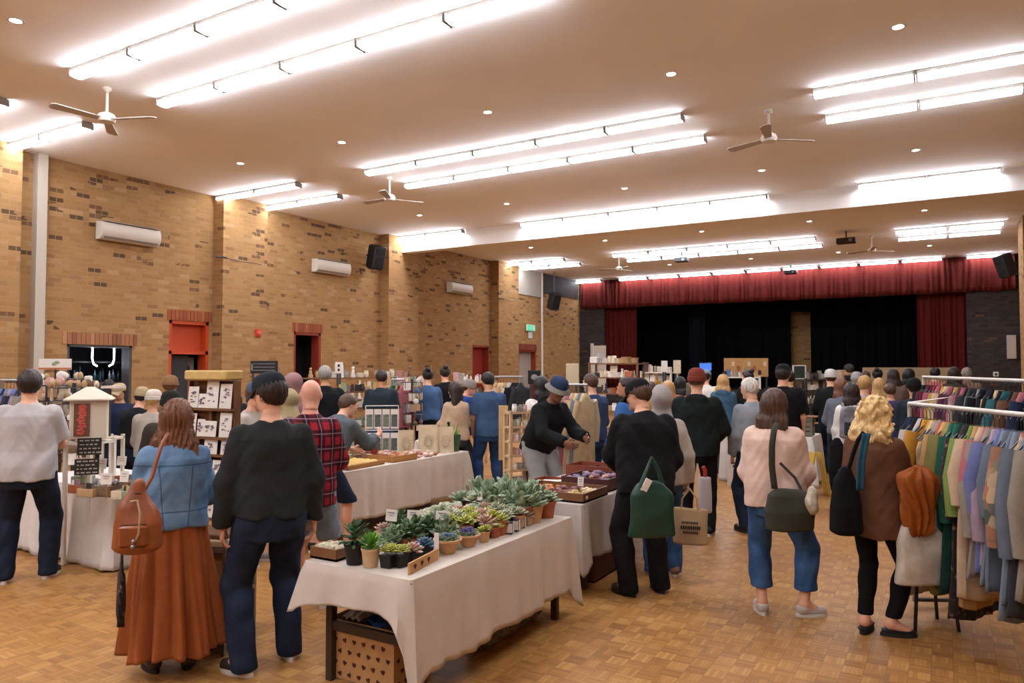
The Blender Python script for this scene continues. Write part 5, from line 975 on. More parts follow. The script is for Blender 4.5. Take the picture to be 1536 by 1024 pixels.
# ------------------------------------------------------------------ goods on the second table
def lumps(name, desc, place, grp, mats, pts, z, r0, r1, flat=.7, kind='lump'):
    protos = []
    for i, m in enumerate(mats):
        q = MB(); rr = random.Random(i + 5); b0 = MB(); b0.ball((0, 0, 0), 1, 10, 7); ph = rr.uniform(0, 6)
        q.add([(x * (1 + .13 * math.sin(5 * y + ph)), y * (1 + .13 * math.sin(4 * z_ + 3 * x + ph)), z_ * flat * (1 + .15 * math.sin(6 * x + ph)) + flat) for x, y, z_ in b0.v], b0.f)
        protos.append((q, m))
    made = {}
    for (x, y, zz) in pts:
        i = RNG.randrange(len(protos))
        if i not in made: o = protos[i][0].build(name, protos[i][1]); made[i] = o
        else: o = made[i].copy(); C.objects.link(o)
        s = RNG.uniform(r0, r1); o.location = (x, y, z + zz); o.scale = (s * RNG.uniform(.9, 1.3), s, s); o.rotation_euler = (RNG.uniform(-.2, .2), 0, RNG.uniform(0, 6.28)); tag(o, '%s %s' % (desc, place), kind, grp)
def heap(cx, cy, w, l, n, h, rz=0):
    c, s = math.cos(rz), math.sin(rz); out = []
    for _ in range(n):
        a, b = RNG.uniform(-.5, .5), RNG.uniform(-.5, .5); k = h * (1 - 2 * max(abs(a), abs(b))) * RNG.random(); out.append((cx + a * w * c - b * l * s, cy + a * w * s + b * l * c, k))
    return out
def wood_tray(x, y, w, l, h, lab, m=None, rz=0, z=Z1):
    r = thing('wooden_tray', lab, 'tray', (x, y, z), rz); tray_mesh(w, l, h).build('tray_body', m or M_BROWNWOOD, r, smooth=False); q = MB(); q.box((0, 0, .016), (w - .03, l - .03, .006)); q.build('paper_lining', mat('tray_paper', 'a88a68', .9), r, smooth=False); return r
wood_tray(-2.88, 5.72, .66, .5, .075, 'large wooden tray heaped with mixed pieces, second table front', M_BROWNWOOD)
lumps('craft_piece', 'orange-brown rounded piece', 'at the left of the large wooden tray', 'orange pieces in the large tray', [mat('orange_piece', 'a8602c', .6, var=.2), mat('amber_piece', 'c08040', .6, var=.15)], heap(-3.07, 5.75, .22, .4, 38, .05), Z1 + .02, .018, .03, kind='craft piece')
lumps('craft_piece', 'dark red rounded piece', 'in the middle of the large wooden tray', 'dark red pieces in the large tray', [mat('maroon_piece', '5f2a2a', .5, var=.2), mat('mauve_piece', '8a5a50', .6, var=.15)], heap(-2.86, 5.72, .2, .4, 34, .05), Z1 + .02, .018, .03, kind='craft piece')
lumps('craft_piece', 'pale yellow rounded piece', 'at the right of the large wooden tray', 'pale pieces in the large tray', [mat('pale_piece', 'c9ad72', .6, var=.15), mat('cream_piece', 'd2c29c', .6, var=.12)], heap(-2.66, 5.72, .2, .4, 36, .04), Z1 + .02, .016, .027, kind='craft piece')
wood_tray(-3.14, 6.22, .5, .3, .05, 'flat dark tray of papers behind the large tray', mat('red_brown_tray', '7a3a26', .5))
for i in range(5): q = MB(); q.bbox((0, 0, .004), (.17, .11, .008), .002); single(q, 'paper_pack', [M_CARD], 'white paper pack on flat dark tray, second table', 'paper', (-3.3 + i * .08, 6.2 + .03 * (i % 2), Z1 + .02 + .009 * i), i * .4, 'paper packs on the flat dark tray')
wood_tray(-2.82, 6.32, .46, .5, .11, 'dark red crate of mauve pieces further back', mat('dark_red_crate', '4a2220', .5))
lumps('craft_piece', 'mauve and grey rounded piece', 'in the dark red crate', 'mauve pieces in the dark red crate', [mat('mauve2', '86667a', .6, var=.2), mat('greyviolet', '6b5f72', .6, var=.2), mat('peach2', 'b98a6e', .6)], heap(-2.82, 6.32, .4, .44, 44, .06), Z1 + .06, .02, .034, kind='craft piece')
wood_tray(-3.02, 6.78, .5, .34, .14, 'brown box of bottles at the back of second table', mat('red_brown_tray', '7a3a26'))
lumps('craft_piece', 'green and yellow rounded piece', 'at the far back of second table', 'green pieces at the back of second table', [G_DARK, G_LIME], heap(-2.75, 7.0, .3, .3, 26, .05), Z1, .022, .036, kind='craft piece')
price_card(935 - 64, 740, Z1 + .07, .05, .075, 'cream price card standing in the large wooden tray', .1, .06)
for i in range(7):
    q = MB(); h = RNG.uniform(.07, .13); q.lathe([(.024, 0), (.026, h * .7), (.014, h * .8), (.016, h)], n=10); single(q, 'small_bottle', mat('amber_bottle', '5a2c18', .25), 'small amber bottle in the brown box, second table', 'bottle', (-3.2 + .06 * i, 6.78 + .05 * (i % 2), Z1 + .02), 0, 'amber bottles in the brown box')
# ------------------------------------------------------------------ small goods, copied one by one
def item_mesh(kind, i):
    q = MB(); rr = random.Random(i * 7 + len(kind))
    if kind == 'jar': q.lathe([(.03, 0), (.034, .01), (.034, .07), (.026, .08), (.03, .084), (.03, .1), (.001, .1)], n=10)
    elif kind == 'mug': q.lathe([(.034, 0), (.038, .09), (.034, .09), (.03, .012)], n=10); q.tube([(.036, 0, .075), (.062, 0, .065), (.06, 0, .03), (.034, 0, .02)], .006, 5)
    elif kind == 'card': q.box((0, 0, .075), (.1, .004, .15), M=Matrix.Rotation(-.15, 3, 'X'))
    elif kind == 'book': q.bbox((0, 0, .1), (.03, .14, .2), .004)
    elif kind == 'figurine': q.lathe([(.03, 0), (.032, .03), (.018, .06), (.02, .08), (.012, .1)], n=9); q.ball((0, 0, .115), .02, 8, 6)
    elif kind == 'candle': q.lathe([(.025, 0), (.025, .11), (.004, .112), (.002, .125)], n=9)
    elif kind == 'bottle': q.lathe([(.028, 0), (.03, .09), (.012, .12), (.012, .16)], n=9)
    elif kind == 'pouch': q.surf(lambda u, v: (.055 * math.cos(2 * PI * u) * (1 - .25 * v), .025 * math.sin(2 * PI * u) * (1 - .8 * v), .14 * v), 10, 5, True)
    elif kind == 'basket': q.lathe([(.05, 0), (.07, .08), (.072, .085), (.062, .08), (.045, .01)], n=12)
    elif kind == 'box': q.bbox((0, 0, .04), (.11, .08, .08), .006)
    elif kind == 'loop': q.tube([(0, 0, .0), (0, 0, -.03), (.015, 0, -.06), (0, 0, -.09), (-.015, 0, -.06), (0, 0, -.03)], .005, 5)
    elif kind == 'shell': q.ball((0, 0, .025), (.032, .02, .03), 7, 5)
    elif kind == 'tag': q.box((0, 0, -.04), (.055, .003, .075))
    return q
IC = {'cream': 'c8b99f', 'white': 'd2ccc2', 'tan': 'a98c66', 'brown': '6e5138', 'dark': '2c2825', 'pink': 'b98f88', 'sage': '7f8c70', 'teal': '55807a', 'rust': '9a5a38', 'grey': '8a8680', 'mustard': 'b8924a', 'blue': '4f678a', 'mauve': '86707a', 'red': '8a2f2c'}
ICM = {k: mat('goods_' + k, c, .6, var=.12, vs=25) for k, c in IC.items()}
IPROTO = {}
def item(kind, col, x, y, z, rz, place, sc=1.0):
    k = (kind, col); lab = 'small %s %s %s' % (col, kind, place); o = IPROTO.get(k)
    if o is None: o = IPROTO[k] = item_mesh(kind, len(IPROTO)).build({'loop': 'necklace', 'tag': 'hanging_tag', 'box': 'gift_box', 'card': 'greeting_card', 'shell': 'jewellery_piece'}.get(kind, kind), ICM[col])
    else: o = o.copy(); C.objects.link(o)
    lab = lab.replace('loop', 'necklace').replace('shell', 'jewellery piece')
    o.location = (x, y, z); o.rotation_euler = (0, 0, rz); o.scale = (sc,) * 3; tag(o, lab, kind if kind not in ('loop', 'shell', 'tag') else {'loop': 'necklace', 'shell': 'jewellery', 'tag': 'tag'}[kind], '%s %ss %s' % (col, kind, place)); return o
def row(p0, p1, z, n, kinds, cols, place, sc=(.85, 1.25), rz=0.0, jit=.02, skip=.08):
    for i in range(n):
        if RNG.random() < skip: continue
        t = (i + .5) / n; item(RNG.choice(kinds), RNG.choice(cols), p0[0] + (p1[0] - p0[0]) * t + RNG.uniform(-jit, jit), p0[1] + (p1[1] - p0[1]) * t + RNG.uniform(-jit, jit), z, rz + RNG.uniform(-.3, .3), place, RNG.uniform(*sc))
def shelf(label, cat, p0, p1, depth, levels, m, name='display_shelf', post=.035, top=None, back=None):
    """shelving unit from p0 to p1 (ground points), boards at the given heights"""
    a = Vector((p0[0], p0[1], 0)); b = Vector((p1[0], p1[1], 0)); d = b - a; L_ = d.length; r = thing(name, label, cat, (a + b) / 2, math.atan2(d.y, d.x)); H = top or levels[-1] + .02
    for z in levels: q = MB(); q.box((0, 0, z - .0125), (L_, depth, .025)); q.build('shelf_board', m, r, smooth=False)
    for sx in (-1, 1):
        for sy in (-1, 1): q = MB(); q.box((sx * (L_ / 2 - post / 2), sy * (depth / 2 - post / 2), H / 2), (post, post, H)); q.build('post', m, r, smooth=False)
    if back: q = MB(); q.box((0, depth / 2 - .01, (H + levels[0]) / 2), (L_ - .02, .012, H - levels[0])); q.build('back_panel', back, r, smooth=False)
    return r
def stall(label, place, px0, px1, D0, D1, levels, kinds, cols, n, depth=.34, m=None, sc=(.85, 1.25), back=None, rows=2, top=None, skip=.08):
    a = fd(px0, D0); b = fd(px1, D1); shelf(label, 'shelf', a, b, depth, levels, m or M_BROWNWOOD, back=back, top=top); d = Vector((b[0] - a[0], b[1] - a[1], 0)).normalized(); nv = Vector((d.y, -d.x, 0)); rz = math.atan2(d.y, d.x)
    for li, z in enumerate(levels):
        for k in range(rows):
            o = nv * (depth * (.28 if rows == 1 else (.3 - .5 * k))); row((a[0] + o.x + d.x * .07, a[1] + o.y + d.y * .07), (b[0] + o.x - d.x * .07, b[1] + o.y - d.y * .07), z, n, kinds, cols, place, sc, rz, .012, skip)
PALE = ['cream', 'white', 'tan', 'cream', 'brown', 'grey', 'pink']; MIX = ['cream', 'white', 'tan', 'brown', 'dark', 'sage', 'mustard', 'rust', 'mauve']
stall('long brown shelf unit crowded with small goods behind bald man', 'on the long brown shelf behind the bald man', 500, 572, 12.0, 12.8, [.5, .85, 1.15, 1.42], ['jar', 'mug', 'box', 'card', 'bottle', 'pouch'], MIX, 9)
stall('pale shelf of crafts between dark-teal tee man and pinafore woman', 'on the pale shelf left of the pinafore woman', 580, 634, 12.6, 13.2, [.5, .85, 1.2, 1.5], ['card', 'figurine', 'jar', 'pouch'], PALE + ['sage', 'teal'], 8, m=M_CREAMPOT)
stall('low wide craft shelf along the brick wall, mid left', 'on the low wide shelf along the brick wall', 440, 620, 13.6, 15.4, [.7, 1.2, 1.62], ['jar', 'basket', 'figurine', 'box', 'card'], PALE, 17, rows=1, sc=(1.1, 1.7))
stall('shelf of pale ornaments behind puffer jacket person', 'on the shelf behind the puffer jacket person', 680, 738, 13.4, 14.0, [.6, .95, 1.3, 1.55], ['figurine', 'card', 'candle', 'jar', 'tag'], PALE + ['dark'], 9, m=M_CREAMPOT)
stall('wall of small jars right of the blue tee man', 'on the jar display right of blue tee man', 760, 792, 9.3, 9.5, [.35, .53, .71, .89, 1.07, 1.25], ['jar', 'candle', 'jar'], ['white', 'cream', 'tan', 'pink', 'sage', 'grey'], 5, .16, M_CREAMPOT, (.75, 1.0), rows=1, skip=.02)
stall('tall stage-side stall shelf crowded with ornaments', 'on the tall stage-side stall shelf', 888, 962, 15.2, 14.6, [.6, .95, 1.3, 1.62, 1.9], ['figurine', 'basket', 'card', 'mug', 'jar', 'box'], PALE + ['dark', 'mustard', 'rust'], 11, m=M_BROWNWOOD, sc=(1.0, 1.6), rows=1)
stall('white shelving with prints beside the stage-side stall', 'on the white shelving near the stage', 965, 1012, 15.6, 15.2, [.7, 1.1, 1.5, 1.72], ['card', 'box', 'candle'], ['white', 'cream', 'grey', 'dark', 'pink'], 8, m=M_WHITE, rows=1, sc=(1, 1.5))
stall('grey grid shelf of prints right of black cap man', 'on the grid shelf right of the black tee man', 1198, 1242, 13.6, 13.9, [.6, .9, 1.15, 1.4, 1.6], ['card', 'box', 'card', 'jar'], ['white', 'grey', 'dark', 'cream', 'sage'], 6, m=M_DKMETAL, rows=1)
stall('low shelf of goods before the cardboard display', 'on the low shelf before the cardboard display', 1078, 1140, 15.6, 15.4, [.7, 1.1, 1.62], ['bottle', 'jar', 'card', 'box'], PALE + ['dark', 'blue'], 9, m=M_WHITE, rows=1)
stall('low goods shelf among the far right crowd', 'on the low shelf in the far right crowd', 1210, 1290, 15.6, 15.9, [.7, 1.1, 1.55], ['figurine', 'basket', 'card', 'box'], PALE + ['dark', 'grey'], 12, m=M_DKMETAL, rows=1, sc=(1.0, 1.5))
# goods lying on the mid tables
for (x0, x1, y, z, n, pl) in [(-3.05, -1.9, 12.12, .748, 9, 'at the front of the white table by the yellow sign'), (-3.05, -1.9, 12.45, .748, 9, 'in the middle of the white table by the yellow sign')]: row((x0, y), (x1, y), z, n, ['box', 'card', 'basket', 'jar'], PALE + ['dark', 'blue'], pl, (.9, 1.3))
for y in (9.6, 9.9, 10.2, 10.5, 10.8): row((-4.85, y), (-4.05, y), .748, 7, ['figurine', 'jar', 'pouch', 'basket'], PALE + ['sage', 'dark'], 'on the far table left of bucket hat', (.9, 1.4))
r = thing('slatted_crate', 'grey-green slatted crate of goods on white table near yellow sign', 'crate', (-2.02, 12.3, .748), .05); q = MB()
for i in range(4): q.box((0, -.2, .05 + i * .07), (.42, .012, .05)); q.box((0, .2, .05 + i * .07), (.42, .012, .05)); q.box((-.21, 0, .05 + i * .07), (.012, .4, .05)); q.box((.21, 0, .05 + i * .07), (.012, .4, .05))
for sx in (-1, 1):
    for sy in (-1, 1): q.box((sx * .2, sy * .19, .14), (.03, .03, .28))
q.box((0, 0, .01), (.4, .38, .02)); q.build('crate_body', mat('driftwood', '6f6a58', .8, var=.15), r, smooth=False)
q = MB(); q.bbox((0, 0, 0), (.55, .3, .025), .008); single(q, 'serving_board', M_BROWNWOOD, 'dark brown board lying across the slatted crate', 'board', (-2.02, 12.3, 1.045), .05)
# ------------------------------------------------------------------ left display table
ZT = .72
r = thing('display_lantern', 'white house-shaped lantern box with red flower picture', 'lantern', (*fd(136, 6.95), ZT), YAW + .42); W_, H_ = .30, .36
q = MB(); q.bbox((0, 0, H_ / 2 + .02), (W_, W_ * .8, H_), .008); q.build('lantern_body', mat('lantern_white', 'cfc3ae', .6), r)
q = MB(); k = W_ * .66; q.add([(-k, -k * .85, 0), (k, -k * .85, 0), (k, k * .85, 0), (-k, k * .85, 0), (-.03, -.03, .11), (.03, -.03, .11), (.03, .03, .11), (-.03, .03, .11), (-k, -k * .85, -.012), (k, -k * .85, -.012), (k, k * .85, -.012), (-k, k * .85, -.012)], [(0, 1, 5, 4), (1, 2, 6, 5), (2, 3, 7, 6), (3, 0, 4, 7), (4, 5, 6, 7), (8, 9, 1, 0), (9, 10, 2, 1), (10, 11, 3, 2), (11, 8, 0, 3), (11, 10, 9, 8)], Matrix.Translation((0, 0, H_ + .03))); q.build('lantern_roof', mat('lantern_white', 'cfc3ae'), r, smooth=False)
q = MB(); q.box((-.05, -W_ * .4 - .004, .2), (.13, .006, .30)); q.build('picture_panel', mat('panel_brown', '6a4a38', .5), r, smooth=False)
q = MB(); rr = random.Random(3)
for i in range(5): 
    c = (-.05 + rr.uniform(-.02, .02), -W_ * .4 - .01, .09 + i * .055); 
    for kk in range(5): a = kk * 1.257 + i; q.ball((c[0] + .02 * math.cos(a), c[1], c[2] + .02 * math.sin(a)), (.02, .004, .014), 8, 4)
q.build('flower_print', mat('flower_coral', 'b8503e', .6, var=.2, vs=40), r)
bx, by = fd(136, 6.95); q = MB(); q.bbox((0, 0, -.0), (.5, .36, .02), .004); 
shelf('white plinth under the house-shaped lantern box', 'stand', fd(118, 7.0), fd(158, 6.95), .34, [1.12], M_WHITE, 'display_plinth', .03)
r2 = [o for o in bpy.data.objects if o.name.startswith('display_lantern')][0]; r2.location.z = 1.125
def chalk(px, py, D, w, h, lab, rows_):
    v = at_d(px, py, D); r = thing('chalkboard_sign', lab, 'sign', (v.x, v.y, v.z), YAW + .35); q = MB(); q.box((0, 0, h / 2), (w, .014, h), M=Matrix.Rotation(-.08, 3, 'X')); q.cur = 1
    for i in range(rows_):
        z = h * (.85 - .7 * i / max(1, rows_ - 1)); x = -w * .4
        while x < w * .38:
            l = RNG.uniform(.012, .04); q.box((x + l / 2, -.0085 - (h / 2 - z) * .08, z), (l, .002, h * .05 + RNG.uniform(0, .006))); x += l + .012
    q.build('board', [mat('chalkboard', '26241f', .8), mat('chalk_white', 'a8a090', .9)], r, smooth=False); return r
chalk(134, 682, 6.62, .19, .15, 'upper dark board with pale lettering below the lantern', 4); chalk(130, 712, 6.5, .19, .14, 'lower dark board with pale lettering on left table', 4)
v = at_z(137, 745, ZT); r = thing('wooden_crate', 'weathered low wooden crate of shells at left table corner', 'crate', (v.x, v.y + .12, ZT), .25); tray_mesh(.3, .2, .09).build('crate_body', mat('grey_wood', '6e5a44', .8, var=.2), r, smooth=False)
for i in range(26): item('shell', RNG.choice(['cream', 'white', 'grey', 'brown']), v.x + RNG.uniform(-.1, .1), v.y + .12 + RNG.uniform(-.05, .05), ZT + .05 + RNG.uniform(0, .04), RNG.uniform(0, 6), 'in the low crate at left table corner', RNG.uniform(.8, 1.2))
for px, py, w, h, lab in [(152, 722, .1, .1, 'white price card upper left beside the chalk boards'), (182, 716, .1, .09, 'white price card upper right beside denim jacket'), (159, 748, .1, .09, 'white price card lower left on left table'), (186, 744, .08, .09, 'white price card lower right against denim jacket')]: price_card(px, py, ZT, w, h, lab, .4, .12)
for i, (px, py, c) in enumerate([(150, 735, 'rust'), (170, 733, 'tan'), (186, 738, 'brown'), (160, 752, 'cream'), (176, 753, 'sage'), (100, 728, 'sage'), (95, 742, 'rust'), (108, 748, 'tan')]):
    v = at_z(px, py, ZT); q = tray_mesh(.16, .12, .07, .008); single(q, 'gift_tray', ICM[c], '%s open gift tray, %s along left table edge' % (c, ORD[i]), 'tray', (v.x, v.y + .15, ZT), .3, smooth=False)
    for k in range(6): item(RNG.choice(['pouch', 'box', 'shell']), RNG.choice(MIX), v.x + RNG.uniform(-.05, .05), v.y + .15 + RNG.uniform(-.03, .03), ZT + .012, RNG.uniform(0, 6), 'in the open trays on left table', .7)
# white slatted rack right of the lantern
a = fd(160, 7.6); b = fd(182, 7.6); shelf('white rack of dark ties right of the house-shaped lantern', 'rack', a, b, .2, [1.62, 1.1], mat('rack_white', 'c9bfae', .6), 'tie_rack', .03)
for i in range(7): t = (i + .5) / 7; q = MB(); q.box((0, 0, -.25), (.018, .012, .48)); single(q, 'hanging_tie', ICM['dark'], 'narrow dark tie on the white rack beside lantern', 'tie', (a[0] + (b[0] - a[0]) * t, a[1] + (b[1] - a[1]) * t - .1, 1.6), YAW, 'dark ties on the white rack', smooth=False)
# pale jewellery towers at far left
def tower(px, D, z1, w, lab, cols, n=60):
    x, y = fd(px, D); r = thing('jewellery_stand', lab, 'stand', (x, y, 0), .3); q = MB(); q.tube([(0, 0, 0), (0, 0, z1)], .02, 8); q.lathe([(.2, 0), (.2, .02), (.02, .04)], n=16); q.build('pole', M_DKMETAL, r)
    for k in range(5): q = MB(); q.tube([(w / 2 * math.cos(2 * PI * i / 20), w / 2 * math.sin(2 * PI * i / 20), z1 - .05 - k * .17) for i in range(21)], .006, 5); q.tube([(-w / 2, 0, z1 - .05 - k * .17), (w / 2, 0, z1 - .05 - k * .17)], .005, 5); q.build('ring', M_DKMETAL, r)
    for i in range(n):
        a = RNG.uniform(0, 6.28); k = i % 5; item(RNG.choice(['loop', 'tag', 'shell', 'tag']), RNG.choice(cols), x + w / 2 * math.cos(a), y + w / 2 * math.sin(a), z1 - .05 - k * .17, a + PI / 2, 'on the ' + lab.split(' of')[0], RNG.uniform(1.1, 1.8))
tower(72, 8.1, 1.66, .42, 'left jewellery stand of pale tags behind grey tee', ['cream', 'white', 'pink', 'tan', 'grey'], 110); tower(112, 8.0, 1.64, .42, 'right jewellery stand of pale beads behind lantern', ['cream', 'white', 'tan', 'brown', 'grey'], 110); tower(92, 8.8, 1.72, .4, 'rear jewellery stand of mixed tags at left', ['cream', 'white', 'red', 'tan', 'mauve'], 90)
r = thing('sign_board', 'white stall sign with green leaf mark at far left', 'sign', at_d(83, 546, 8.9), YAW + .35); q = MB(); q.box((0, 0, 0), (.34, .02, .13)); q.build('board', M_CARD, r, smooth=False); q = MB(); q.ball((.02, -.012, .02), (.03, .004, .02), 8, 5); q.ball((-.01, -.012, .0), (.025, .004, .02), 8, 5); q.build('leaf_mark', G_SAGE, r); q = MB(); q.box((0, -.011, -.052), (.34, .003, .02)); q.build('orange_stripe', mat('stripe_orange', 'b86a40', .7), r, smooth=False); q = MB(); q.tube([(0, .02, .06), (0, .02, -1.85)], .012, 6); q.build('pole', M_DKMETAL, r)
q = MB(); q.bbox((0, 0, .85), (.09, .06, 1.7), .01); x, y = fd(133, 9.6); single(q, 'white_post', M_WHITE, 'white upright post before the kitchen hatch', 'post', (x, y, 0), .3)
# ------------------------------------------------------------------ card stand behind the two foreground figures
a = fd(286, 5.35); b = fd(357, 5.15); d = Vector((b[0] - a[0], b[1] - a[1], 0)); cx, cy = (a[0] + b[0]) / 2, (a[1] + b[1]) / 2; rzc = math.atan2(d.y, d.x); Lc = d.length
r = thing('card_stand', 'brown wooden stand of white greeting cards behind denim jacket', 'card stand', (cx, cy, 0), rzc)
q = MB(); q.box((0, .02, 1.22), (Lc, .02, .98)); q.build('back_board', M_BROWNWOOD, r, smooth=False)
for sx in (-1, 0, 1): q = MB(); q.box((sx * (Lc / 2 - .01), 0, 1.22), (.022, .05, .98)); q.build('upright', M_BROWNWOOD, r, smooth=False)
for z in (.76, .9, 1.06, 1.2, 1.32, 1.52): q = MB(); q.box((0, -.03, z - .01), (Lc, .05, .016)); q.build('ledge', M_BROWNWOOD, r, smooth=False)
q = MB(); q.bbox((-.0, 0, 1.75), (Lc * .9, .16, .07), .01); single(q, 'straw_box', mat('straw', 'c2a566', .8, var=.1), 'straw-coloured box on top of the card stand', 'box', (cx, cy, 0), rzc)
cw = Matrix.Rotation(rzc, 3, 'Z'); ic = 0
for z, cards in [(1.52, [(.27, .19, .115), (.40, .17, .11), (.08, .15, .1), (.17, .1, .07)]), (1.32, [(.06, .16, .1), (.25, .11, .12), (.40, .17, .11), (.16, .12, .07)]), (1.2, [(.26, .1, .125), (.08, .12, .11), (.41, .1, .1)]), (1.06, [(.22, .1, .09), (.33, .1, .1), (.08, .11, .09), (.43, .09, .08)]), (.9, [(.22, .12, .11), (.35, .13, .12), (.08, .12, .1)]), (.76, [(.25, .13, .12), (.38, .13, .11), (.1, .12, .11)])]:
    for (u, h, w) in cards:
        p = Vector((cx, cy, z)) + cw @ Vector(((u / .47 - .5) * Lc, -.045, 0)); rr = thing('greeting_card', 'white card with ink drawing, %s from the top of the card stand' % ORD[ic], 'card', p, rzc); ic += 1
        q = MB(); q.box((0, .006, h / 2), (w, .004, h), M=Matrix.Rotation(-.1, 3, 'X')); q.build('card_sheet', M_CARD, rr, smooth=False); q = MB(); g = random.Random(ic)
        for k in range(9): q.box((g.uniform(-w * .3, w * .3), .002 - (h / 2) * .1 * 0 - .0, h * g.uniform(.25, .8)), (g.uniform(.006, .02), .012, g.uniform(.003, .012)), M=Matrix.Rotation(-.1, 3, 'X'))
        q.build('ink_drawing', mat('ink_mauve', '7d707c', .8), rr, smooth=False)
# metal trolley under it
a2 = fd(287, 4.95); b2 = fd(366, 4.85); r = shelf('chrome trolley of bags between the two foreground figures', 'trolley', a2, b2, .34, [.07, .36, .66], M_METAL, 'trolley', .02, top=.72); dd = Vector((b2[0] - a2[0], b2[1] - a2[1], 0)); rzt = math.atan2(dd.y, dd.x); tc = Vector(((a2[0] + b2[0]) / 2, (a2[1] + b2[1]) / 2, 0)); Rt2 = Matrix.Rotation(rzt, 3, 'Z')
q = MB(); q.bbox((0, 0, 0), (.36, .3, .05), .01); single(q, 'cream_tray', mat('cream_tray_paint', 'c9b48a', .6), 'cream tray on top of the chrome trolley', 'tray', tc + Vector((0, 0, .686)), rzt)
for z, m_, lab in ((.725, M_BROWNWOOD, 'brown band box on the cream tray'), ): q = MB(); q.bbox((0, 0, 0), (.34, .26, .03), .006); single(q, 'band_box', m_, lab, 'box', tc + Vector((0, 0, z)), rzt)
q = MB(); q.bbox((0, 0, .12), (.28, .24, .24), .03); q.cur = 1
for i in range(9): u, w_ = RNG.uniform(-.12, .12), RNG.uniform(.03, .21); q.ball((u, -.122, w_), (.02, .004, .02), 8, 4); 
o = single(q, 'patterned_bag', [mat('tan_bag', 'b0864a', .7, var=.1), mat('dark_flower', '2c2a38', .8)], 'tan bag printed with dark flowers on the middle trolley shelf', 'bag', tc + Rt2 @ Vector((.05, 0, .36)), rzt)
t = NT('zebra_print'); wv = t.n('ShaderNodeTexWave'); wv.inputs['Scale'].default_value = 14; wv.inputs['Distortion'].default_value = 9; t.l(t.obj(), wv.inputs[0]); M_ZEB = t.set(t.ramp(wv.outputs[0], [(.45, '26242a'), (.55, '9a94a0')]), .8)
q = MB(); addnet(q, lambda P: ell(P, V(0, 0, .12), V(.17, .13, .13)) + .008 * np.sin(38 * P[:, 0] + 5 * P[:, 2]), (-.22, -.18, 0), (.22, .18, .3), .014); single(q, 'zebra_bag', M_ZEB, 'black and white animal-print bag on lowest trolley shelf', 'bag', tc + Rt2 @ Vector((.05, 0, .065)), rzt)
# ------------------------------------------------------------------ goods on the pouch table
def t3(px, py): v = at_z(px, py, .72); return v.x, v.y
ZP = .718
wood_tray(-5.72, 6.2, .46, .62, .045, 'shallow wooden tray of pale yellow blocks on pouch table', M_WOOD, .05, ZP)
for i in range(4):
    for j in range(7): q = MB(); q.bbox((0, 0, .02), (.085, .06, .038), .015); single(q, 'soap_block', mat('soap_yellow', 'c9a657', .5, var=.1), 'pale yellow block in the shallow tray, pouch table', 'soap', (-5.87 + i * .1, 5.98 + j * .072, ZP + .02), RNG.uniform(-.1, .1), 'yellow blocks in the shallow tray')
wood_tray(-5.72, 6.86, .5, .42, .07, 'second wooden tray of orange pieces on pouch table', M_WOOD, -.05, ZP)
lumps('craft_piece', 'orange and pink rounded piece', 'in the second tray on pouch table', 'orange pieces in the second pouch table tray', [ICM['rust'], ICM['pink'], ICM['tan']], heap(-5.72, 6.86, .42, .36, 40, .06), ZP + .03, .022, .036, kind='craft piece')
lumps('craft_piece', 'pale pink rounded piece', 'heaped loose at the middle of pouch table', 'pale pieces loose on pouch table', [ICM['pink'], ICM['cream'], ICM['rust']], heap(-5.68, 7.32, .4, .36, 34, .07), ZP, .022, .036, kind='craft piece')
for i, (x, y, h, w, lab) in enumerate([(-5.92, 7.42, .3, .2, 'upright cream pouch with round print, left of pair'), (-5.72, 7.62, .36, .26, 'large cream pouch with line drawing at pouch table middle'), (-5.58, 7.8, .33, .22, 'cream pouch with line drawing nearest the green pot bag')]):
    r = thing('printed_pouch', lab, 'pouch', (x, y, ZP), YAW + .15); q = MB(); q.surf(lambda u, v: (w / 2 * math.cos(2 * PI * u) * (1 - .05 * v), .05 * math.sin(2 * PI * u) * (1 - .85 * v), h * v), 24, 8, True); q.f.append(tuple(range(23, -1, -1))); q.mi.append(0); q.build('pouch_body', cloth('calico', 'c8b698'), r)
    q = MB(); g = random.Random(i)
    for k in range(12): a = k / 12 * 6.28; q.box((.055 * math.cos(a) * g.uniform(.6, 1), -.046 + .03 * 0, h * .45 + .07 * math.sin(a)), (.014, .02, .006))
    q.build('line_print', mat('print_brown', '8a7560', .8), r, smooth=False)
r = thing('photo_card_rack', 'white wire rack of small photo cards on pouch table', 'card rack', (-6.0, 7.05, ZP), YAW + .1); q = MB()
for sx in (-.2, .2): q.tube([(sx, 0, 0), (sx, 0, .62)], .006, 6)
q.tube([(-.2, 0, .62), (.2, 0, .62)], .006, 6); q.tube([(-.2, 0, .32), (.2, 0, .32)], .006, 6); q.tube([(-.2, -.1, .004), (-.2, .1, .004)], .006, 6); q.tube([(.2, -.1, .004), (.2, .1, .004)], .006, 6); q.build('wire_frame', M_WHITE, r)
for z in (.05, .34):
    for i in range(4):
        v = Matrix.Rotation(YAW + .1, 3, 'Z') @ Vector((-.15 + .1 * i, -.02, 0)); rr = thing('photo_card', 'photo card with pale border hanging in the wire rack, %s from upper left' % ORD[(0 if z > .1 else 4) + i], 'card', (-6.0 + v.x, 7.05 + v.y, ZP + z), YAW + .1)
        q = MB(); q.box((0, 0, .12), (.09, .004, .24)); q.build('card_sheet', M_CARD, rr, smooth=False); q = MB(); q.box((0, -.003, .1), (.074, .002, .15)); q.build('photo', mat('photo_grey%d' % (i % 2), ['6b7468', '545a56'][i % 2], .4, var=.5, vs=45), rr, smooth=False)
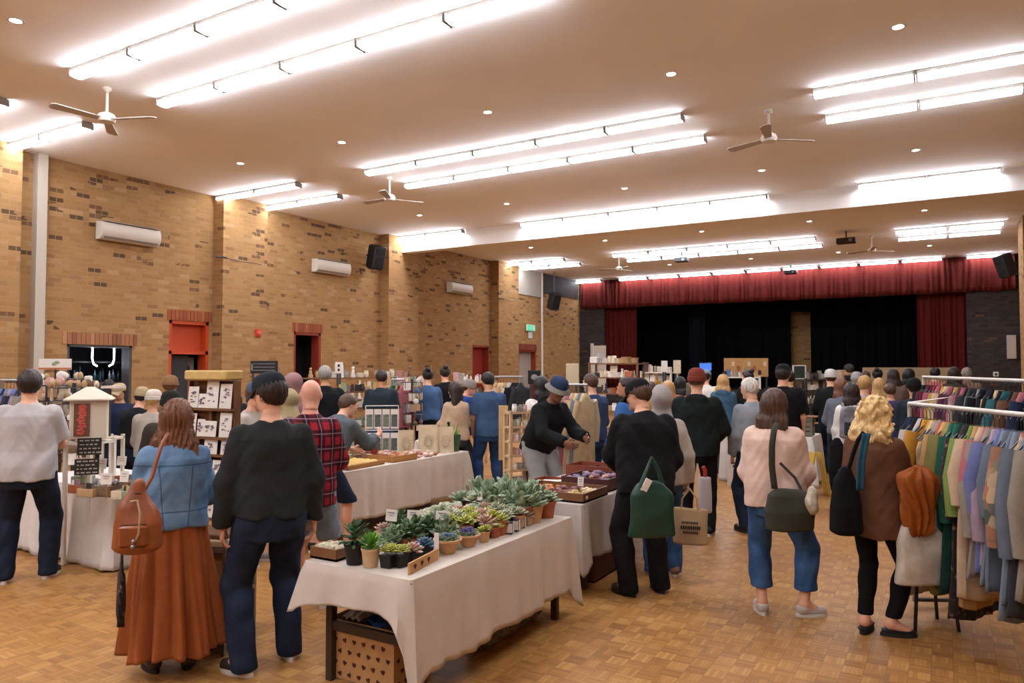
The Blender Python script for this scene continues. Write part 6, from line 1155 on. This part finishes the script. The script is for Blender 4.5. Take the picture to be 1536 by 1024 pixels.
for i, (x, y) in enumerate([(-5.98, 7.72), (-5.9, 7.78), (-6.04, 7.82)]): item('candle', 'white', x, y, ZP, 0, 'standing on the pouch table', 1.2)
x, y = -5.6, 7.98; r = thing('green_pot', 'dark green fabric pot with herbs at pouch table end', 'pot', (x, y, ZP)); q = MB(); q.lathe([(.085, 0), (.1, .1), (.112, .21), (.104, .21), (.09, .05)], n=20); q.build('pot_body', cloth('bottle_green', '24402a'), r)
q = MB(); [q.tube([(RNG.uniform(-.05, .05), RNG.uniform(-.05, .05), .12), (RNG.uniform(-.1, .1), RNG.uniform(-.1, .1), .27 + RNG.uniform(0, .1))], [.012, .004], 5) for _ in range(14)]; q.build('herbs', G_BRIGHT, r); q = MB(); q.tube([(-.03, 0, .12), (-.05, -.02, .38)], .02, 6); q.build('dark_bottle', M_BLACKPL, r)
for i in range(12): item(RNG.choice(['jar', 'candle', 'box', 'mug']), RNG.choice(PALE + ['red', 'sage']), -6.1 + RNG.uniform(0, .2), 6.3 + i * .06, ZP, RNG.uniform(0, 6), 'along the back edge of pouch table', RNG.uniform(.9, 1.4))
# ------------------------------------------------------------------ boards, panels, pictures
def panel(px0, px1, py0, py1, D, lab, m, name='display_board', t=.03, legs=True, cat='panel', rz=None, ground=True):
    a = at_d(px0, py0, D); b = at_d(px1, py0, D); z1 = a.z; z0 = at_d(px0, py1, D).z; d = b - a; r = thing(name, lab, cat, ((a.x + b.x) / 2, (a.y + b.y) / 2, 0), math.atan2(d.y, d.x)); q = MB(); q.bbox((0, 0, (z0 + z1) / 2), (d.length, t, z1 - z0), .004); q.build('board', m, r)
    if ground:
        for s in (-1, 1): q = MB(); q.box((s * (d.length / 2 - .04), .0, z0 / 2), (.03, .03, z0)); q.build('leg', M_DKMETAL, r, smooth=False)
    return r, d.length, z0, z1
r, L_, z0, z1 = panel(1086, 1152, 537, 565, 17.0, 'brown cardboard display panel pinned with cards near the stage', M_KRAFT)
for i in range(8): u = -L_ / 2 + .08 + i * (L_ - .16) / 7; q = MB(); q.box((u, -.02, z0 + .1 + .2 * ((i * 5) % 3) / 2), (.07, .006, .1)); q.build('pinned_card', [ICM['dark'], ICM['cream'], ICM['rust']][i % 3], r, smooth=False)
CP = mat('cream_panel', 'c2b394', .7, var=.03, vs=2)
panel(1294, 1366, 551, 576, 18.5, 'left half of the long cream panel before the stage', CP); panel(1366, 1430, 551, 576, 18.4, 'right half of the long cream panel before red curtain', CP)
panel(849, 868, 545, 576, 12.2, 'tall cream notice with faint lettering left of blue sweatshirt', CP); 
panel(748, 762, 608, 690, 9.7, 'tall narrow honey board leaning right of blue tee man', mat('pale_board', 'b79a6c', .6, var=.06), t=.05, ground=True)
r, L_, z0, z1 = panel(792, 811, 555, 576, 11.0, 'black square poster with pale picture above the clothes', M_BLACKPL, 'poster'); q = MB(); q.ball((0, -.018, (z0 + z1) / 2), (.05, .004, .045), 10, 6); q.build('pale_picture', ICM['grey'], r)
r, L_, z0, z1 = panel(376, 417, 541, 560, 11.5, 'black menu screen beside the open dark doorway', M_BLACKPL, 'menu_screen'); q = MB(); [q.box((0, -.018, z0 + .05 + .05 * k), (L_ * .8, .004, .008)) for k in range(3)]; q.box((-L_ * .44, -.018, (z0 + z1) / 2), (.02, .004, .1)); q.build('screen_lines', ICM['grey'], r, smooth=False)
r, L_, z0, z1 = panel(503, 514, 543, 560, 12.2, 'white notice with two dark marks on left shelves', M_CARD, 'notice'); q = MB(); [q.ball((0, -.018, z0 + .06 + .07 * k), (.02, .004, .025), 8, 4) for k in range(2)]; q.build('dark_marks', ICM['dark'], r)
r, L_, z0, z1 = panel(992, 1001, 541, 558, 15.0, 'left pale print standing on the white shelving', M_CARD, 'art_print'); r, L_, z0, z1 = panel(1010, 1021, 540, 560, 15.0, 'right pale print standing on the white shelving', ICM['cream'], 'art_print')
r = thing('picture_frame', 'white picture frame with dark picture beside stage column', 'picture', at_d(1199, 558, 14.6), YAW); q = MB()
for c, s in (((-.12, 0, 0), (.02, .03, .28)), ((.12, 0, 0), (.02, .03, .28)), ((0, 0, .13), (.26, .03, .02)), ((0, 0, -.13), (.26, .03, .02))): q.box(c, s)
q.build('frame', M_WHITE, r, smooth=False); q = MB(); q.box((0, .006, 0), (.23, .01, .25)); q.build('picture', mat('dark_green_picture', '2c3a30', .4), r, smooth=False); q = MB(); q.tube([(0, .02, -.1), (0, .02, -1.72)], .015, 6); q.build('pole', M_DKMETAL, r)
r = thing('screen', 'small lit blue screen at the stage front', 'screen', at_d(1058, 550, 21.0), YAW); q = MB(); q.bbox((0, 0, 0), (.36, .04, .24), .01); q.build('casing', M_BLACKPL, r); q = MB(); q.box((0, -.022, 0), (.33, .004, .2)); q.build('display', emit('screen_blue', '2d4f9a', 1.2), r, smooth=False); q = MB(); q.tube([(0, .02, -.1), (0, .02, -1.82)], .015, 6); q.build('stand', M_DKMETAL, r)
x, y = fd(1222, 10.6); r = thing('floor_sign', 'yellow folding floor sign beside the white table', 'sign', (x, y, 0), YAW + PI / 2 - .1)
for s in (-1, 1): q = MB(); q.bbox((0, s * .1, .3), (.26, .02, .62), .01, M=Matrix.Rotation(s * -.18 * -1, 3, 'X')); q.build('sign_leaf', mat('sign_yellow', 'c2a02c', .5), r)
r = thing('print_panel', 'white cloth banner with black print beside grey jeans', 'banner', (*fd(1099, 11.4), 0), YAW); q = MB(); q.box((0, 0, .42), (.2, .02, .84)); q.build('banner_cloth', SHEET, r, smooth=False); q = MB(); [q.box((RNG.uniform(-.03, .03), -.012, .3 + .05 * k), (RNG.uniform(.04, .09), .004, .03)) for k in range(5)]; q.build('black_print', ICM['dark'], r, smooth=False)
# ------------------------------------------------------------------ clothes rails
def garment(name, lab, x, y, z, rz, L_, m, w=.22, flare=.03, sl=.55, seed=0, group=None, cat='garment', th=.03, trousers=False):
    r = thing(name, lab, cat, (x, y, z), rz, group); rr = random.Random(seed); ph = [rr.uniform(0, 6.3) for _ in range(4)]
    q = MB(); q.tube([(0, 0, -.06), (0, 0, 0), (.012, 0, .022), (.03, 0, .03), (.042, 0, .012)], .0028, 5); q.tube([(-.18, 0, -.19), (-.09, 0, -.125), (0, 0, -.06), (.09, 0, -.125), (.18, 0, -.19)], .006, 5); q.build('hanger', M_DKMETAL, r)
    def f(u, v):
        a = 2 * PI * u; k = v * L_; hw = np.interp(k, [0, .03, .07, .14, .3, L_], [.05, .075, .15, w - .01, w - .015, w + flare]) if not trousers else np.interp(k, [0, .05, L_], [.14, .17, .16 + flare]); t = np.interp(k, [0, .1, .3, L_], [.02, th, th * 1.2, th * 1.5])
        fx = .010 * v * math.sin(9 * a + ph[0] + 3 * v) + .008 * v * math.sin(17 * a + ph[1]); sh = -.055 * (abs(math.cos(a)) ** 1.2) * (1 if k < .15 else max(0, 1 - (k - .15) * 3)) * (0 if trousers else 1)
        return (math.cos(a) * hw, math.sin(a) * (t + fx) + .012 * math.sin(5 * v + ph[2]), -.055 - k + sh * min(1, k / .05) + .012 * v * math.sin(3 * a + ph[3]))
    q = MB(); q.surf(f, 36, 22, True); q.build('garment_body' if not trousers else 'trouser_body', m, r, solid=.002)
    if sl and not trousers:
        for s in (-1, 1):
            q = MB(); p0 = Vector((s * (w - .045), 0, -.15)); p1 = Vector((s * (w + .045), .01 * s, -.15 - sl * .5)); p2 = Vector((s * (w + .03 + .02 * rr.random()), .02, -.15 - sl)); q.tube([p0, p1, p2], [.06, .05, .042], 10); q.build('sleeve', m, r)
    return r
GC = {'navy': '1f2944', 'black': '17171a', 'offwhite': 'b8b0a6', 'yellow': 'c08a32', 'mustard': 'b3883a', 'lilac': '9a8796', 'orange': 'b8622e', 'peach': 'c49a62', 'olive': '8a8450', 'green': '1f5f4c', 'darkgreen': '173b33', 'lime': '7a924a', 'tan': 'b08a58', 'beige': 'bda588', 'rose': 'b06a70', 'periwinkle': '6a72a0', 'greyblue': '66707c', 'bluegrey': '737f8c', 'burgundy': '5f2030', 'crimson': '8a2a36', 'dustypink': 'a8606c', 'ochre': 'b09048', 'plum': '5c3048', 'charcoal': '3a3a3e', 'brown': '6a4a34', 'stone': '8f877a', 'teal': '2f6468', 'sand': 'c2ab84'}
def gm(c): return cloth('garment_' + c, GC[c], .14, 160, .85)
t = NT('dark_floral'); f = t.n('ShaderNodeTexVoronoi'); f.inputs['Scale'].default_value = 22; t.l(t.obj(), f.inputs[0]); M_FLOR = t.set(t.ramp(f.outputs[0], [(.05, '8a6a58'), (.2, '5a4a44'), (.35, '241c1c')]), .9); MATS['dark_floral'] = M_FLOR
t = NT('multi_print'); f = t.n('ShaderNodeTexVoronoi'); f.inputs['Scale'].default_value = 14; t.l(t.obj(), f.inputs[0]); M_MULTI = t.set(t.ramp(f.outputs[1], [(.1, 'a5654a'), (.4, '6a5a4a'), (.6, 'b8a080'), (.8, '3f4a44')]), .9)
ZR = 1.53; ZB = 1.69
A_ = at_z(1364, 605, ZR); B_ = at_z(1536, 622, ZR); dR = (B_ - A_); dR.z = 0; LR = dR.length; uR = dR.normalized(); nR = Vector((-uR.y, uR.x, 0)) ; E_ = A_ + uR * (LR + .28); E_.z = ZR
C_ = at_z(1385, 565, ZB); D_ = at_z(1536, 571, ZB); uB = (D_ - C_); LB = uB.length; uB.normalize(); D_ = D_ + uB * .35; OFF = nR * .3
r = thing('clothes_rail', 'nearer white clothes rail at the right edge of the hall', 'clothes rail', ((A_.x + E_.x) / 2, (A_.y + E_.y) / 2, 0)); o0 = Vector(r.location)
M_RAIL = mat('rail_white', 'c4beb4', .4, .2)
def loc(v): return (v.x - o0.x, v.y - o0.y, v.z)
for nm, P0, P1, z in (('rail_bar', A_, E_, ZR),):
    q = MB(); q.tube([loc(Vector((P0.x, P0.y, z))), loc(Vector((P1.x, P1.y, z)))], .016, 10); q.build(nm, M_RAIL, r)
    for P in (P0, P1): q = MB(); q.tube([loc(Vector((P.x, P.y, .04))), loc(Vector((P.x, P.y, z)))], .014, 8); q.build('post', M_RAIL, r)
for P in (A_, E_): q = MB(); q.tube([loc(Vector((P.x, P.y, .05))), loc(Vector((P.x + OFF.x, P.y + OFF.y, .05)))], .016, 8); q.build('foot', M_DKMETAL, r); q = MB(); q.tube([loc(Vector((P.x, P.y, ZR))), loc(Vector((P.x + OFF.x, P.y + OFF.y, ZR + .05))), loc(Vector((P.x + OFF.x, P.y + OFF.y, .05)))], .013, 8); q.build('end_frame', M_RAIL, r)
r = thing('clothes_rail', 'farther white clothes rail above the nearer one', 'clothes rail', ((C_.x + D_.x) / 2, (C_.y + D_.y) / 2, 0)); o0 = Vector(r.location)
q = MB(); q.tube([loc(C_), loc(D_)], .018, 10); q.build('rail_bar', M_RAIL, r)
for P in (C_, D_):
    q = MB(); q.tube([loc(Vector((P.x, P.y, .04))), loc(P)], .017, 8); q.build('post', M_RAIL, r); q = MB(); q.tube([loc(Vector((P.x - .25 * uB.y, P.y + .25 * uB.x, .03))), loc(Vector((P.x + .25 * uB.y, P.y - .25 * uB.x, .03)))], .016, 8); q.build('foot', M_DKMETAL, r)
rzg = math.atan2(uR.y, uR.x) + PI / 2 + math.radians(202)
FRONT = [('navy', .85), ('navy', .82), ('black', .8), ('offwhite', 1.25), ('black', .6), ('yellow', .62), ('mustard', .98), ('sand', 1.05), ('lilac', 1.1), ('orange', 1.1), ('peach', 1.0), ('olive', 1.12), ('green', .92), ('green', .88), ('darkgreen', 1.08), ('floral', 1.22), ('lime', .45), ('tan', 1.12), ('beige', 1.05), ('rose', .7), ('stone', .9), ('lilac', .8), ('periwinkle', .85), ('bluegrey', .9), ('greyblue', .92), ('bluegrey', 1.06), ('multi', .6), ('greyblue', .95), ('charcoal', 1.0), ('stone', .9)]
for i, (c, L_) in enumerate(FRONT):
    tpos = .05 + (LR + .2 - .07) * i / (len(FRONT) - 1); p = A_ + uR * tpos; m_ = M_FLOR if c == 'floral' else (M_MULTI if c == 'multi' else gm(c)); nmc = {'floral': 'dark floral', 'multi': 'multicoloured print', 'darkgreen': 'dark green', 'dustypink': 'dusty pink', 'bluegrey': 'blue-grey', 'greyblue': 'grey-blue', 'offwhite': 'off-white'}.get(c, c)
    garment('hanging_garment', '%s garment, %s from the left on the nearer rail' % (nmc, ORD[i]), p.x, p.y, ZR - .045, rzg + RNG.uniform(-.16, .16), L_, m_, .2 + RNG.uniform(-.02, .02), .05 if L_ > .85 else .02, 0 if RNG.random() < .35 else RNG.uniform(.35, .58), i, 'garments on the nearer rail')
BACK = ['black', 'black', 'burgundy', 'burgundy', 'crimson', 'dustypink', 'crimson', 'ochre', 'sand', 'dustypink', 'plum', 'ochre', 'plum', 'dustypink', 'black', 'charcoal', 'black', 'bluegrey', 'black', 'navy', 'black', 'sand', 'black', 'teal', 'black', 'brown', 'rose', 'navy', 'charcoal']
for i, c in enumerate(BACK):
    tpos = .12 + (LB + .1) * i / (len(BACK) - 1); p = C_ + uB * tpos; nmc = {'dustypink': 'dusty pink', 'bluegrey': 'blue-grey'}.get(c, c)
    garment('hanging_garment', '%s garment, %s from the left on the farther rail' % (nmc, ORD[i]), p.x, p.y, ZB - .045, rzg + RNG.uniform(-.16, .16), RNG.uniform(.7, .95), gm(c), .2, .02, RNG.choice([0, .4, .5]), i + 50, 'garments on the farther rail')
def small_rail(px0, px1, D, z, items, lab, place, rzoff=PI / 2, L0=.7, face=False):
    a = fd(px0, D); b = fd(px1, D); d = Vector((b[0] - a[0], b[1] - a[1], 0)); r = thing('clothes_rail', lab, 'clothes rail', ((a[0] + b[0]) / 2, (a[1] + b[1]) / 2, 0), math.atan2(d.y, d.x)); q = MB(); q.tube([(-d.length / 2, 0, z), (d.length / 2, 0, z)], .014, 8); q.build('rail', M_METAL, r)
    for s in (-1, 1): q = MB(); q.tube([(s * d.length / 2, 0, .03), (s * d.length / 2, 0, z)], .013, 8); q.build('post', M_METAL, r); q = MB(); q.tube([(s * d.length / 2, -.25, .02), (s * d.length / 2, .25, .02)], .014, 8); q.build('foot', M_METAL, r)
    for i, c in enumerate(items):
        t = (i + .7) / (len(items) + .4); garment('hanging_garment', '%s garment, %s on the %s' % (c, ORD[i], place), a[0] + d.x * t, a[1] + d.y * t, z - .045, math.atan2(d.y, d.x) + rzoff, L0 + RNG.uniform(-.08, .12), gm(c), .2, .02, .5, i, 'garments on the ' + place)
small_rail(742, 784, 12.2, 1.66, ['tan', 'sand', 'beige', 'tan', 'offwhite', 'black', 'black', 'charcoal'], 'clothes rail of tan and black jackets past blue tee man', 'rail past the blue tee man', .75)
small_rail(838, 880, 8.9, 1.6, ['rose', 'sand', 'lilac', 'dustypink', 'beige', 'sand', 'bluegrey', 'sand'], 'clothes rail of pastel garments right of bucket hat', 'pastel rail right of bucket hat', .8, 1.05)
small_rail(2, 52, 8.6, 1.66, ['periwinkle', 'navy', 'bluegrey', 'lilac', 'periwinkle', 'charcoal', 'navy', 'lilac', 'stone'], 'clothes rail of blue prints at the far left edge', 'rail at the far left edge', 1.2)
small_rail(588, 606, 11.9, 1.62, ['teal', 'darkgreen', 'teal', 'mustard', 'plum', 'rose'], 'clothes rail of teal garments right of dark teal tee', 'rail right of the dark teal tee', .9)
# tall jewellery tower left of the pinafore woman
tower(618, 12.0, 1.62, .34, 'tall jewellery tower left of the pinafore woman', ['cream', 'white', 'tan', 'brown', 'grey'], 70)
# ------------------------------------------------------------------ bags people carry
def bagnet(name, lab, fn, lo, hi, m, loc_, rz, res=.012, straps=(), sm=None, group=None, cat='bag', extra=None):
    r = thing(name, lab, cat, loc_, rz); q = MB(); addnet(q, fn, lo, hi, res); q.build('bag_body', m, r)
    for s in straps: q = MB(); q.tube(s[0], s[1], 8); q.build(s[2] if len(s) > 2 else 'strap', sm or m, r)
    return r
def tb(P, zs, ws, ds, k=.012, fold=.006, ph=0): return loft(P, zs, ws, ds, None, 2.6, k) + fold * (np.sin(26 * P[:, 0] + 9 * P[:, 2] + ph) * .6 + np.sin(19 * P[:, 2] - 22 * P[:, 0]) * .4) * np.clip((P[:, 2] - zs[0]) * 4, .2, 1)
LEATHER = mat('rust_leather', '8a4a24', .4, 0, .5, var=.2, vs=9)
J = PEOPLE['denim']; p = at_d(207, 785, 4.08); r = bagnet('leather_backpack', 'rust brown leather bag slung on the denim jacket back', lambda P: tb(P, [-.16, -.12, 0, .1, .18, .25], [.10, .13, .122, .085, .045, .024], [.06, .085, .08, .06, .035, .02], .03, .010), (-.2, -.16, -.22), (.2, .16, .30), LEATHER, p, YAW + .2, .010)
def rel(r, w): return r.matrix_basis.inverted() @ Vector(w) if False else (Matrix.Translation(r.location) @ Matrix.Rotation(r.rotation_euler.z, 4, 'Z')).inverted() @ Vector(w)
s0 = [rel(r, at_d(*q)) for q in ((215, 738, 4.12), (228, 715, 4.17), (235, 690, 4.2), (243, 665, 4.24), (252, 650, 4.3))]; q = MB(); q.tube(s0, .011, 8); q.build('strap', LEATHER, r)
q = MB(); q.tube([rel(r, at_d(*w_)) for w_ in ((196, 752, 4.0), (206, 750, 3.985), (210, 770, 3.975), (208, 800, 3.98), (200, 820, 4.0), (186, 822, 4.02), (180, 812, 4.03))], .006, 6); q.build('cord', mat('cream_cord', 'b09a78', .7), r)
q = MB(); q.ball(rel(r, at_d(200, 812, 3.97)), .012); q.ball(rel(r, at_d(199, 820, 3.97)), .012); q.build('toggle', M_METAL, r)
q = MB(); q.tube([(.03 * math.cos(a) * 1.25, .028 * math.sin(a) * 1.1, .165 + .006 * math.sin(3 * a)) for a in [2 * PI * i / 16 for i in range(17)]], .006, 6); q.build('drawstring', mat('dark_leather_cord', '4a2614', .6), r)
q = MB(); q.bbox((.0, -.083, -.05), (.15, .03, .12), .025); q.build('front_pocket', LEATHER, r)
q = MB(); q.surf(lambda u, v: tuple(rel(r, at_d(181 + 4 * u - 6 * v + 8 * u * v, 828 + 112 * v, 4.22 + .03 * math.sin(5 * v + 4 * u)))), 6, 14); o = q.build('scarf', M_FLOR, None, solid=.01); o.location = r.location; o.rotation_euler = (0, 0, r.rotation_euler.z); tag(o, 'dark patterned scarf hanging below the rust leather bag', 'scarf')
J = PEOPLE['blackcap']; p = at_d(977, 762, 5.32); GREEN = mat('green_shopper', '193f34', .45, var=.08, vs=7)
r = bagnet('shopping_bag', 'dark green shopping bag hanging at the black jacket man', lambda P: tb(P, [-.21, -.19, -.05, .1, .17, .2], [.165, .175, .165, .14, .09, .05], [.02, .03, .05, .05, .035, .02], .012, .007), (-.24, -.12, -.26), (.24, .12, .25), GREEN, p, YAW + .1, .010)
for s in (-1, 1): q = MB(); q.tube([(s * .085, s * .02, .15), (s * .05 + .01, s * .015, .26), (.005, 0, .36), (-.005, 0, .36)], [.022, .016, .01, .008], 8); q.build('handle', GREEN, r)
p = at_d(969, 728, 5.28); q = MB(); q.bbox((0, 0, 0), (.05, .02, .1), .004, M=Matrix.Rotation(.5, 3, 'Y')); single(q, 'folded_wallet', M_CARD, 'pale wallet held behind the black jacket man back', 'wallet', p, YAW)
J = PEOPLE['scarf']; hp = W(J, J['R']['hand']); p = at_d(1035, 787, 6.25); CAN = cloth('canvas_tote', 'b59a74', .08)
r = bagnet('canvas_tote', 'tan canvas tote with dark print beside the green bag', lambda P: tb(P, [-.16, -.15, 0, .14], [.135, .145, .14, .13], [.05, .06, .06, .03], .01, .004), (-.2, -.12, -.2), (.2, .12, .2), CAN, p, YAW - .3, .011)
for s in (-1, 1): q = MB(); q.tube([(s * .07, -.02, .12), (s * .06, -.02, .22), (0, 0, .30), (s * .0 - .02, .02, .30)], .008, 6); q.build('handle', CAN, r)
q = MB()
for k, (w0, h0) in enumerate(((.13, .02), (.15, .028), (.11, .018))):
    x_ = -w0 / 2
    while x_ < w0 / 2: l_ = RNG.uniform(.01, .02); q.box((x_ + l_ / 2, -.066, .03 - .04 * k), (l_ * .7, .006, h0)); x_ += l_
q.build('dark_print', ICM['dark'], r, smooth=False)
p = at_d(1058, 745, 7.4); bagnet('paper_bag', 'pale striped bag with red handle beside green hoodie man', lambda P: tb(P, [-.16, -.14, .1, .2], [.06, .065, .065, .06], [.03, .04, .04, .03], .01, .004), (-.14, -.1, -.2), (.14, .1, .24), mat('pale_bag', 'a9a2a4', .5), p, YAW, .014, [([(0, 0, .18), (0, 0, .26), (-.02, 0, .3)], .02, 'red_handle')], mat('red_handle', 'a03028', .5))
J = PEOPLE['pink']; p = at_d(1184, 762, 5.16); OLIVE = cloth('olive_canvas', '45463a', .1)
r = bagnet('shoulder_bag', 'large olive canvas bag on the pink sweater shoulder', lambda P: tb(P, [-.16, -.14, -.02, .09, .14], [.13, .165, .175, .14, .08], [.05, .08, .085, .06, .03], .03, .006), (-.24, -.16, -.22), (.24, .16, .22), OLIVE, p, YAW + .05, .010)
q = MB(); sp = [rel(r, at_d(*w_)) for w_ in ((1162, 733, 5.14), (1158, 700, 5.15), (1158, 668, 5.16), (1161, 645, 5.2), (1165, 634, 5.3))]
for i in range(len(sp) - 1): pass
q.surf(lambda u, v: tuple(Vector(np.array([np.interp(v, np.linspace(0, 1, 5), [s_[k] for s_ in sp]) for k in range(3)])) + Vector(((u - .5) * .045, -.004 * math.sin(PI * u), 0))), 4, 16); q.build('strap', OLIVE, r, solid=.006)
q = MB(); q.tube([(.1, 0, .1), (.07, .06, .2), (-.02, .1, .3)], .01, 6); q.build('rear_strap', OLIVE, r)
p = at_d(1218, 752, 5.1); bagnet('crumpled_bag', 'crumpled cream and black bag beside the olive canvas bag', lambda P: ell(P, V(0, 0, 0), V(.045, .05, .1)) + .006 * np.sin(50 * P[:, 2] + 30 * P[:, 0]), (-.09, -.09, -.14), (.09, .09, .14), mat('cream_plastic', 'b5ab98', .4, var=.3, vs=30), p, .3, .011)
J = PEOPLE['blonde']; p = at_d(1269, 748, 4.95); r = bagnet('black_bag', 'slouchy black shoulder bag on the blonde woman left side', lambda P: tb(P, [-.24, -.21, -.05, .12, .22], [.08, .105, .1, .07, .03], [.05, .08, .075, .05, .025], .03, .006), (-.17, -.14, -.29), (.17, .14, .28), BLK, p, YAW, .011)
q = MB(); q.tube([rel(r, at_d(*w_)) for w_ in ((1272, 706, 4.95), (1280, 680, 4.92), (1287, 660, 4.88), (1296, 648, 4.86))], .014, 8); q.build('strap', BLK, r)
q = MB(); sp2 = [at_d(*w_) for w_ in ((1300, 650, 4.80), (1296, 668, 4.8), (1292, 690, 4.8), (1291, 715, 4.81), (1290, 735, 4.82))]
q.surf(lambda u, v: tuple(Vector([float(np.interp(v, np.linspace(0, 1, 5), [s_[k] for s_ in sp2])) for k in range(3)]) + Vector(((u - .5) * .05, .02 * math.sin(PI * u), 0))), 5, 16); o = q.build('blue_scarf', cloth('teal_scarf', '2d5868'), None, solid=.012); tag(o, 'narrow teal scarf over the blonde woman shoulder', 'scarf')
# garment over her arm and the white carrier bag
p = at_d(1378, 745, 4.86); RUSTF = cloth('rust_satin', 'a0561f', .16, 120, .5)
def rust(P):
    d = ell(P, V(0, 0, .1), V(.115, .09, .095)); d = smin(d, loft(P, [-.25, -.2, 0, .12], [.05, .075, .12, .1], [.04, .05, .07, .06], None, 2.2, .03), .05); a = np.arctan2(P[:, 1], P[:, 0]); return d + .012 * np.sin(9 * a + 8 * P[:, 2] + 2 * np.sin(14 * P[:, 2])) + .006 * np.sin(40 * P[:, 0] + 22 * P[:, 2])
q = MB(); addnet(q, rust, (-.2, -.16, -.3), (.2, .16, .25), .010); single(q, 'draped_blouse', RUSTF, 'rust orange blouse draped over the blonde woman forearm', 'garment', p, YAW)
t = NT('carrier_plastic'); f = t.noise(14, 3); t.bump(f, .5, .01); M_CARR = t.set(t.ramp(f, [(.3, 'bcb4a4'), (.7, 'd6cfc0')]), .35, 0, .5); t.b.inputs['Transmission Weight'].default_value = .15
p = at_d(1380, 828, 4.9); r = bagnet('carrier_bag', 'white plastic carrier bag hanging below the rust blouse', lambda P: tb(P, [-.215, -.20, -.05, .1, .2], [.15, .175, .165, .14, .09], [.03, .05, .07, .05, .03], .012, .009), (-.25, -.14, -.27), (.25, .14, .25), M_CARR, p, YAW + .05, .011)
q = MB(); q.tube([(.06, 0, .15), (.08, 0, .28), (.07, 0, .4)], [.05, .035, .02], 8); q.tube([(-.04, 0, .15), (.0, 0, .28), (.02, 0, .36)], [.04, .03, .02], 8); q.build('handle', M_CARR, r)
x, y = fd(1382, 5.25); r = thing('folding_stool', 'black folding stool behind the white carrier bag', 'stool', (x, y, 0), YAW)
q = MB(); q.bbox((0, 0, .43), (.28, .26, .03), .01); q.build('seat', BLK, r)
for sx in (-1, 1):
    for sy in (-1, 1): q = MB(); q.tube([(sx * .15, sy * .13, 0), (sx * .11, sy * .1, .42)], .012, 8); q.build('leg', M_BLACKPL, r)
J = PEOPLE['backpack']; p = W(J, J['hip'] + J['Rt'] @ np.array([-.02, -.2, .27])); t = NT('grey_pack_cloth'); M_PACK = t.set(t.ramp(t.noise(8, 3), [(.35, '5a5a60'), (.65, '8a868a')]), .8)
r = bagnet('grey_backpack', 'grey backpack on the white top woman', lambda P: tb(P, [-.2, -.18, 0, .16, .2], [.12, .135, .135, .11, .08], [.06, .075, .07, .05, .03], .03, .003), (-.18, -.12, -.24), (.18, .12, .25), M_PACK, p, J['rz'], .014)
for s in (-1, 1): q = MB(); q.tube([(s * .08, .0, .17), (s * .085, .03, .21), (s * .09, .1, .23), (s * .1, .24, .16)], .014, 6); q.build('strap', M_PACK, r)
q = MB(); q.bbox((0, -.075, -.07), (.16, .03, .16), .02); q.build('front_pocket', cloth('dark_pocket', '3c4246'), r)
x, y = fd(1083, 12.0); p = Vector((x, y, .75)); bagnet('plastic_bag', 'clear plastic bag held by the teal denim jacket person', lambda P: ell(P, V(0, 0, 0), V(.16, .1, .16)) + .01 * np.sin(40 * P[:, 0] + 22 * P[:, 2]), (-.2, -.14, -.2), (.2, .14, .2), mat('clear_bag', '9a9490', .3, var=.3, vs=20), p, 0, .02)
p = at_d(1256, 680, 9.0); bagnet('dark_tote', 'dark bag hanging left of the khaki trousers', lambda P: tb(P, [-.25, -.22, .1, .2], [.09, .1, .08, .03], [.04, .06, .05, .02], .02, .004), (-.15, -.1, -.3), (.15, .1, .25), BLK, p, 0, .02)
p = at_d(696, 690, 10.4); bagnet('dark_tote', 'charcoal tote hanging right of the long-haired woman', lambda P: tb(P, [-.25, -.23, .1, .25], [.15, .16, .1, .03], [.04, .06, .05, .02], .02, .004), (-.2, -.1, -.3), (.2, .1, .3), cloth('charcoal_tote', '38383c'), p, YAW + .2, .02)
# ------------------------------------------------------------------ world, look
sc = bpy.context.scene
w = bpy.data.worlds.new('world'); sc.world = w; w.use_nodes = True
w.node_tree.nodes['Background'].inputs[0].default_value = (.9, .95, 1, 1); w.node_tree.nodes['Background'].inputs[1].default_value = .0
sc.view_settings.view_transform = 'Standard'; sc.view_settings.look = 'None'; sc.view_settings.gamma = 1; sc.view_settings.exposure = 1.24
sc.cycles.max_bounces = 8; sc.cycles.diffuse_bounces = 6; sc.cycles.use_denoising = True; sc.cycles.sample_clamp_indirect = 8
